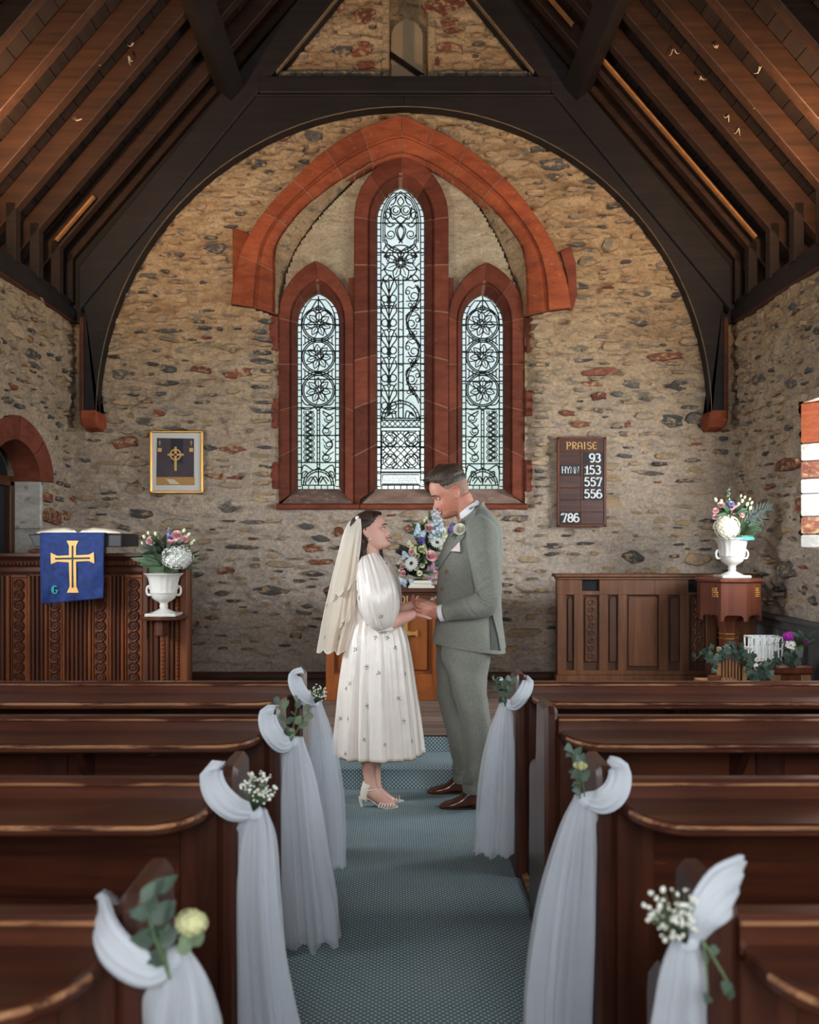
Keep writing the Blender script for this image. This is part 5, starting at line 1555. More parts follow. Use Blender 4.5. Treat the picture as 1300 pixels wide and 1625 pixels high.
# ------------------------------------------------------------------ pews
PEW_Y = [4.05, 3.26, 2.40, 1.53]
ENDX = {-1: (-.415, -.463), 1: (.513, .561)}
FAR = {-1: -2.86, 1: 2.95}
ORD = ['front', 'second', 'third', 'nearest']
def make_pew(s):
    """built with its back at y = 0; s = -1 left block, +1 right block"""
    xa, xb = ENDX[s]; xf = FAR[s]
    t = thing('church_pew', 'pew', 'pew', (xb, 0, 0))
    prof = [(0, 0), (0, .87), (.018, .895), (.185, .895), (.205, .875), (.225, .70), (.245, .645), (.28, .63), (.36, .63), (.395, .60), (.405, .55), (.405, 0)]
    MB().prism(prof, 'x', xa, xb, .013).build('end_panel', M['pew_v'], t, 30)
    MB().box(xb, xf, .030, .050, .08, .84, .0).build('back_panel', M['pew'], t)
    for x in (xb + s * .055, xb + s * .75, xb + s * 1.45, xb + s * 2.1):
        MB().box(x - .05, x + .05, .018, .05, .08, .80, .004).build('back_stile', M['pew_v'], t)
    MB().box(xb, xf, .016, .052, .08, .22, .004).build('back_rail', M['pew'], t)
    MB().prism([(.0, .80), (.0, .845), (.012, .862), (.05, .862), (.062, .845), (.062, .80)], 'x', xb, xf, .0).build('top_rail', M['pew'], t, 30)
    MB().box(xb, xf, -.004, .006, .846, .8545, .003).build('rail_edge', M['pew_worn'], t)
    # book shelf with a rounded corner by the aisle
    P = [(xb + s * .004, .02)]
    for i in range(11):
        a = PI / 2 * i / 10
        P.append((xb + s * (.008 + .13 * (1 - math.cos(a))), -.03 - .185 * math.sin(a)))
    poly = P + [(xf, -.215), (xf, .02)]
    MB().prism(poly, 'z', .782, .814, .006).build('book_shelf', M['pew'], t, 30)
    E = [(x, y) for x, y in P[3:]] + [(xb + s * (.5 + .3 * k), -.215) for k in range(7)] + [(xf, -.215)]
    MB().tube([(x, y, .804) for x, y in E], .0062, 6, flat=1.0, up=(0, 0, 1)).build('shelf_edge', M['pew_worn'], t, 60)
    for x in (xb + s * .62, xb + s * 1.35, xb + s * 2.05):
        MB().prism([(.03, .62), (-.03, .66), (-.13, .782), (.03, .782)], 'x', x - .013, x + .013, .003).build('shelf_bracket', M['pew_v'], t)
    MB().box(xb, xf, .05, .39, .40, .432, .006).build('seat', M['pew'], t)
    MB().box(xb, xf, .07, .09, .0, .40, .003).build('seat_board', M['pew'], t)
    return t
SIDE = {-1: 'left', 1: 'right'}
def pew_label(s, i):
    w = {0: 'frontmost pew of the %s block, nearest the couple', 1: 'second pew from the couple in the %s block', 2: 'third pew from the couple in the %s block', 3: 'pew nearest the viewer in the %s block'}[i] % SIDE[s]
    return 'dark brown worn wooden ' + w
for s in (-1, 1):
    p = make_pew(s)
    for i, y in enumerate(PEW_Y):
        o = p if i == 0 else copy_tree(p)
        o.location.y = y
        o['label'] = pew_label(s, i); o['group'] = 'dark wooden church pews'
# a hassock under the front right pew
hk = thing('hassock', 'olive kneeler on the floor by the end of the front right pew', 'kneeler', (.78, 4.62, 0))
MB().box(-.16, .16, -.10, .10, 0, .13, .035).build('cushion', plain('olive_cloth', rgb(86, 84, 62), .9, var=.15, vscale=40), hk, 60, local=True)
MB().box(-.165, .165, -.105, .105, .055, .070, .006).build('piping', plain('dark_olive', rgb(60, 58, 46), .9), hk, local=True)

# ------------------------------------------------------------------ leaves, blossoms
M['leaf'] = plain('dark_leaf', rgb(62, 82, 54), .5, var=.3, vscale=18, rnd=.2)
M['fern'] = plain('palm_leaf', rgb(34, 48, 36), .5, var=.25, vscale=18, rnd=.2)
M['euc'] = plain('eucalyptus_leaf', rgb(100, 114, 88), .6, var=.25, vscale=16, rnd=.2)
M['euc_dark'] = plain('dark_eucalyptus_leaf', rgb(66, 82, 70), .6, var=.25, vscale=16, rnd=.2)
M['ivy'] = plain('ivy_leaf', rgb(54, 70, 58), .5, var=.5, vscale=30, rnd=.25)
M['stem'] = plain('green_stem', rgb(92, 110, 76), .7)
M['gyp'] = plain('white_blossom', rgb(232, 230, 220), .8)
M['pink'] = plain('pink_petal', rgb(228, 178, 180), .6, var=.15, vscale=40, rnd=.1)
M['pink_deep'] = plain('mauve_petal', rgb(186, 138, 160), .6, var=.2, vscale=40)
M['white_petal'] = plain('white_petal', rgb(214, 212, 204), .6)
M['cream_petal'] = plain('cream_petal', rgb(234, 228, 206), .6, rnd=.08)
M['blue_petal'] = plain('pale_blue_petal', rgb(204, 217, 226), .6, var=.12, vscale=60)
M['violet'] = plain('violet_petal', rgb(110, 92, 160), .6, var=.2, vscale=60)
M['lilac'] = plain('lilac_petal', rgb(164, 150, 196), .6)
M['magenta'] = plain('magenta_petal', rgb(170, 40, 160), .6)
M['bud'] = plain('green_white_bud', rgb(214, 216, 170), .6, rnd=.1)
M['yellow_green'] = plain('lime_cream_petal', rgb(206, 204, 156), .6, var=.15, vscale=40)
M['eye'] = plain('dark_flower_eye', rgb(60, 40, 26), .7)

def rot_to(v):
    return Vector(v).to_track_quat('Z', 'Y').to_matrix()
def leaf(mb, base, d, ln, wd, up=(0, -1, .3), curl=.15, n=5, mi=0, pointed=True):
    d = Vector(d).normalized(); u = Vector(up); u = (u - d * u.dot(d)).normalized(); w = d.cross(u)
    rows = []
    for i in range(n + 1):
        t = i / n
        ww = wd * (math.sin(PI * min(1, t ** .75 * (1 if pointed else .96) + .02)) if pointed else math.sqrt(max(0, 1 - (2 * t - 1) ** 2)))
        c = Vector(base) + d * ln * t - u * curl * ln * t * t
        rows.append([tuple(c - w * ww * .5 + u * ww * .12), tuple(c), tuple(c + w * ww * .5 + u * ww * .12)])
    mb.rings(rows, close=False, mi=mi)
def rose(mb, c, r, d=(0, -1, .3), mi=0, seed=0, inner=0):
    Q = rot_to(d); c = Vector(c); q = random.Random(seed)
    for ring, (np_, rr, tilt, hh) in enumerate(((5, 1.0, 1.0, .55), (5, .72, .6, .72), (4, .46, .3, .85), (3, .22, .1, .95))):
        for k in range(np_):
            a = 2 * PI * k / np_ + ring * .6 + q.uniform(-.15, .15)
            rows = []
            for i in range(4):
                t = i / 3; row = []
                for j in range(4):
                    b = a + (j / 3 - .5) * (2 * PI / np_) * 1.45 * (.55 + .45 * math.sin(PI * (.25 + .6 * t)))
                    rad = r * rr * (.35 + .65 * t + .14 * tilt * max(0, t - .7)); z = r * (-.35 + (hh + .35) * (t - .22 * tilt * t * t))
                    row.append(tuple(c + Q @ Vector((rad * math.cos(b), rad * math.sin(b), z))))
                rows.append(row)
            mb.rings(rows, close=False, mi=mi + (inner if ring in (1, 3) else 0))
    mb.ball(c - Vector(d).normalized() * r * .1, r * .3, 8, 5, mi)
def floret(mb, c, d, r, n=4, mi=0, cup=.3):
    Q = rot_to(d); c = Vector(c)
    for k in range(n):
        a = 2 * PI * k / n
        P = [Vector((0, 0, 0)), Vector((r * .6 * math.cos(a - .55), r * .6 * math.sin(a - .55), r * cup)), Vector((r * math.cos(a), r * math.sin(a), r * cup * .8)), Vector((r * .6 * math.cos(a + .55), r * .6 * math.sin(a + .55), r * cup))]
        mb.add([tuple(c + Q @ p) for p in P], [(0, 1, 2, 3)], mi)
def hydrangea(mb, c, r, n=90, fr=.2, seed=1, sq=(1, 1, 1)):
    q = random.Random(seed); c = Vector(c)
    mb.ball(c, (r * .86 * sq[0], r * .86 * sq[1], r * .86 * sq[2]), 12, 8)
    for i in range(n):
        z = 1 - 2 * (i + .5) / n; a = i * 2.39996
        d = Vector((math.sqrt(1 - z * z) * math.cos(a), math.sqrt(1 - z * z) * math.sin(a), z))
        p = c + Vector((d.x * sq[0], d.y * sq[1], d.z * sq[2])) * r * q.uniform(.88, 1.03)
        floret(mb, p, d, r * fr * q.uniform(.85, 1.15), 4)
def gerbera(parent, c, r, d, seed=0):
    Q = rot_to(d); cc = Vector(c); mb = MB()
    for ring, (n, rr, zz) in enumerate(((18, 1, .0), (16, .78, .04))):
        for k in range(n):
            a = 2 * PI * k / n + ring * .2
            e = Vector((math.cos(a), math.sin(a), 0)); w = Vector((-e.y, e.x, 0)) * r * .16
            P = [e * r * .1 + Vector((0, 0, zz * r)), e * r * rr * .6 - w + Vector((0, 0, zz * r + .06 * r)), e * r * rr + Vector((0, 0, zz * r)), e * r * rr * .6 + w + Vector((0, 0, zz * r + .06 * r))]
            mb.add([tuple(cc + Q @ p) for p in P], [(0, 1, 2, 3)])
    g = mb.build('gerbera', M['white_petal'], parent, 0)
    MB().ball(cc + Q @ Vector((0, 0, .05 * r)), (r * .26, r * .26, r * .12), 10, 6, rot=Q).build('flower_eye', M['eye'] if seed == 0 else M['yellow_green'], g)
def spike(mb, a, b, r, n=26, seed=0, mi=0):
    q = random.Random(seed); a = Vector(a); b = Vector(b); ax = (b - a).normalized(); o = ax.orthogonal()
    for i in range(n):
        t = i / (n - 1); ang = i * 2.4
        d = (Matrix.Rotation(ang, 3, ax) @ o + ax * .4).normalized()
        rr = r * (1 - .6 * t)
        floret(mb, a.lerp(b, t) + d * rr * .6, d, rr * .75, 5, mi)
def bud(mb, c, r, d=(0, 0, 1), mi=0):
    mb.ball(c, (r * .7, r * .7, r), 8, 6, mi, rot_to(d))

def gypsophila(label, c, r, group, d, n=70, seed=0, stemto=None):
    t = thing('gypsophila_sprig', label, 'flowers', c)
    q = random.Random(seed); mb = MB(); ms = MB(); c = Vector(c); d = Vector(d).normalized(); foot = Vector(stemto) if stemto else c - d * r * 1.3
    for i in range(n):
        v = Vector((q.gauss(0, 1), q.gauss(0, 1), q.gauss(0, 1))).normalized() * r * q.uniform(.35, 1) ** .6
        if v.dot(d) < -.45 * r: v -= d * 2 * v.dot(d) * .5
        p = c + v; s = r * q.uniform(.04, .085)
        mb.ball(p, s, 6, 4)
        for k in range(3): mb.ball(p + Vector((q.gauss(0, s * .6), q.gauss(0, s * .6), q.gauss(0, s * .5))), s * .55, 5, 3)
        m_ = foot.lerp(p, .55) + d * r * .15
        ms.tube([foot, m_, p], [.0011, .0008, .0006], 3)
    mb.build('blossoms', M['gyp'], t, 180, kind='stuff'); ms.build('stems', M['stem'], t, 180, kind='stuff')
    return t
def eucalyptus(label, c, sz, seed, d=(0, -.2, 1), n=12, extra=None, roundl=True, dark=False, spread=1.0):
    t = thing('eucalyptus_sprig', label, 'foliage', c)
    q = random.Random(seed); c = Vector(c); d = Vector(d).normalized(); k = 0
    for st in range(3):
        dd = (d + Vector((q.uniform(-.5, .5), q.uniform(-.35, .1), q.uniform(-.1, .3))) * spread).normalized()
        foot = c - d * sz * .5; top = foot + dd * sz * q.uniform(.85, 1.15)
        MB().tube([foot, foot.lerp(top, .5) + Vector((0, -.004, 0)), top], [.0022, .0018, .001], 5).build('stem', M['stem'], t)
        m = max(2, n // 3)
        for i in range(m):
            b = foot.lerp(top, .25 + .75 * i / max(1, m - 1)); sd = 1 if i % 2 else -1
            ld = (dd * .5 + dd.orthogonal() * sd * q.uniform(.6, 1.2) + Vector((q.uniform(-.5, .5), -.4, q.uniform(-.1, .4)))).normalized()
            mb = MB(); leaf(mb, b, ld, sz * q.uniform(.24, .36), sz * q.uniform(.16, .25), (q.uniform(-.4, .4), -1, q.uniform(.0, .8)), .12, 5, 0, not roundl)
            mb.build('leaf', M['euc_dark'] if (dark or (i + st) % 3 == 0) else M['euc'], t, 180)
    return t

# ------------------------------------------------------------------ tulle swags tied to the pew ends
def ring_fold(c, ax, ay, a, b, n, ph, amp, k=5):
    row = []
    for i in range(n):
        t = 2 * PI * i / n
        f = 1 + amp * math.sin(k * t + ph) + amp * .5 * math.sin((2 * k + 1) * t - 1.7 * ph)
        row.append(tuple(c + ax * a * f * math.cos(t) + ay * b * f * math.sin(t)))
    return row
def swag(label, loop, lw, tail, seed, to_floor=None):
    """loop: (px,py,depth) over the pew end to the knot; lw: half widths (m); tail: (px,py,depth,width px)"""
    K = W(*loop[-1])
    t = thing('tulle_swag', label, 'tulle bow', (K.x, K.y, 0), 'tulle swags tied to the pew ends')
    P = catmull([tuple(W(*p)) for p in loop], 22); hw = catmull([(w,) for w in lw], 22)[:, 0]
    R = []; q = random.Random(seed); u = Vector((0, 0, 1))
    for i in range(22):
        a = Vector(P[max(i - 1, 0)]); b = Vector(P[min(i + 1, 21)]); T = (b - a).normalized()
        w = T.cross(Vector((0, -1, 0))).normalized(); v = T.cross(w).normalized()
        R.append(ring_fold(Vector(P[i]), w, v, hw[i], hw[i] * .32, 56, seed + i * .05, .12, 9))
    MB().rings(R).build('loop', M['tulle_dense'], t, 180)
    mk = MB(); mk.ball(K, (hw[-1] * 1.05, hw[-1] * .9, hw[-1] * 1.1), 14, 9)
    mk.build('knot', M['tulle_dense'], t, 180)
    T_ = [(W(p[0], p[1], p[2]), p[3] * p[2] / F / 2) for p in tail]
    if to_floor is not None and T_[-1][0].z > .12:
        l, w = T_[-1]; T_.append((Vector((l.x + to_floor[0] * .5, l.y + to_floor[1] * .5, (l.z + .02) * .5)), w * 1.15)); T_.append((Vector((l.x + to_floor[0], l.y + to_floor[1], .02)), w * 1.35))
    C = catmull([(c.x, c.y, max(c.z, .016), w) for c, w in T_], 44)
    for lay, (sc, al) in enumerate(((1.0, 'tulle'), (.62, 'tulle'))):
        R = []
        for i, (x, y, z, w) in enumerate(C):
            f = i / 43
            am = .12 + .20 * min(1, f * 2.2)
            row = ring_fold(Vector((x, y, max(z, .016))), Vector((1, 0, 0)), Vector((0, 1, 0)), w * sc, w * sc * .75, 96, seed * 1.3 + lay * 2 + f * .9, am, (7, 6, 4)[lay])
            if i > 40: row = [(a, b, max(.016, c + .012 * math.sin(a * 90 + lay))) for a, b, c in row]
            R.append(row)
        yn = min(PEW_Y, key=lambda v: abs(v - loop[0][2] + .15)); xf_ = -.407 if K.x < 0 else .505
        R = [[((max(a, xf_) if K.x < 0 else min(a, xf_)) if (b > yn - .012 or k > 5) else a, b, c) for a, b, c in row] for k, row in enumerate(R)]
        MB().rings(R, True, False, False).build('tail', M[al], t, 180)
    return t
swag('white tulle tied round the nearest left pew end with leafy eucalyptus', [(180, 1426, 1.62), (163, 1452, 1.54), (170, 1490, 1.475), (203, 1525, 1.445), (243, 1542, 1.45), (272, 1522, 1.49)], (.020, .027, .029, .028, .024, .016),
     [(280, 1505, 1.50, 34), (285, 1545, 1.50, 70), (283, 1600, 1.51, 96), (279, 1680, 1.53, 112)], 1, (.01, .08))
swag('white tulle on the third left pew end, tied with many tiny white flowers', [(352, 1220, 2.46), (336, 1228, 2.39), (344, 1258, 2.34), (372, 1284, 2.33), (404, 1290, 2.37)], (.020, .028, .032, .030, .020),
     [(408, 1284, 2.38, 28), (405, 1330, 2.39, 58), (403, 1420, 2.40, 72), (408, 1520, 2.42, 80), (418, 1640, 2.45, 104)], 2, (.03, .03))
swag('white tulle on the second left pew end, reaching the floor, with eucalyptus', [(440, 1128, 3.31), (425, 1134, 3.23), (430, 1158, 3.19), (448, 1180, 3.19), (466, 1178, 3.24)], (.020, .028, .032, .030, .018),
     [(468, 1170, 3.25, 24), (470, 1230, 3.27, 50), (478, 1330, 3.30, 66), (487, 1430, 3.33, 84), (492, 1492, 3.36, 82)], 3)
swag('white tulle on the front left pew end beside the bride', [(480, 1066, 4.14), (468, 1074, 4.06), (473, 1094, 4.02), (486, 1110, 4.02), (500, 1116, 4.06)], (.020, .026, .030, .028, .016),
     [(501, 1112, 4.07, 16), (508, 1170, 4.09, 32), (515, 1270, 4.12, 46), (524, 1384, 4.16, 38)], 4)
swag('white tulle on the front right pew end beside the groom', [(832, 1078, 4.12), (838, 1084, 4.04), (829, 1104, 4.0), (816, 1118, 4.02), (803, 1116, 4.06)], (.016, .024, .028, .026, .014),
     [(803, 1110, 4.07, 14), (797, 1170, 4.08, 36), (791, 1260, 4.10, 54), (786, 1352, 4.12, 56)], 5)
swag('white tulle on the third right pew end with green leaves and a long tail', [(966, 1210, 2.46), (984, 1226, 2.38), (977, 1256, 2.33), (955, 1273, 2.33), (930, 1270, 2.37)], (.018, .028, .032, .030, .018),
     [(928, 1262, 2.38, 28), (920, 1320, 2.39, 56), (908, 1430, 2.42, 84), (897, 1560, 2.44, 94), (892, 1640, 2.46, 96)], 6, (-.02, .03))
swag('white tulle fanned over the nearest right pew end with a spray of tiny flowers', [(1160, 1384, 1.60), (1164, 1398, 1.53), (1146, 1416, 1.48), (1118, 1452, 1.46), (1092, 1494, 1.49)], (.030, .038, .037, .028, .017),
     [(1086, 1488, 1.50, 34), (1083, 1540, 1.50, 58), (1078, 1610, 1.52, 64), (1073, 1700, 1.54, 72)], 7, (-.01, .08))
# posies tucked behind the knots
gypsophila('small bunch of tiny white flowers on the front left pew end', W(505, 1101, 4.02), .042, None, (.5, -.2, .6), 60, 1, W(500, 1116, 4.04))
eucalyptus('pale round-leaved sprig on the second left pew end', W(464, 1148, 3.17), .13, 5, (.1, -.2, 1), 15)
gypsophila('full bunch of tiny white flowers on the third left pew end', W(410, 1250, 2.31), .046, None, (.4, -.2, .6), 90, 2, W(402, 1288, 2.33))
eucalyptus('large grey-green leaves and cream blossom on the nearest left pew end', W(276, 1492, 1.42), .125, 8, (.12, -.1, 1), 18, dark=True, roundl=False)
cl = thing('hydrangea_sprig', 'cream-green blossom cluster among leaves on the nearest left pew end', 'flowers', W(303, 1466, 1.43))
mb = MB(); hydrangea(mb, W(304, 1464, 1.43), .021, 46, .3, 5, (1.15, .9, .85)); mb.build('blossom', M['yellow_green'], cl, 0)
for i, (px, py) in enumerate(((296, 1492), (310, 1488), (288, 1500))):
    mb = MB(); leaf(mb, W(px - 4, py + 14, 1.44), (.2 + .2 * i, -.2, .8), .034, .022, (0, -1, .2), .1, 5, 0, False); mb.build('leaf', M['euc'], cl, 180)
eucalyptus('small eucalyptus sprig with a white bud on the front right pew end', W(799, 1098, 4.02), .13, 12, (-.15, -.2, 1), 15, dark=True)
mb = MB(); eb = thing('flower_bud', 'tiny white bud above the leaves on the front right pew end', 'flowers', W(795, 1079, 4.0))
mb.ball(W(795, 1078, 4.0), .010, 8, 6); mb.build('bud', M['gyp'], eb, 180); MB().tube([W(795, 1079, 4.0), W(801, 1110, 4.02)], .0015, 4).build('stem', M['stem'], eb)
eucalyptus('tall green leaves with a pale bud on the third right pew end', W(925, 1232, 2.33), .115, 21, (.1, -.1, 1), 15, dark=True, roundl=False)
eb = thing('rose_bud', 'pale green rose bud among leaves on the third right pew end', 'flowers', W(921, 1218, 2.29))
mb = MB(); rose(mb, W(921, 1218, 2.29), .017, (0, -.4, 1), 0, 3); mb.build('petals', M['yellow_green'], eb, 180); MB().tube([W(922, 1224, 2.29), W(928, 1264, 2.34)], .0018, 4).build('stem', M['stem'], eb)
gypsophila('loose spray of tiny white flowers on the nearest right pew end', W(1068, 1450, 1.44), .046, None, (-.5, -.2, .7), 75, 9, W(1090, 1498, 1.46))
eucalyptus('thin drooping green sprig below the tulle on the nearest right pew end', W(1128, 1528, 1.47), .075, 31, (.35, 0, -1), 8, dark=True, roundl=False, spread=.6)
# ------------------------------------------------------------------ flower arrangements
def greens(parent, c, n, ln, wd, mat, seed, zlo=-.2, name='leaf', spread=1.0, sides=(1, 1, 1), pointed=True):
    q = random.Random(seed)
    for i in range(n):
        a = q.uniform(0, 2 * PI); z = q.uniform(zlo, 1)
        d = Vector((math.cos(a) * spread, math.sin(a) * .7 - .15, z))
        mb = MB(); leaf(mb, Vector(c) + Vector((d.x * .02, d.y * .02, 0)), d, ln * q.uniform(.7, 1.15), wd * q.uniform(.7, 1.2), (d.y * .5, -1, .4), .18, 5, 0, pointed)
        mb.build(name, mat, parent, 180)
def grass(parent, c, n, ln, seed, mat):
    q = random.Random(seed)
    for i in range(n):
        a = q.uniform(-1.3, 1.3); d = Vector((math.sin(a) * q.choice((-1, 1)) * 1.0, q.uniform(-.4, .2), abs(math.cos(a)) * .5 + .05)).normalized()
        P = [Vector(c) + d * ln * t + Vector((0, 0, -.30 * ln * t * t)) for t in np.linspace(0, 1, 6)]
        MB().tube(P, [.0022, .002, .0018, .0015, .001, .0005], 4).build('grass_blade', mat, parent, 180)

# left urn
DL = 6.36
fl_ = thing('flower_arrangement', 'pink roses, green buds and a white hydrangea in the left urn', 'flowers', (WX(260, DL), DL, WZ(906, DL)))
c0 = W(260, 897, DL)
MB().lathe([(.0, WZ(908, DL)), (.10, WZ(908, DL)), (.105, WZ(899, DL)), (.0, WZ(896, DL))], c0.x, c0.y, 14).build('moss', M['leaf'], fl_)
greens(fl_, c0, 26, .21, .05, M['leaf'], 1, -.1, spread=1.3); greens(fl_, W(264, 876, DL - .04), 22, .15, .035, M['fern'], 2, -.1, spread=1.3); greens(fl_, W(258, 862, DL - .05), 14, .11, .028, M['leaf'], 7, .0, spread=1.2)
grass(fl_, c0, 16, .26, 4, M['leaf'])
mb = MB(); hydrangea(mb, W(281, 884, DL - .07), .098, 110, .21, 3, (1.05, .8, .80)); mb.build('hydrangea', M['white_petal'], fl_, 0)
for i, (px, py, r, k) in enumerate(((241, 859, .036, 'pink'), (281, 850, .034, 'pink'), (272, 855, .028, 'lilac'), (277, 864, .034, 'pink'), (294, 856, .026, 'pink'), (253, 874, .022, 'pink_deep'), (268, 862, .024, 'pink'), (301, 893, .016, 'pink_deep'))):
    mb = MB(); rose(mb, W(px, py, DL - .06 + .02 * (i % 3)), r, ((px - 264) * .012, -1, .5), 0, i); mb.build('rose', M[k], fl_, 180)
for i, (px, py, r) in enumerate(((229, 852, .017), (236, 846, .015), (247, 847, .016), (300, 848, .016), (292, 842, .017), (304, 862, .016), (287, 856, .02), (251, 856, .014), (308, 858, .012), (226, 862, .013))):
    mb = MB(); bud(mb, W(px, py, DL - .03), r, ((px - 264) * .02, -.3, 1)); mb.build('bud', M['bud'], fl_, 180)
    MB().tube([W(px, py + 3, DL - .03), W(262, 895, DL)], .0022, 4).build('stem', M['stem'], fl_)
for (px, py, px2, py2, k) in ((270, 856, 275, 828, 'euc'), (268, 862, 268, 838, 'lilac'), (258, 868, 252, 846, 'euc')):
    mb = MB(); spike(mb, W(px, py, DL), W(px2, py2, DL), .02, 22, px); mb.build('flower_spike', M[k], fl_, 180)

# right urn
DR = fy - .02
fr_ = thing('flower_arrangement', 'cream hydrangea, pink buds and a dark palm leaf in the right urn', 'flowers', (WX(1170, DR), DR, WZ(856, DR)))
c0 = W(1172, 849, DR)
MB().lathe([(.0, WZ(857, DR)), (.11, WZ(857, DR)), (.11, WZ(850, DR)), (.0, WZ(846, DR))], c0.x, c0.y, 14).build('moss', M['leaf'], fr_)
MB().lathe([(.115, WZ(857, DR)), (.118, WZ(853, DR)), (.112, WZ(852, DR))], c0.x, c0.y, 20).build('liner', plain('teal_liner', rgb(70, 140, 140), .5), fr_)
greens(fr_, c0, 22, .19, .05, M['leaf'], 5, 0, spread=.9); greens(fr_, W(1162, 815, DR - .03), 18, .12, .03, M['leaf'], 6, -.2, spread=1.2)
mb = MB(); hydrangea(mb, W(1154, 837, DR - .08), .096, 110, .20, 4, (1.0, .8, .95)); mb.build('hydrangea', M['cream_petal'], fr_, 0)
for i, (px, py, r, k) in enumerate(((1145, 802, .026, 'pink'), (1136, 811, .024, 'pink'), (1170, 809, .034, 'pink'), (1135, 821, .022, 'pink'), (1163, 812, .024, 'pink'), (1153, 806, .026, 'violet'), (1161, 800, .022, 'lilac'), (1177, 818, .022, 'pink'))):
    mb = MB(); rose(mb, W(px, py, DR - .05 + .02 * (i % 3)), r, ((px - 1160) * .012, -1, .5), 0, i); mb.build('rose', M[k], fr_, 180)
for i, (px, py, r) in enumerate(((1136, 793, .018), (1145, 795, .016), (1178, 795, .017), (1186, 800, .018), (1193, 798, .016), (1182, 789, .014), (1191, 806, .018), (1140, 800, .014), (1172, 800, .016), (1176, 787, .012), (1190, 792, .013))):
    mb = MB(); bud(mb, W(px, py, DR - .03), r, ((px - 1165) * .02, -.3, 1)); mb.build('bud', M['bud'], fr_, 180)
    MB().tube([W(px, py + 3, DR - .03), W(1170, 848, DR)], .0022, 4).build('stem', M['stem'], fr_)
mb = MB(); spike(mb, W(1156, 802, DR), W(1157, 774, DR), .022, 24, 2); mb.build('flower_spike', M['euc'], fr_, 180)
# palm fronds
q = random.Random(8)
for (e, bnd) in (((1221, 806), .06), ((1208, 822), .08), ((1198, 838), .09)):
    a = W(1176, 850, DR); b = W(e[0], e[1], DR - .02); stem = [a.lerp(b, t) + Vector((0, 0, bnd * math.sin(PI * t))) for t in np.linspace(0, 1, 12)]
    fs = MB().tube(stem, [.004 * (1 - .07 * i) for i in range(12)], 4).build('palm_frond', M['fern'], fr_)
    for i in range(2, 12):
        d = (stem[i] - stem[i - 1]).normalized()
        for s in (-1, 1):
            mb = MB(); leaf(mb, stem[i], d * .9 + Vector((-d.z, 0, d.x)) * s * .75 + Vector((0, -.1, 0)), .085 * (1 - .05 * abs(i - 6)), .011, (0, -1, .2), .15, 4)
            mb.build('leaflet', M['fern'], fs, 180)

# big arrangement on the communion table
DC = 7.34
fc = thing('flower_arrangement', 'large mixed arrangement of gerberas, roses and blue delphinium on the communion table', 'flowers', (WX(664, DC), DC, WZ(936, DA + .25)))
cz = WZ(934, DC)
MB().lathe([(.09, WZ(939, DC)), (.10, WZ(928, DC)), (.085, WZ(920, DC)), (.0, WZ(918, DC))], WX(664, DC), DC, 16).build('bowl', plain('green_bowl', rgb(40, 60, 44), .5), fc)
for (px, py, n, ln, sd) in ((664, 905, 26, .17, 1), (655, 880, 20, .13, 2), (680, 870, 20, .14, 3), (672, 845, 14, .12, 5), (648, 912, 12, .13, 6)):
    greens(fc, W(px, py, DC), n, ln, .045, M['leaf'] if sd % 2 else M['fern'], sd, -.3)
def DEP(px, py): return DC - .13 + .05 * math.hypot(px - 668, py - 880) / 60
gerbera(fc, W(653, 894, DEP(653, 894) - .03), .062, (-.35, -1, .25), 0)
gerbera(fc, W(694, 861, DEP(694, 861) - .03), .058, (.1, -1, .75), 0)
for i, (px, py, r, k) in enumerate(((684, 883, .045, 'pink'), (681, 839, .036, 'pink'), (639, 900, .022, 'pink'), (640, 910, .024, 'pink'), (654, 876, .028, 'pink'), (652, 903, .02, 'pink'), (692, 920, .024, 'pink'), (691, 910, .02, 'pink'),
        (661, 902, .021, 'cream_petal'), (670, 898, .021, 'cream_petal'), (666, 910, .023, 'cream_petal'), (637, 889, .016, 'cream_petal'), (686, 916, .014, 'white_petal'), (669, 872, .028, 'yellow_green'), (678, 836, .022, 'cream_petal'), (663, 882, .018, 'yellow_green'), (705, 845, .03, 'cream_petal'))):
    mb = MB(); rose(mb, W(px, py, DEP(px, py)), r, ((px - 666) * .02, -1, .4), 0, i); mb.build('rose', M[k], fc, 180)
for i, (a, b, k, r) in enumerate((((686, 862), (690, 806), 'blue_petal', .038), ((700, 850), (699, 822), 'blue_petal', .036), ((693, 852), (695, 812), 'blue_petal', .034), ((662, 852), (664, 832), 'blue_petal', .036), ((645, 886), (641, 876), 'blue_petal', .034), ((668, 850), (676, 842), 'blue_petal', .03), ((640, 925), (630, 915), 'blue_petal', .026),
        ((645, 926), (636, 922), 'blue_petal', .03), ((655, 925), (650, 920), 'blue_petal', .024), ((668, 862), (671, 850), 'violet', .036), ((714, 848), (718, 830), 'violet', .03), ((685, 905), (688, 893), 'pink_deep', .03), ((682, 905), (681, 899), 'pink_deep', .024), ((683, 922), (680, 916), 'pink_deep', .024),
        ((683, 826), (681, 808), 'leaf', .018), ((655, 870), (649, 858), 'bud', .02), ((676, 880), (673, 862), 'bud', .024), ((704, 862), (703, 846), 'bud', .024), ((658, 880), (660, 868), 'bud', .022))):
    mb = MB(); spike(mb, W(a[0], a[1], DEP(*a)), W(b[0], b[1], DEP(*b)), r, 26, i); mb.build('flower_spike', M[k], fc, 180)
for i, (px, py, r) in enumerate(((648, 863, .016), (652, 868, .014), (671, 869, .018), (659, 876, .016), (700, 870, .014), (707, 852, .018), (634, 905, .012), (632, 894, .013), (676, 892, .014), (673, 826, .018), (676, 822, .016))):
    mb = MB(); bud(mb, W(px, py, DEP(px, py)), r, ((px - 664) * .02, -.4, 1)); mb.build('bud', M['bud'], fc, 180)

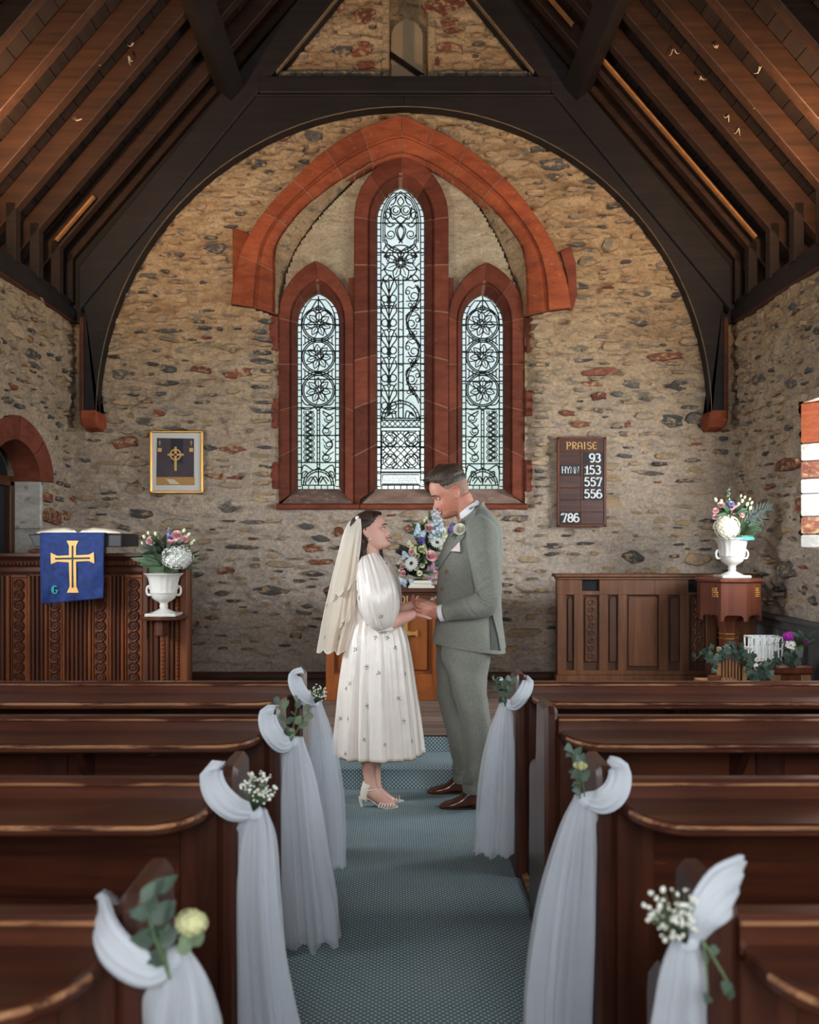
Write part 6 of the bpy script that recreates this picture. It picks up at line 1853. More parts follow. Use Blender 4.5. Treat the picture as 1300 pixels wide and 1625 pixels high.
# ------------------------------------------------------------------ little group by the right-hand wall
DK = 6.30
ch = thing('childs_chair', 'small pale wooden child\'s chair with slatted back, draped with ivy', 'chair', (WX(1160, DK), DK, ZC))
def post(name, px, y0, y1, d, w=.026):
    x = WX(px, d); MB().box(x - w / 2, x + w / 2, d, d + w, WZ(y1, d) if y1 else ZC, WZ(y0, d), .003).build(name, M['pale_wood'], ch)
post('back_post', 1142, 1027, None, DK); post('back_post', 1183, 1029, None, DK - .02)
MB().prism([(WX(1143, DK), WZ(1044, DK)), (WX(1143, DK), WZ(1032, DK)), (WX(1163, DK), WZ(1029, DK)), (WX(1183, DK), WZ(1033, DK)), (WX(1183, DK), WZ(1044, DK))], 'y', DK + .002, DK + .02, .003).build('top_rail', M['pale_wood'], ch)
for i in range(6):
    px = 1149 + i * 5.1; x = WX(px, DK); MB().box(x - .0055, x + .0055, DK + .004, DK + .016, WZ(1084, DK), WZ(1043, DK), .002).build('slat', M['pale_wood'], ch)
MB().box(WX(1122, DK), WX(1186, DK), DK - .02, DK + .28, WZ(1092, DK), WZ(1085, DK), .004).build('seat', M['pale_wood'], ch)
MB().box(WX(1122, DK), WX(1143, DK), DK - .03, DK - .005, WZ(1079, DK), WZ(1071, DK), .004).build('arm_rail', M['oak'], ch)
for px in (1124, 1182): MB().box(WX(px, DK) - .012, WX(px, DK) + .012, DK + .25, DK + .274, ZC, WZ(1090, DK), .003).build('leg', M['pale_wood'], ch)

def stool(name, label, px0, px1, pyt, d, dep, mat_top, th=14):
    t = thing(name, label, 'stool', (WX((px0 + px1) / 2, d), d + dep / 2, ZC))
    MB().box(WX(px0, d), WX(px1, d), d, d + dep, WZ(pyt + th, d), WZ(pyt, d), .012).build('top', mat_top, t)
    w = .032
    for px in (px0 + 10, px1 - 10):
        for y in (d + .03, d + dep - .05): MB().box(WX(px, d) - w, WX(px, d) + w, y, y + .03, ZC, WZ(pyt + th, d), .004).build('leg', M['pale_wood'], t)
    mb = MB(); mb.box(WX(px0 + 12, d), WX(px1 - 12, d), d + .038, d + .05, WZ(pyt + th + 15, d), WZ(pyt + th + 1, d), .002); mb.build('apron', M['oak'], t)
    return t
stool('wooden_stool', 'low stool with a dark brown top carrying the glass of flowers', 1225, 1293, 1057, 6.20, .26, M['font_wood'])
stool('wooden_stool', 'low dark stool under the white picket basket', 1190, 1246, 1052, 6.54, .20, M['font_wood'], 10)
DW = 6.60
bs = thing('picket_basket', 'white picket basket standing on the stool behind the ivy', 'basket', (WX(1218, DW), DW + .07, WZ(1052, 6.54)))
zb0 = WZ(1052, 6.54); zt0 = WZ(1011, DW); zm = (zb0 + zt0) / 2
M['wicker'] = plain('white_wicker', rgb(220, 220, 216), .7, var=.08, vscale=60)
for yy in (DW, DW + .15):
    for z in (zb0 + .008, zm, zt0 - .006): MB().box(WX(1194, DW), WX(1242, DW), yy, yy + .006, z - .005, z + .005, .002).build('rail', M['wicker'], bs)
    for i in range(10):
        x = WX(1195 + i * 5.1, DW); o = .006 if i % 2 else -.004
        MB().prism([(x - .006, zb0), (x + .006, zb0), (x + .006 + o, zt0), (x - .006 + o, zt0)], 'y', yy - .004, yy, .001).build('picket', M['wicker'], bs)
    for i in range(5):
        x = WX(1198 + i * 10, DW); MB().prism([(x, zm), (x + .008, zm), (x + .05, zt0), (x + .042, zt0)], 'y', yy - .007, yy - .004).build('brace', M['wicker'], bs)
for x in (WX(1194, DW), WX(1242, DW)):
    for z in (zb0 + .008, zm, zt0 - .006): MB().box(x - .003, x + .003, DW, DW + .156, z - .005, z + .005, .002).build('rail', M['wicker'], bs)
MB().box(WX(1195, DW), WX(1241, DW), DW, DW + .15, zb0, zb0 + .006).build('bottom', M['wicker'], bs)
DHt = 6.14
ht = thing('heart_tag', 'white wooden heart hanging among the ivy left of the brown stool', 'tag', W(1205, 1062, DHt))
hp = []
for i in range(28):
    t = 2 * PI * i / 28; hp.append((1204.5 + .50 * 16 * math.sin(t) ** 3 * 1.0, 1060 - .62 * (13 * math.cos(t) - 5 * math.cos(2 * t) - 2 * math.cos(3 * t) - math.cos(4 * t))))
MB().prism([(WX(x, DHt), WZ(y, DHt)) for x, y in hp], 'y', DHt, DHt + .008, .001).build('heart', M['wicker'], ht)
MB().tube([W(1206, 1053, DHt), W(1214, 1049, DHt + .04), W(1222, 1050, DHt + .07)], .0018, 4).build('cord', M['stem'], ht)
# glass with flowers
DG = 6.30
gv = thing('glass_vase', 'small clear glass tumbler of flowers on the brown stool', 'vase', (WX(1265, DG), DG, WZ(1057, 6.2)))
zg = WZ(1057, 6.2)
MB().lathe([(.0, zg), (.030, zg), (.030, zg + .008), (.012, zg + .02), (.014, zg + .03), (.036, zg + .05), (.044, zg + .12), (.041, zg + .12), (.033, zg + .055), (.0, zg + .04)], WX(1265, DG), DG, 20).build('bowl', M['clear_glass'], gv, 60)
fg = thing('posy', 'purple and white flowers with dark leaves in the glass tumbler', 'flowers', (WX(1265, DG), DG, zg + .05))
c0 = Vector((WX(1266, DG), DG, zg + .13))
for px, py in ((1251, 1010), (1255, 1022), (1270, 1010), (1278, 1016), (1283, 1026), (1262, 1018), (1290, 1020), (1274, 1004)):
    MB().tube([Vector((WX(1265, DG), DG, zg + .055)), c0.lerp(W(px, py, DG), .4), W(px, py, DG)], .0018, 4).build('stem', M['stem'], fg)
for i, (px, py, r, k) in enumerate(((1251, 1011, .032, 'magenta'), (1253, 1008, .024, 'magenta'), (1279, 1017, .016, 'magenta'))):
    mb = MB(); hydrangea(mb, W(px, py, DG - .03), r, 36, .4, i); mb.build('blossom', M[k], fg, 0)
mb = MB(); q = random.Random(3)
for i in range(16): floret(mb, W(1253 + q.uniform(-9, 8), 1024 + q.uniform(-5, 5), DG - .05), (q.uniform(-.4, .4), -1, q.uniform(0, .8)), .014, 5)
mb.build('white_florets', M['gyp'], fg, 0, kind='stuff')
greens(fg, W(1270, 1022, DG), 18, .10, .032, M['leaf'], 12, -.3); greens(fg, W(1276, 1012, DG), 10, .08, .03, M['ivy'], 13, -.2)
grass(fg, c0, 7, .22, 5, M['leaf'])
# trailing ivy: each leaf an object of its own on one trailing stem
iv = thing('ivy_garland', 'trailing ivy draped over the child\'s chair and the stools', 'ivy', (WX(1180, 6.2), 6.2, ZC))
trail = [(1104, 1046, 6.2), (1118, 1034, 6.2), (1128, 1048, 6.2), (1142, 1054, 6.24), (1148, 1036, 6.26), (1158, 1022, 6.26), (1168, 1030, 6.26), (1160, 1040, 6.25), (1178, 1036, 6.25), (1190, 1050, 6.2), (1190, 1072, 6.15), (1204, 1078, 6.12), (1214, 1062, 6.12), (1222, 1052, 6.15), (1236, 1044, 6.2), (1248, 1046, 6.22), (1258, 1050, 6.2)]
P = [Vector(p) for p in catmull([tuple(W(*t)) for t in trail], 60)]
MB().tube(P, .003, 4).build('stem', M['stem'], iv)
def ivy_mesh():
    o = [(0, 0), (.32, -.12), (.55, .15), (.42, .32), (.62, .62), (.28, .62), (0, 1.05), (-.28, .62), (-.62, .62), (-.42, .32), (-.55, .15), (-.32, -.12)]
    v = [(x, y, .12 * abs(x) - .1 * y * y) for x, y in o] + [(0, .4, .04)]
    me = bpy.data.meshes.new('ivy_leaf'); me.from_pydata(v, [], [(i, (i + 1) % 12, 12) for i in range(12)]); me.materials.append(M['ivy']); return me
IV = ivy_mesh(); q = random.Random(6)
for i in range(86):
    p = P[q.randrange(60)] + Vector((q.gauss(0, .018), q.gauss(-.012, .014), q.gauss(0, .022)))
    s = q.uniform(.034, .062)
    inst('leaf', IV, iv, p - iv.location, (PI / 2 + q.uniform(-.7, .5), q.uniform(-2.6, 2.6), q.uniform(-.7, .7)), (s, s, s))
# ------------------------------------------------------------------ the couple
def skin_mat(name, c, red):
    m, nt, b = nodes_of(name)
    n = noise_tex(nt, coords(nt), 9, 3, .5); n2 = noise_tex(nt, coords(nt), 120, 3, .5)
    col = mix(nt, ramp(nt, n, [(.4, (0, 0, 0)), (.68, (1, 1, 1))]), c, red)
    L(nt, col, b.inputs['Base Color']); b.inputs['Roughness'].default_value = .48; b.inputs['Specular IOR Level'].default_value = .35
    b.inputs['Subsurface Weight'].default_value = .12; b.inputs['Subsurface Radius'].default_value = (.012, .005, .003)
    bump(nt, b, n2, .08, .002); return m
M['skin_f'] = skin_mat('bride_skin', rgb(224, 176, 158), rgb(214, 152, 138))
M['skin_m'] = skin_mat('groom_skin', rgb(208, 150, 128), rgb(196, 122, 102))
def hair_mat(name, a, b_):
    m, nt, b = nodes_of(name)
    n = noise_tex(nt, coords(nt, (60, 60, 22)), 1.6, 5, .6, .8)
    L(nt, ramp(nt, n, [(.3, a), (.72, b_)]), b.inputs['Base Color']); b.inputs['Roughness'].default_value = .42; b.inputs['Specular IOR Level'].default_value = .4
    bump(nt, b, n, .7, .006); return m
M['hair_f'] = hair_mat('dark_brown_hair', rgb(34, 23, 21), rgb(66, 44, 36))
M['hair_m'] = hair_mat('brown_hair', rgb(40, 30, 24), rgb(84, 63, 46))
M['hair_tip'] = hair_mat('fair_hair_tips', rgb(120, 100, 72), rgb(178, 156, 118))
M['stubble'] = plain('shaved_hair', rgb(150, 112, 96), .7, var=.22, vscale=160)
M['beard'] = plain('short_beard', rgb(172, 116, 94), .7, var=.25, vscale=160)
M['lip'] = plain('lip', rgb(190, 96, 92), .4)
M['lip_m'] = plain('pale_lip', rgb(188, 112, 98), .5)
M['tooth'] = plain('teeth', rgb(240, 234, 224), .25)
M['sclera'] = plain('eye_white', rgb(226, 220, 214), .3)
M['iris'] = plain('dark_eye', rgb(36, 26, 24), .25)
M['suede'] = plain('cream_suede', rgb(226, 212, 198), .7, var=.05, vscale=60)
M['shoe_brown'] = plain('polished_brown_leather', rgb(84, 42, 28), .16, var=.35, vscale=14, spec=.6)
M['sole'] = plain('dark_sole', rgb(40, 28, 24), .5)
M['shirt'] = plain('white_shirt', rgb(232, 232, 234), .7)
M['pearl'] = plain('pearl', rgb(236, 228, 218), .2)
M['embroid'] = plain('embroidery_thread', rgb(120, 126, 104), .8)
M['button'] = plain('brown_button', rgb(150, 98, 66), .3)
M['pocket'] = plain('blush_silk', rgb(232, 208, 198), .5)

def satin(name, c, rough):
    m, nt, b = nodes_of(name)
    n = noise_tex(nt, coords(nt, (26, 26, 2.2)), 1.5, 4, .55, .4); n2 = noise_tex(nt, coords(nt), 7, 3)
    L(nt, mix(nt, ramp(nt, n2, [(.35, (0, 0, 0)), (.7, (1, 1, 1))]), c, tuple(x * .90 for x in c[:3]) + (1,)), b.inputs['Base Color'])
    b.inputs['Roughness'].default_value = rough; b.inputs['Specular IOR Level'].default_value = .6
    b.inputs['Sheen Weight'].default_value = .25
    b.inputs['Anisotropic'].default_value = .5
    bump(nt, b, n, .6, .012); return m
M['satin'] = satin('ivory_satin_organza', rgb(241, 228, 219), .27)
def tweed():
    m, nt, b = nodes_of('grey_green_tweed')
    n = noise_tex(nt, coords(nt), 230, 4, .65); w = N(nt, 'ShaderNodeTexWave', wave_type='BANDS', bands_direction='DIAGONAL'); w.inputs['Scale'].default_value = 95; w.inputs['Distortion'].default_value = 2
    L(nt, coords(nt), w.inputs['Vector'])
    c = ramp(nt, n, [(.30, rgb(94, 94, 86)), (.70, rgb(156, 154, 144))])
    c = mix(nt, .22, c, mix(nt, w.outputs['Fac'], rgb(92, 93, 86), rgb(140, 140, 130)))
    L(nt, c, b.inputs['Base Color']); b.inputs['Roughness'].default_value = .9; b.inputs['Specular IOR Level'].default_value = .15
    b.inputs['Sheen Weight'].default_value = .15
    bump(nt, b, n, .25, .003); return m
M['tweed'] = tweed()
M['tweed_dark'] = plain('dark_tweed', rgb(78, 78, 72), .9, var=.1, vscale=120)  # darker copy of the tweed; gives the back vent its painted shade

def remesh(mb, name, mat, parent, voxel=.0034, smooth_it=3):
    o = mb.build('tmp', mat, None, 0)
    md = o.modifiers.new('r', 'REMESH'); md.mode = 'VOXEL'; md.voxel_size = voxel; md.use_smooth_shade = True
    s = o.modifiers.new('s', 'SMOOTH'); s.factor = .5; s.iterations = smooth_it
    dg = bpy.context.evaluated_depsgraph_get()
    me = bpy.data.meshes.new_from_object(o.evaluated_get(dg), depsgraph=dg)
    bpy.data.objects.remove(o)
    me.name = name
    me.transform(Matrix.Translation(-parent.location))
    me.materials.clear(); me.materials.append(mat)
    me.polygons.foreach_set('use_smooth', [True] * len(me.polygons))
    b = bpy.data.objects.new(name, me); COL.objects.link(b); b.parent = parent
    return b

def interp_tab(tab, x):
    t = catmull(sorted(tab), 120); return np.interp(x, t[:, 0], t[:, 1])

class Head:
    """head surface in its own axes: f forward, s to +y, u up; origin midway between the ears at eye height"""
    def __init__(s, origin, pitch, face, scale, female, yaw=0.0, crown=1.0):
        s.o = Vector(origin); s.k = scale; s.female = female; s.crown = crown
        f = Vector((face * math.cos(pitch), 0, math.sin(pitch))); u = Vector((-face * math.sin(pitch), 0, math.cos(pitch)))
        R = Matrix.Rotation(yaw, 3, 'Z'); s.f = R @ f; s.u = R @ u; s.s = R @ Vector((0, 1, 0))
        nu, nt = 84, 96
        a = np.linspace(0, 1, nu)
        U = -.117 + .243 * (a + .12 * np.sin(2 * PI * a) * -1 * .5)
        U[0], U[-1] = -.117, .126
        TH = np.linspace(0, 2 * PI, nt, endpoint=False)
        fr = interp_tab([(-.117, .050), (-.112, .072), (-.104, .084), (-.094, .089), (-.084, .086), (-.076, .083), (-.066, .087), (-.055, .086), (-.04, .085), (-.02, .083), (0, .083), (.015, .090), (.03, .094), (.06, .091), (.085, .078), (.105, .055), (.119, .022), (.126, 0)], U)
        bk = interp_tab([(-.117, .0), (-.11, -.03), (-.09, -.055), (-.06, -.074), (-.03, -.088), (0, -.098), (.03, -.104), (.06, -.101), (.09, -.084), (.11, -.055), (.121, -.022), (.126, 0)], U)
        wd = interp_tab([(-.117, .012), (-.110, .030), (-.098, .044), (-.08, .054), (-.055, .062), (-.03, .068), (0, .072), (.03, .075), (.06, .072), (.085, .061), (.105, .042), (.119, .020), (.126, 0)], U)
        if female: wd = wd * .95
        c, sn = np.cos(TH), np.sin(TH)
        e = .92
        X = ((fr + bk) / 2)[:, None] + ((fr - bk) / 2)[:, None] * (np.sign(c) * np.abs(c) ** e)[None]
        Y = wd[:, None] * (np.sign(sn) * np.abs(sn) ** e)[None] * (1 - .10 * np.clip(c, 0, 1)[None] ** 2)
        Z = np.repeat(U[:, None], nt, 1)
        front = np.clip((c[None] - .05) / .4, 0, 1)
        ng = 1.0 if female else 1.12
        nb = np.interp(Z, [-.058, -.050, -.044, -.036, -.028, -.012, .002, .014], [0, .006, .020, .026, .022, .013, .005, 0]) * ng
        sg = np.interp(Z, [-.05, -.036, -.02, .01], [.0155, .0135, .010, .008])
        X = X + nb * np.exp(-(Y / sg) ** 2) * front
        for q in (-1, 1):
            X = X - .011 * np.exp(-((Y - q * .031) / .014) ** 2 - ((Z - .0) / .010) ** 2) * front
            X = X + (.005 if not female else .003) * np.exp(-((Y - q * .030) / .018) ** 2 - ((Z - .019) / .007) ** 2) * front
            X = X + .004 * np.exp(-((Y - q * .038) / .018) ** 2 - ((Z + .035) / .014) ** 2) * front
            X = X - .004 * np.exp(-((Y - q * .030) / .006) ** 2 - ((Z + .055) / .013) ** 2) * front
        X = X + .0045 * np.exp(-(Y / .02) ** 2) * (np.exp(-((Z + .062) / .0045) ** 2) + np.exp(-((Z + .074) / .005) ** 2)) * front
        X = X - .004 * np.exp(-(Y / .026) ** 2 - ((Z + .068) / .0028) ** 2) * front
        X = X + .004 * np.exp(-(Y / .016) ** 2 - ((Z + .097) / .009) ** 2) * front
        s.X, s.Y, s.Z, s.c = X, Y, Z, np.repeat(c[None], nu, 0)
    def w(s, f, y, u):
        if u > 0: u *= s.crown
        return s.o + (s.f * f + s.s * y + s.u * u) * s.k
    def skin(s, mb):
        nu, nt = s.X.shape
        R = [[tuple(s.w(s.X[i, j], s.Y[i, j], s.Z[i, j])) for j in range(nt)] for i in range(nu)]
        mb.rings(R)
        for q in (-1, 1):         # ears
            pts = [(-.012, .020), (-.022, .024), (-.032, .012), (-.032, -.006), (-.024, -.022), (-.014, -.033), (-.006, -.030)]
            P = [s.w(f, q * (.073 + .010 * math.sin(PI * i / 16)), u) for i, (f, u) in enumerate(catmull(pts, 17))]
            mb.tube(P, [.0052 * s.k] * 17, 7)
            mb.ball(s.w(-.017, q * .073, -.004), (.013 * s.k, .006 * s.k, .024 * s.k), 10, 6)
            mb.ball(s.w(-.010, q * .074, -.028), (.008 * s.k, .006 * s.k, .009 * s.k), 8, 6)
    def shell(s, mask, off, seed=0):
        """a skin lifted off the head where mask(f,u,y) holds"""
        nu, nt = s.X.shape
        mb = MB(); idx = {}; V = []
        ok = [[mask(s.X[i, j], s.Z[i, j], s.Y[i, j]) for j in range(nt)] for i in range(nu)]
        for i in range(nu):
            for j in range(nt):
                p = s.w(s.X[i, j], s.Y[i, j], s.Z[i, j]); d = (p - s.w(0, 0, .02)).normalized()
                edge = 1.0
                if ok[i][j]:
                    nb = [ok[max(0, min(nu - 1, i + a))][(j + b) % nt] for a in (-2, 0, 2) for b in (-2, 0, 2)]
                    edge = .25 + .75 * sum(nb) / 9 if not all(nb) else 1.0
                V.append(tuple(p + d * off(s.X[i, j], s.Z[i, j], s.Y[i, j]) * s.k * edge))
        f = []
        for i in range(nu - 1):
            for j in range(nt):
                k = (j + 1) % nt
                if ok[i][j] and ok[i][k] and ok[i + 1][j] and ok[i + 1][k]: f.append((i * nt + j, i * nt + k, (i + 1) * nt + k, (i + 1) * nt + j))
        used = sorted({v for q in f for v in q}); rm = {v: n for n, v in enumerate(used)}
        mb.add([V[v] for v in used], [tuple(rm[v] for v in q) for q in f]); return mb
    def features(s, parent, lipm, smile, browm, eyes_open=1.0):
        for q in (-1, 1):
            e = MB(); e.ball(s.w(.0752, q * .031, -.001), (.0085 * s.k, .0095 * s.k, .0065 * s.k), 12, 8); eo = e.build('eye', M['sclera'], parent, 180)
            d = (s.f * .8 + s.s * q * -.05 - s.u * .2).normalized()
            MB().ball(s.w(.0752, q * .031, -.001) + d * .0052 * s.k, .0048 * s.k, 10, 6).build('iris', M['iris'], eo, 180)
            MB().tube([s.w(*p) for p in ((.083, q * .018, .002), (.087, q * .026, .0055), (.0855, q * .036, .005), (.078, q * .045, -.001))], [.0012 * s.k, .0018 * s.k, .0018 * s.k, .001 * s.k], 5).build('eyelash', M['iris'], eo, 180)
            MB().tube([s.w(*p) for p in ((.094, q * .014, .019), (.0945, q * .026, .0245), (.087, q * .040, .023), (.076, q * .050, .015))], [.002 * s.k, .0028 * s.k, .0026 * s.k, .001 * s.k], 6).build('eyebrow', browm, parent, 180)
        up = [(.079, -.027, -.060 + smile), (.087, -.014, -.0635), (.0915, 0, -.063), (.087, .014, -.0635), (.079, .027, -.060 + smile)]
        lo = [(.079, -.027, -.060 + smile), (.086, -.014, -.076), (.0895, 0, -.079), (.086, .014, -.076), (.079, .027, -.060 + smile)]
        mb = MB()
        for ln in (up, lo): P = catmull(ln, 15); mb.tube([s.w(*p) for p in P], [(.0018 + .0028 * math.sin(PI * i / 14)) * s.k for i in range(15)], 7)
        mb.build('lips', lipm, parent, 180, kind='stuff')
        P = catmull([((a[0] + b[0]) / 2 - .0015, a[1] * .85, (a[2] + b[2]) / 2 + .001) for a, b in zip(up, lo)], 13)
        MB().tube([s.w(*p) for p in P], [(.001 + .0042 * math.sin(PI * i / 12)) * s.k for i in range(13)], 7).build('teeth', M['tooth'], parent, 180)

def limb(mb, pts, n=20, seg=26, sy=1.0, fold=0, seed=0, ph=6, gather=0, gk=13, creases=()):
    """pts: (x,y,z,r); circular rings across the path"""
    C = catmull([tuple(p) for p in pts], seg)
    P = [Vector(c[:3]) for c in C]
    u = None; R = []
    for i in range(seg):
        T = (P[min(i + 1, seg - 1)] - P[max(i - 1, 0)]).normalized()
        if u is None: u = T.orthogonal().normalized() if abs(T.y) > .9 else (Vector((0, 1, 0)) - T * T.y).normalized()
        u = (u - T * u.dot(T)).normalized(); w = T.cross(u)
        row = []
        for j in range(n):
            t = 2 * PI * j / n
            f = 1.0
            if fold: f += fold * (vnoise(np.array([math.cos(t) * 1.6 + seed, math.sin(t) * 1.6 + seed * 2, i * ph / seg + seed])) - .5) * 2
            for (cs, cw, cd, ct, tw) in creases:
                dt = (t - ct + PI) % (2 * PI) - PI; ss = i / (seg - 1) - cs - .035 * dt
                f += cd * math.exp(-(dt / tw) ** 2) * (1.0 * math.exp(-((ss - cw) / cw) ** 2) - 1.2 * math.exp(-(ss / (cw * .6)) ** 2) + .8 * math.exp(-((ss + cw) / cw) ** 2))
            if gather: f += gather * (.6 * math.sin(gk * t + seed + .7 * math.sin(2 * t + i * .12)) + .5 * math.sin((gk * 2 - 5) * t + 2 * seed + i * .05)) * (.55 + .9 * abs(2 * i / (seg - 1) - 1) ** 1.5)
            row.append(tuple(P[i] + (u * sy * math.cos(t) + w * math.sin(t)) * C[i][3] * f))
        R.append(row)
    mb.rings(R); return R

def torso(mb, secs, n=48, seg=40, foldf=None, cap0=True, cap1=True, d=None, yaw=0.0):
    """secs: (px left, px right, py, half depth, y centre, tilt) horizontal rings; d: depth used to read px"""
    rows = []
    for (a, b, py, hb, yc, tl) in secs:
        dd = d if d else yc
        rows.append(((WX(a, dd) + WX(b, dd)) / 2, yc, WZ(py, dd), (WX(b, dd) - WX(a, dd)) / 2, hb, tl))
    C = catmull(rows, seg); R = []
    for i, (x, y, z, a, b, tl) in enumerate(C):
        row = []
        for j in range(n):
            t = 2 * PI * j / n
            f = foldf(t, i / (seg - 1)) if foldf else 1.0
            cx_, sy_ = math.cos(t), math.sin(t)
            lx, ly = a * f * np.sign(cx_) * abs(cx_) ** .9, b * f * np.sign(sy_) * abs(sy_) ** .9
            row.append((x + lx, y + ly, z + tl * lx))
        R.append(row)
    mb.rings(R, True, cap0, cap1); return R

def hand(mb, wrist, d, n, t, Lh, curls, thumb_curl=.4, spread=.12, thumb_dir=None):
    """wrist point, d towards the fingers, n palm normal (fingers close towards it), t thumb side"""
    w = Vector(wrist); d = Vector(d).normalized(); n = Vector(n); n = (n - d * n.dot(d)).normalized(); t = Vector(t); t = (t - d * t.dot(d) - n * t.dot(n)).normalized()
    pl = Lh * .50; hw = Lh * .215
    R = []
    for k, (s, wd, th) in enumerate(((-.12, .70, .17), (.0, .72, .175), (.25, .88, .175), (.6, 1.0, .155), (.9, 1.0, .125), (1.0, .92, .10))):
        c = w + d * pl * s
        R.append([tuple(c + t * hw * wd * math.cos(a) + n * Lh * th * .5 * math.sin(a)) for a in np.linspace(0, 2 * PI, 17)[:-1]])
    mb.rings(R)
    for i, (off, ln) in enumerate(((.78, .40), (.27, .45), (-.26, .42), (-.76, .33))):
        p = w + d * pl * (.94 if i in (1, 2) else .88) + t * hw * off; ang = 0; dd = (d + t * off * spread).normalized()
        P = [tuple(p - dd * Lh * .06)]; rr = [Lh * .048]
        P.append(tuple(p)); rr.append(Lh * .050)
        for j, seg in enumerate((.45, .32, .24)):
            ang += curls[i] * (.8 if j == 0 else 1.0)
            p = p + (dd * math.cos(ang) + n * math.sin(ang)) * ln * Lh * seg
            P.append(tuple(p)); rr.append(Lh * (.047, .043, .034)[j])
        mb.tube(P, rr, 9); mb.ball(P[-1], rr[-1] * 1.02, 8, 6)
    p = w + d * pl * .18 + t * hw * .75
    td = Vector(thumb_dir).normalized() if thumb_dir else (d * .75 + t * .6 + n * .2).normalized()
    p1 = p + td * Lh * .18; td2 = (td + n * thumb_curl + d * .3).normalized(); p2 = p1 + td2 * Lh * .16; p3 = p2 + (td2 + n * thumb_curl * .5).normalized() * Lh * .12
    mb.tube([p - td * Lh * .06, p, p1, p2, p3], [Lh * .07, Lh * .072, Lh * .058, Lh * .052, Lh * .038], 9); mb.ball(p3, Lh * .039, 8, 6)

def surf_tree(objs):
    V, P = [], []
    for o in objs:
        b = len(V); off = root_of(o).location
        V += [tuple(Vector(v.co) + off) for v in o.data.vertices]; P += [tuple(b + i for i in q.vertices) for q in o.data.polygons]
    return BVHTree.FromPolygons(V, P)
CAMP = Vector((0, 0, CH))
def cast(tree, px, py):
    d = (W(px, py, 5.0) - CAMP).normalized(); h = tree.ray_cast(CAMP, d)
    if h[0] is None: return None, None
    n = h[1] if h[1].dot(d) < 0 else -h[1]
    return h[0], n
def patch(tree, left, right, off, nu, nv, th=.004):
    """a piece of cloth lying on the surface between two px curves"""
    A = catmull(left, nv); B = catmull(right, nv); rows = []; back = []; last = None
    for j in range(nv):
        ra, rb = [], []
        for i in range(nu):
            p = A[j] * (1 - i / (nu - 1)) + B[j] * (i / (nu - 1))
            h, n = cast(tree, p[0], p[1])
            if h is None: h, n = (last if last else (W(p[0], p[1], 5.1), Vector((0, -1, 0))))
            last = (h, n); ra.append(tuple(h + n * off)); rb.append(tuple(h + n * (off - th)))
        rows.append(ra); back.append(rb)
    mb = MB(); mb.rings(rows, close=False)
    rim = [rows[0][i] for i in range(nu)] + [rows[j][-1] for j in range(1, nv)] + [rows[-1][i] for i in range(nu - 2, -1, -1)] + [rows[j][0] for j in range(nv - 2, 0, -1)]
    rim2 = [back[0][i] for i in range(nu)] + [back[j][-1] for j in range(1, nv)] + [back[-1][i] for i in range(nu - 2, -1, -1)] + [back[j][0] for j in range(nv - 2, 0, -1)]
    mb.rings([rim, rim2]if False else [[*rim], [*rim2]], True, False, False)
    return mb
def P3(px, py, d, r): v = W(px, py, d); return (v.x, v.y, v.z, r)
# ------------------------------------------------------------------ bride, facing right
YBR = 5.19
br = thing('person', 'woman in a short-sleeved ivory satin dress, veil and cream heels, looking up at the man', 'person', (WX(600, YBR), YBR, .012))
HB = Head(W(610, 838, YBR) - Vector((.073, 0, .018)), math.radians(14), 1, .95, True, math.radians(-6), .88)
mb = MB()
HB.skin(mb)
limb(mb, [P3(584, 850, YBR, .05), P3(587, 868, YBR, .047), P3(590, 884, YBR, .047), P3(591, 900, YBR, .062)], seg=14)
torso(mb, [(575, 606, 888, .055, YBR, 0), (572, 612, 896, .12, YBR, 0), (570, 618, 908, .15, YBR, 0), (570, 624, 930, .145, YBR, 0), (570, 620, 955, .125, YBR, 0), (566, 620, 980, .115, YBR, 0), (560, 628, 1010, .15, YBR, 0), (562, 626, 1050, .155, YBR, 0), (570, 618, 1085, .13, YBR, 0)])
for q, y, dx in ((-1, 5.13, 0), (1, 5.25, 9)):
    fz = .012
    limb(mb, [P3(592, 1050, y, .085), P3(590, 1100, y, .075), P3(588 + dx, 1150, y, .052), P3(584 + dx, 1190, y, .044), P3(585 + dx, 1215, y, .038), P3(587 + dx, 1238, y, .031), P3(588 + dx, 1250, y, .033)], seg=30)
    limb(mb, [P3(580 + dx, 1254, y, .026), P3(590 + dx, 1257, y, .033), P3(603 + dx, 1266, y, .030), P3(615 + dx, 1274, y, .028), P3(624 + dx, 1278, y, .020), P3(629 + dx, 1279, y, .012)], seg=18)
    for k in range(5): mb.ball(W(626 + dx + (2 if k == 2 else 0) - k * .6, 1278.2, y + (k - 2) * .013), (.013, .008, .009), 8, 6)
HNB = W(659, 975, 5.10)
limb(mb, [P3(580, 903, 5.05, .048), P3(590, 940, 5.02, .044), P3(604, 984, 5.01, .040), P3(618, 988, 5.02, .040), P3(638, 981, 5.06, .034), P3(659, 974, 5.10, .024)], seg=34)
hand(mb, HNB, (1, .05, .18), (0, .15, -1), (-.15, -1, .1), .165, (.25, .3, .35, .4), .2)
limb(mb, [P3(588, 903, 5.33, .048), P3(598, 940, 5.37, .044), P3(612, 980, 5.37, .040), P3(626, 970, 5.36, .036), P3(642, 965, 5.34, .032), P3(660, 959, 5.32, .024)], seg=34)
hand(mb, W(660, 959, 5.32), (1, -.05, .10), (0, -.15, -1), (-.15, 1, .1), .165, (.25, .3, .35, .4), .2)
body = remesh(mb, 'body', M['skin_f'], br)
HB.features(br, M['lip'], .006, M['hair_f'])
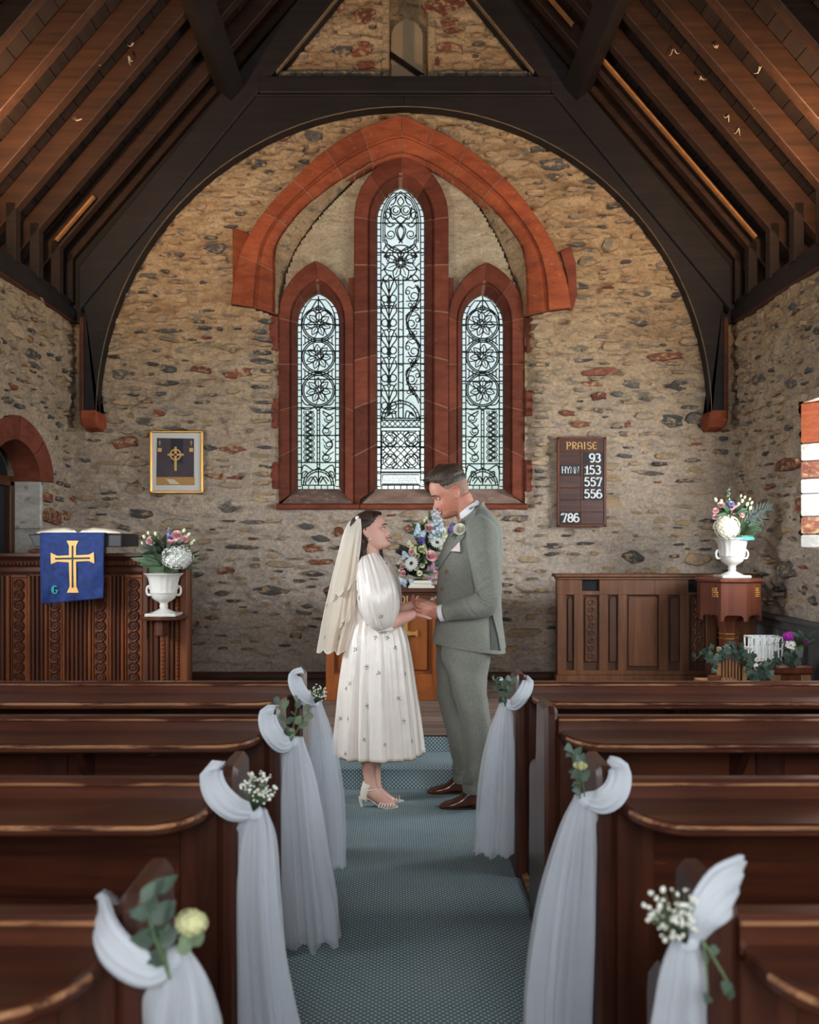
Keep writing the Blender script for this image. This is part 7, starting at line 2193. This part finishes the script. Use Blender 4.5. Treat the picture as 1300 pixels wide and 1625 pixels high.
# hair
def bh_mask(f, u, y):
    line = np.interp(f, [-.1, -.03, -.012, .012, .034, .052, .066, .080], [-.10, -.075, .022, .030, .046, .066, .080, .092])
    return u > line
hs = HB.shell(bh_mask, lambda f, u, y: .010 + .012 * vnoise(np.array([f * 60, y * 22, u * 26 + 5])) + .004 * np.clip((u - .05) / .06, 0, 1))
hair = hs.build('hair', M['hair_f'], br, 180)
mb = MB()
limb(mb, [P3(582, 842, YBR, .056), P3(577, 858, YBR, .060), P3(574, 874, YBR, .056), P3(573, 888, YBR - .01, .046), P3(574, 900, YBR - .02, .024)], n=40, seg=30, fold=.20, seed=3, ph=9)
for i in range(9):
    q = random.Random(i); y0 = YBR - .060 + .005 * i; x0 = 572 + i * .8
    pts = [W(x0 + 4, 846 + i, y0 + .03), W(x0 - 3, 856, y0 - .004 * (i % 3)), W(x0 + 1, 872, y0 - .006), W(x0 - 4 + q.uniform(-2, 2), 886, y0 + .01), W(x0 - 1, 898 + q.uniform(-4, 4), y0 + .01)]
    C = catmull([tuple(p) for p in pts], 16); mb.tube([tuple(c) for c in C], [.008 * math.sin(PI * (.15 + .8 * k / 15)) + .001 for k in range(16)], 6)
mb.build('hair_length', M['hair_f'], br, 180, kind='stuff')
mb = MB()
C = catmull([tuple(W(*p)) for p in ((604, 862, 5.28), (603, 880, 5.28), (604, 890, 5.27), (609, 897, 5.26), (615, 895, 5.26))], 20)
mb.tube([tuple(c) for c in C], [.010 + .012 * math.sin(PI * k / 19) for k in range(20)], 10); mb.build('hair_lock', M['hair_f'], br, 180)
MB().ball(HB.w(-.006, -.080, -.045), .0065, 10, 8).build('earring', M['pearl'], br, 180)
# dress
def bod_fold(t, s): return 1 + .035 * math.sin(15 * t + 2 * math.sin(s * 5)) * (.35 + .65 * s)
mb = MB()
torso(mb, [(575, 607, 887, .070, YBR, -.25), (568, 615, 896, .145, YBR, -.1), (565, 622, 908, .172, YBR, 0), (564, 630, 930, .168, YBR, 0), (563, 628, 950, .15, YBR, 0), (560, 626, 968, .132, YBR, 0), (558, 630, 979, .128, YBR, 0), (557, 634, 986, .132, YBR, 0)], n=90, seg=50, foldf=bod_fold, cap0=False, cap1=False)
bodice = mb.build('bodice', M['satin'], br, 180)
sk = random.Random(4); PH = [sk.uniform(0, 6.28) for _ in range(6)]
def sk_fold(t, s):
    a = .022 + .058 * s ** .8
    w = math.sin(17 * t + PH[0] + .8 * math.sin(3 * t)) * .55 + math.sin(29 * t + PH[1] + 1.3 * math.sin(2 * t + s)) * .35 + math.sin(9 * t + PH[2]) * .45
    return 1 + a * w
mb = MB()
R = torso(mb, [(558, 632, 980, .130, YBR, 0), (555, 638, 990, .145, YBR, 0), (550, 645, 1012, .165, YBR, 0), (545, 651, 1045, .185, YBR, 0), (539, 657, 1090, .205, YBR, 0), (535, 663, 1135, .22, YBR, 0), (532, 667, 1170, .23, YBR, 0), (531, 669, 1193, .235, YBR, 0)], n=220, seg=70, foldf=sk_fold, cap0=False, cap1=False)
skirt = mb.build('skirt', M['satin'], br, 180)
hem = MB(); last = R[-1]
hem.rings([[(x, y, z + .012) for x, y, z in last], [(WX(600, YBR) + (x - WX(600, YBR)) * 1.006, YBR + (y - YBR) * 1.006, z + .004) for x, y, z in last], [(x, y, z - .006) for x, y, z in last], [(WX(600, YBR) + (x - WX(600, YBR)) * .985, YBR + (y - YBR) * .985, z + .002) for x, y, z in last]], True, False, False)
hem.build('hem', M['veil'], br, 180)
MB().rings([[(a, b, c + e) for a, b, c in R[0]] for e in (-.008, .014)], True, False, False).build('waistband', M['satin'], br, 180)
sleeves = []
for y0, pts, sd in ((0, [P3(586, 889, 5.09, .050), P3(590, 902, 5.045, .082), P3(597, 930, 5.01, .106), P3(602, 957, 5.0, .112), P3(606, 980, 5.0, .090), P3(610, 994, 5.01, .056), P3(612, 1000, 5.01, .044)], 2),
                    (1, [P3(594, 890, 5.30, .050), P3(600, 903, 5.34, .082), P3(606, 930, 5.38, .100), P3(610, 955, 5.38, .100), P3(614, 974, 5.38, .076), P3(616, 986, 5.38, .045)], 5)):
    mb = MB(); limb(mb, pts, n=150, seg=56, fold=.13, seed=sd, ph=3.2, gather=.035, gk=15)
    sleeves.append(mb.build('puff_sleeve', M['satin'], br, 180))
    e = pts[-1]; mb = MB(); mb.lathe([(e[3] * .95, e[2] - .004), (e[3] * 1.12, e[2] + .004), (e[3] * .95, e[2] + .014)], e[0], e[1], 30); mb.build('cuff_band', M['satin'], br, 180)
mb = MB(); q = random.Random(2)       # ruffled neckline
rf = []
for i in range(61):
    t = -2.5 + 5.0 * i / 60
    x = WX(592, YBR) + .072 * math.cos(t) + .012; y = YBR + .085 * math.sin(t); z = WZ(892, YBR) - .028 * math.cos(t)
    wv = .008 * math.sin(i * 1.5)
    rf.append([(x, y, z + .014), (x * 1 + .010 * math.cos(t), y + .010 * math.sin(t), z + .004 + wv), (x + .016 * math.cos(t), y + .018 * math.sin(t), z - .02 - wv)])
mb.rings(rf, close=False); mb.build('neck_ruffle', M['satin'], br, 180)
# veil in two tiers, hung from a comb at the back of the head
def veil(name, left, right, yl, yr, wob, hemw):
    A = catmull(left, 44); B = catmull(right, 44); rows = []
    for j in range(44):
        v = j / 43; row = []
        for i in range(34):
            u = i / 33
            p = A[j] * (1 - u) + B[j] * u
            y = yl + (yr - yl) * math.sin(u * PI / 2) ** 1.0 * min(1, .8 + v * .4) + wob * v * math.sin(u * 19 + v * 1.5) + wob * .6 * v * math.sin(u * 9 + 1)
            py = p[1] + hemw * max(0, v - .8) * 5 * math.sin(u * 17 + .6)
            row.append(tuple(W(p[0] + 1.5 * v * math.sin(u * 13), py, y)))
        rows.append(row)
    mb = MB(); mb.rings(rows, close=False); o = mb.build(name, M['veil'], br, 180)
    edge = rows[-1]; MB().tube(edge, .0032, 5).build('hem_trim', M['satin'], o, 180)
    MB().tube([r_[-1] for r_ in rows], .0026, 5).build('hem_trim', M['satin'], o, 180)
    MB().tube([r_[0] for r_ in rows], .0026, 5).build('hem_trim', M['satin'], o, 180)
    return o
v1 = veil('veil_long_tier', [(563, 823), (549, 838), (538, 875), (523, 935), (512, 985), (503, 1033)], [(572, 824), (573, 850), (569, 890), (565, 930), (560, 975), (546, 1037)], 5.30, 5.08, .022, 3)
v2 = veil('veil_short_tier', [(563, 822), (550, 836), (541, 870), (531, 915), (524, 952)], [(572, 823), (573, 848), (569, 885), (566, 915), (562, 926)], 5.22, 5.04, .018, 5)
v3 = veil('veil_middle_tier', [(560, 850), (548, 880), (535, 930), (526, 985), (524, 1000)], [(569, 870), (566, 905), (561, 945), (562, 968), (562, 975)], 5.24, 5.065, .02, 7)
MB().box(HB.w(-.062, 0, .085).x - .012, HB.w(-.062, 0, .085).x + .012, YBR - .05, YBR + .05, HB.w(-.062, 0, .085).z, HB.w(-.062, 0, .085).z + .03, .006).build('comb', M['satin'], br)
# embroidered sprigs
tree = surf_tree([skirt, bodice] + sleeves)
tree_v = surf_tree([v1, v2, v3])
q = random.Random(9)
def sprig(tr, px, py, sz=.020):
    h, n = cast(tr, px, py)
    if h is None: return
    mb = MB(); up = Vector((q.uniform(-.9, .9), 0, q.uniform(-1, -.2))); d = (up - n * up.dot(n)).normalized(); s = n.cross(d)
    b = h + n * .003
    mb.tube([b, b + d * sz * .6 + s * sz * .15, b + d * sz * 1.2], [.0011] * 3, 4)
    for k in (-1, 1): leaf(mb, b + d * sz * .5, d * .5 + s * k, sz * .75, sz * .3, n, 0, 3)
    leaf(mb, b + d * sz, d + s * .3, sz * .6, sz * .3, n, 0, 3)
    mb.build('embroidered_sprig', M['embroid'], br, 0)
for a in ((582, 1054), (605, 1066), (558, 1082), (549, 1089), (582, 1116), (543, 1137), (553, 1137), (609, 1178), (653, 1172), (642, 1065), (548, 1192), (548, 1030), (567, 1027), (625, 1024), (597, 1007), (616, 1008), (583, 990), (609, 976), (568, 936), (567, 953), (571, 945), (630, 1105), (640, 1140), (576, 1170)): sprig(tree, *a)
for a in ((520, 957), (517, 1008), (540, 1008), (545, 985)): sprig(tree_v, *a)
# shoes: T-strap heels
for y, dx in ((5.13, 0), (5.25, 9)):
    sh = MB(); fz = .013
    X = lambda p: WX(p + dx, y)
    Zs = lambda p: WZ(p, y)
    sole = [(572, 1266), (580, 1265), (590, 1269), (602, 1277.5), (615, 1280.6), (632, 1280.6)]
    C = catmull([(X(a), Zs(b)) for a, b in sole], 22); wv = np.interp(np.linspace(0, 1, 22), [0, .15, .45, .75, .92, 1], [.018, .026, .026, .040, .030, .010])
    R = [[(x, y - w_, max(z, fz) + .002), (x, y + w_, max(z, fz) + .002), (x, y + w_, max(z, fz) - .004 + .003), (x, y - w_, max(z, fz) - .004 + .003)] for (x, z), w_ in zip(C, wv)]
    sh.rings(R)
    so = sh.build('shoe', M['suede'], br, 60)
    MB().tube([(X(573.5), y, Zs(1264)), (X(573), y, Zs(1272)), (X(574.5), y, fz)], [.017, .010, .0055], 10).build('stiletto_heel', M['suede'], so, 60)
    hc = []                                           # heel counter
    for k, (py, r0) in enumerate(((1267, .030), (1258, .034), (1247, .036), (1238, .034))):
        cxx = X((582, 583, 586, 588)[k]); row = []
        for j in range(21):
            t = PI * .5 + PI * j / 20
            row.append((cxx + r0 * 1.15 * math.cos(t) - (.0), y + r0 * math.sin(t) * .95, Zs(py - (0 if k < 3 else -6 * abs(math.sin(t)) ** 2))))
        hc.append(row)
    m2 = MB(); m2.rings(hc, close=False); m2.build('heel_counter', M['suede'], so, 180)
    m3 = MB(); a = [(X(587) + .036 * math.cos(t), y + .034 * math.sin(t), Zs(1252) + .004 * math.cos(t)) for t in np.linspace(-PI * .62, PI * .62, 17)]; m3.tube(a, .0042, 5); m3.build('ankle_strap', M['suede'], so, 180)
    m4 = MB(); m4.tube([(X(598), y - .004, Zs(1252)), (X(604), y - .004, Zs(1259)), (X(613), y - .004, Zs(1268.5)), (X(620), y, Zs(1273))], .0048, 6); m4.build('instep_strap', M['suede'], so, 180)
    for k in range(6):
        x1 = 601 + k * 4.6; m5 = MB()
        m5.tube([(X(x1), y - .038 + .0008 * k, fz + .004), (X(x1 + 1), y - .034, fz + .02), (X(610 + k * 2.6), y - .010, Zs(1269 + k * 1.35) + .004), (X(610 + k * 2.6), y + .010, Zs(1269 + k * 1.35) + .004), (X(x1 + 1), y + .034, fz + .02), (X(x1), y + .038, fz + .004)], .0040, 5)
        m5.build('toe_strap', M['suede'], so, 180)
# ------------------------------------------------------------------ groom, facing left
YG = 5.27
gr = thing('person', 'tall man in a grey-green tweed suit and brown shoes, smiling down at the woman', 'person', (WX(740, YG), YG, .012))
PT = math.radians(-24)
HG = Head(W(693, 792, YG - .03) + Vector((.078, .03, .035)), PT, -1, 1.1, False, math.radians(7))
mb = MB()
HG.skin(mb)
limb(mb, [P3(729, 790, YG, .068), P3(738, 806, YG, .066), P3(746, 822, YG, .068), P3(752, 838, YG, .085)], seg=14)
torso(mb, [(730, 770, 822, .08, YG, 0), (722, 782, 838, .17, YG, 0), (712, 788, 860, .19, YG, 0), (706, 790, 900, .18, YG, 0), (706, 784, 950, .165, YG, 0), (704, 784, 1000, .17, YG, 0), (706, 776, 1045, .165, YG, 0), (715, 765, 1070, .12, YG, 0)])
limb(mb, [P3(742, 1030, 5.16, .085), P3(745, 1100, 5.14, .07), P3(752, 1160, 5.13, .058), P3(757, 1250, 5.12, .034), P3(754, 1266, 5.12, .028), P3(730, 1274, 5.12, .016)], seg=30)
limb(mb, [P3(720, 1030, 5.37, .085), P3(728, 1100, 5.39, .07), P3(735, 1160, 5.41, .058), P3(736, 1228, 5.42, .034), P3(734, 1245, 5.42, .028), P3(712, 1251, 5.42, .016)], seg=30)
limb(mb, [P3(764, 842, 5.06, .06), P3(770, 900, 5.02, .055), P3(772, 954, 5.0, .05), P3(740, 962, 5.02, .046), P3(712, 969, 5.05, .036), P3(698, 972, 5.06, .030)], seg=34)
hand(mb, W(699, 972, 5.065), (-1, .06, -.06), (.0, 1, .5), (-.1, -.35, 1), .20, (.62, .72, .74, .78), .25, thumb_dir=(-1, .12, .22))
limb(mb, [P3(756, 842, 5.46, .06), P3(752, 900, 5.50, .055), P3(752, 948, 5.50, .05), P3(722, 954, 5.44, .046), P3(704, 957, 5.38, .036), P3(692, 958, 5.35, .030)], seg=34)
hand(mb, W(694, 962, 5.34), (-1, -.06, -.04), (.0, -.6, .8), (-.1, .35, 1), .20, (.55, .6, .65, .7), .25, thumb_dir=(-1, -.12, .18))
gbody = remesh(mb, 'body', M['skin_m'], gr)
HG.features(gr, M['lip_m'], .005, M['hair_m'])
def fade_mask(f, u, y):
    return u > np.interp(f, [-.1, -.06, -.03, -.008, .012, .030, .044, .052], [-.062, -.058, -.030, .028, .016, .030, .055, .2])
def top_mask(f, u, y):
    return u > np.interp(f, [-.1, -.05, 0, .04, .062, .080], [.062, .064, .062, .062, .074, .092])
HG.shell(fade_mask, lambda f, u, y: .0022).build('shaved_hair', M['stubble'], gr, 180)
HG.shell(lambda f, u, y: fade_mask(f, u, y) and u > np.interp(f, [-.1, 0, .05], [.035, .040, .045]), lambda f, u, y: .003 + .006 * np.clip((u - .038) / .03, 0, 1)).build('clipped_hair', M['hair_m'], gr, 180)
def top_off(f, u, y):
    n = vnoise(np.array([f * 30 + 3, y * 70, u * 20]))
    return .008 + .022 * np.clip((u - .06) / .035, 0, 1) + .002 * np.clip((f - .02) / .05, 0, 1) * np.clip((u - .07) / .03, 0, 1) + .010 * (n - .5)
HG.shell(top_mask, top_off).build('hair', M['hair_m'], gr, 180)
q = random.Random(7); mb = MB(); mt = MB()
for i in range(150):                                   # brushed-back locks on the crown
    f = q.uniform(-.07, .085); y = q.uniform(-.055, .055); u0 = .112 - 5.5 * (f - .0) ** 2 * .9 - 6.0 * y * y
    b = HG.w(f, y, u0 + .022); d = (HG.f * q.uniform(.1, .9) + HG.u * q.uniform(.25, .6) + HG.s * q.uniform(-.2, .2)).normalized()
    ln = q.uniform(.02, .034)
    (mt if (f < -.0 and q.random() < .35) else mb).tube([b - d * .006, b + d * ln * .6, b + d * ln - HG.u * .006 + HG.f * .008], [.004, .0032, .0006], 5)
mb.build('hair_locks', M['hair_m'], gr, 180, kind='stuff'); mt.build('fair_hair_tips', M['hair_tip'], gr, 180, kind='stuff')
# short beard along the jaw
def beard_mask(f, u, y):
    return (u < np.interp(f, [.0, .02, .05, .07, .09], [-.098, -.088, -.078, -.082, -.084])) and f > .0
HG.shell(beard_mask, lambda f, u, y: .0016).build('beard', M['beard'], gr, 180)
# trousers
def leg_fold(seed):
    def f(t, s):
        return 1 + .045 * math.sin(s * 30 + 2.6 * t) * math.exp(-((s - .42) / .13) ** 2) + .11 * (vnoise(np.array([math.cos(t) * 1.3 + seed, math.sin(t) * 1.3, s * 11 + seed])) - .5) * 2 + .05 * math.sin(s * 46 + 3 * t) * np.clip((s - .72) / .2, 0, 1) + .02 * math.sin(s * 30 + 2 * t) * np.clip(.28 - s, 0, .1) * 8 + .028 * math.exp(-((t - PI) / .22) ** 2)
    return f
mb = MB()
torso(mb, [(700, 781, 1005, .12, 5.18, 0), (702, 779, 1030, .115, 5.17, 0), (709, 775, 1060, .108, 5.16, 0), (719, 771, 1090, .10, 5.15, 0), (727, 775, 1125, .092, 5.14, 0), (735, 779, 1165, .088, 5.13, 0), (738, 777, 1205, .082, 5.12, 0), (736, 774, 1232, .080, 5.12, 0), (736, 772, 1253, .080, 5.12, 0)], n=56, seg=70, foldf=leg_fold(1))
leg1 = mb.build('trouser_leg', M['tweed'], gr, 180)
mb = MB()
torso(mb, [(694, 770, 1005, .12, 5.36, 0), (693, 762, 1035, .11, 5.37, 0), (693, 758, 1070, .105, 5.38, 0), (694, 758, 1105, .095, 5.39, 0), (703, 757, 1140, .088, 5.40, 0), (712, 760, 1175, .084, 5.41, 0), (718, 757, 1208, .080, 5.42, 0), (720, 752, 1236, .080, 5.42, 0)], n=56, seg=70, foldf=leg_fold(4))
mb.build('trouser_leg', M['tweed'], gr, 180)
# turn-ups
for (a, b, y0, y1, d) in ((735, 773, 1241, 1255, 5.12), (719, 753, 1226, 1239, 5.42)):
    mb = MB(); torso(mb, [(a - .5, b + .5, y0, .086, d, 0), (a - 1, b + 1, (y0 + y1) / 2, .089, d, 0), (a - .5, b + .5, y1, .087, d, 0)], n=56, seg=8, cap0=False, cap1=False); mb.build('turn_up', M['tweed'], gr, 180)
# jacket
def jk_fold(t, s):
    return 1 + .045 * (vnoise(np.array([math.cos(t) * 1.5 + 7, math.sin(t) * 1.5, s * 7])) - .5) * 2
mb = MB()
torso(mb, [(752, 768, 800, .055, YG, .55), (738, 771, 812, .085, YG, .45), (727, 783, 824, .145, YG, .25), (716, 794, 840, .195, YG, .1), (706, 798, 862, .215, YG, 0), (697, 798, 890, .215, YG, 0), (693, 796, 920, .205, YG, 0), (693, 794, 950, .198, YG, 0), (692, 795, 980, .205, YG, -.03), (689, 799, 1008, .222, YG, -.10), (687, 801, 1026, .232, YG, -.14)], n=80, seg=70, foldf=jk_fold, cap0=False, cap1=False)
jacket = mb.build('jacket', M['tweed'], gr, 180)
def slv(pts, seed):
    mb = MB(); limb(mb, pts, n=64, seg=110, fold=.10, seed=seed, ph=13, sy=1.0, creases=[(.50, .016, .10, PI + .9, .9), (.57, .014, .14, PI + .7, 1.0), (.63, .012, .13, PI + .5, .9), (.40, .02, .07, PI - .3, .8), (.76, .016, .07, PI - .2, .9), (.28, .022, .06, PI + .2, .8)]); return mb.build('sleeve', M['tweed'], gr, 180)
s1 = slv([P3(757, 832, 5.13, .060), P3(764, 846, 5.06, .084), P3(769, 880, 5.03, .083), P3(773, 915, 5.01, .077), P3(775, 942, 4.995, .072), P3(770, 957, 4.99, .072), P3(752, 963, 5.0, .068), P3(728, 967, 5.03, .060), P3(706, 972, 5.05, .053)], 3)
slv([P3(748, 832, 5.40, .060), P3(752, 846, 5.47, .080), P3(752, 900, 5.50, .075), P3(752, 940, 5.50, .068), P3(738, 951, 5.48, .062), P3(718, 954, 5.42, .054), P3(702, 957, 5.38, .048)], 6)
for (a, b, r, nm) in ((W(706, 972, 5.05), W(699, 973.3, 5.06), .0465, 'shirt_cuff'), (W(703, 957, 5.38), W(694, 958, 5.355), .044, 'shirt_cuff')):
    mb = MB(); d = (b - a)
    mb.tube([a, a + d * .6, b, b - d * .05], [r, r, r * 1.02, r * .86], 24, cap=False); mb.build(nm, M['shirt'], gr, 50)
tree_g = surf_tree([jacket, s1]); tree_j = surf_tree([jacket])
patch(tree_j, [(744, 806), (729, 829), (713, 855), (700, 880), (693.6, 903)], [(760, 803), (749, 832), (733, 858), (715, 878), (697, 905)], .008, 8, 18).build('lapel', M['tweed'], gr, 180)
patch(tree_j, [(776, 964), (777, 985), (778, 1010), (778.5, 1031)], [(777, 964), (782, 985), (788, 1010), (792, 1032)], .004, 6, 14).build('vent_shade', M['tweed_dark'], gr, 180)  # dark wedge that paints the shadow inside the back vent
patch(tree_j, [(776.5, 963), (782, 985), (788, 1010), (792, 1033)], [(793, 963), (794.5, 985), (797.5, 1010), (800, 1028)], .012, 8, 14).build('back_vent', M['tweed'], gr, 180)
h, n = cast(tree_j, 727, 872)
patch(tree_j, [(719, 874), (726, 875.2), (732, 876)], [(720, 877), (727, 878), (732.5, 878.5)], .005, 4, 6).build('breast_pocket', M['tweed_dark'], gr, 180)
mb = patch(tree_j, [(731, 860), (726, 866), (717.5, 875)], [(731.5, 874), (731.5, 875), (731.5, 876)], .012, 6, 8); mb.build('pocket_square', M['pocket'], gr, 180)
for (px, py) in ((708, 907), (701.5, 934)):
    h, n = cast(tree_j, px, py)
    if h is None: continue
    Q = rot_to(n); mb = MB()
    R = [[tuple(h + Q @ Vector((r * math.cos(t), r * math.sin(t), z))) for t in np.linspace(0, 2 * PI, 15)[:-1]] for r, z in ((.011, .001), (.0118, .004), (.0105, .007), (.008, .0055))]
    mb.rings(R); mb.build('jacket_button', M['button'], gr, 40)
# shirt collar
mb = MB(); c = W(744, 810, YG)
ax = Vector((.82, 0, .62)).normalized(); up = Vector((-.62, 0, .80)).normalized()
R = []
for hgt, rx, ry in ((-.022, .084, .080), (-.004, .078, .075), (.020, .073, .071), (.022, .069, .067), (.0, .068, .066)):
    R.append([tuple(c + ax * rx * math.cos(t) + Vector((0, ry * math.sin(t), 0)) + up * hgt) for t in np.linspace(0, 2 * PI, 33)[:-1]])
mb.rings(R, True, False, False); mb.build('shirt_collar', M['shirt'], gr, 60)
# buttonhole: white rose
hr, nr = cast(tree_j, 731, 841)
if hr is None: hr, nr = W(731, 841, 5.1), Vector((-.4, -.9, .1))
c = hr + Vector((-.006, -.03, 0)); bt = MB()
rose(bt, c, .034, (-.25, -1, .45), 0, 4, 1)
bo = bt.build('buttonhole_rose', [M['gyp'], M['cream_petal']], gr, 180)
q = random.Random(3)
for k in range(11):
    a = q.uniform(0, 2 * PI); mb = MB(); leaf(mb, c + Vector((.006, .014, -.006)), (math.cos(a) + .2, -.15, math.sin(a) - .2), .066, .020, (0, -1, 0), .1, 4); mb.build('leaf', M['leaf'], bo, 180)
# shoes
def shoe(secs, y):
    rows = []
    for px, top, hw, zf in secs:
        x = WX(px, y); zt = WZ(top, y); z0 = .016 + zf
        rows.append((x, zt, z0, hw))
    C = catmull(rows, 34); R = []
    for x, zt, z0, hw in C:
        row = []
        for t in np.linspace(0, 2 * PI, 25)[:-1]:
            cz, sz = math.cos(t), math.sin(t)
            zz = z0 + max(zt - z0, .006) * (.5 + .5 * sz) if sz > 0 else z0 + max(zt - z0, .006) * (.5 + .5 * np.sign(sz) * abs(sz) ** .4)
            row.append((x, y + hw * np.sign(cz) * abs(cz) ** .8, zz))
        R.append(row)
    o = MB(); o.rings(R); ob = o.build('shoe', M['shoe_brown'], gr, 180)
    s_ = MB(); pts = [(x, hw) for x, zt, z0, hw in C]
    poly = [(x, y - hw * 1.06) for x, hw in pts] + [(x, y + hw * 1.06) for x, hw in pts[::-1]]
    s_.prism(poly, 'z', .012, .021, .002); s_.build('sole', M['sole'], ob, 30)
    hx = [p for p in secs][0][0]
    MB().box(WX(hx - 1, y), WX(hx - 24, y), y - .034, y + .034, .012, .030, .006).build('heel', M['sole'], ob)
    return ob
shoe([(772, 1250, .022, .012), (770, 1243, .034, .010), (758, 1242, .039, .008), (744, 1247, .039, .004), (732, 1261, .042, .0), (718, 1269, .047, .0), (706, 1273, .042, .0), (699, 1277, .026, .0), (697, 1280, .010, .0)], 5.12)
shoe([(752, 1231, .022, .012), (750, 1225, .034, .010), (738, 1224, .039, .008), (723, 1229, .039, .004), (710, 1242, .042, .0), (697, 1247, .046, .0), (686, 1250, .042, .0), (680, 1253, .026, .0), (678, 1256, .010, .0)], 5.42)
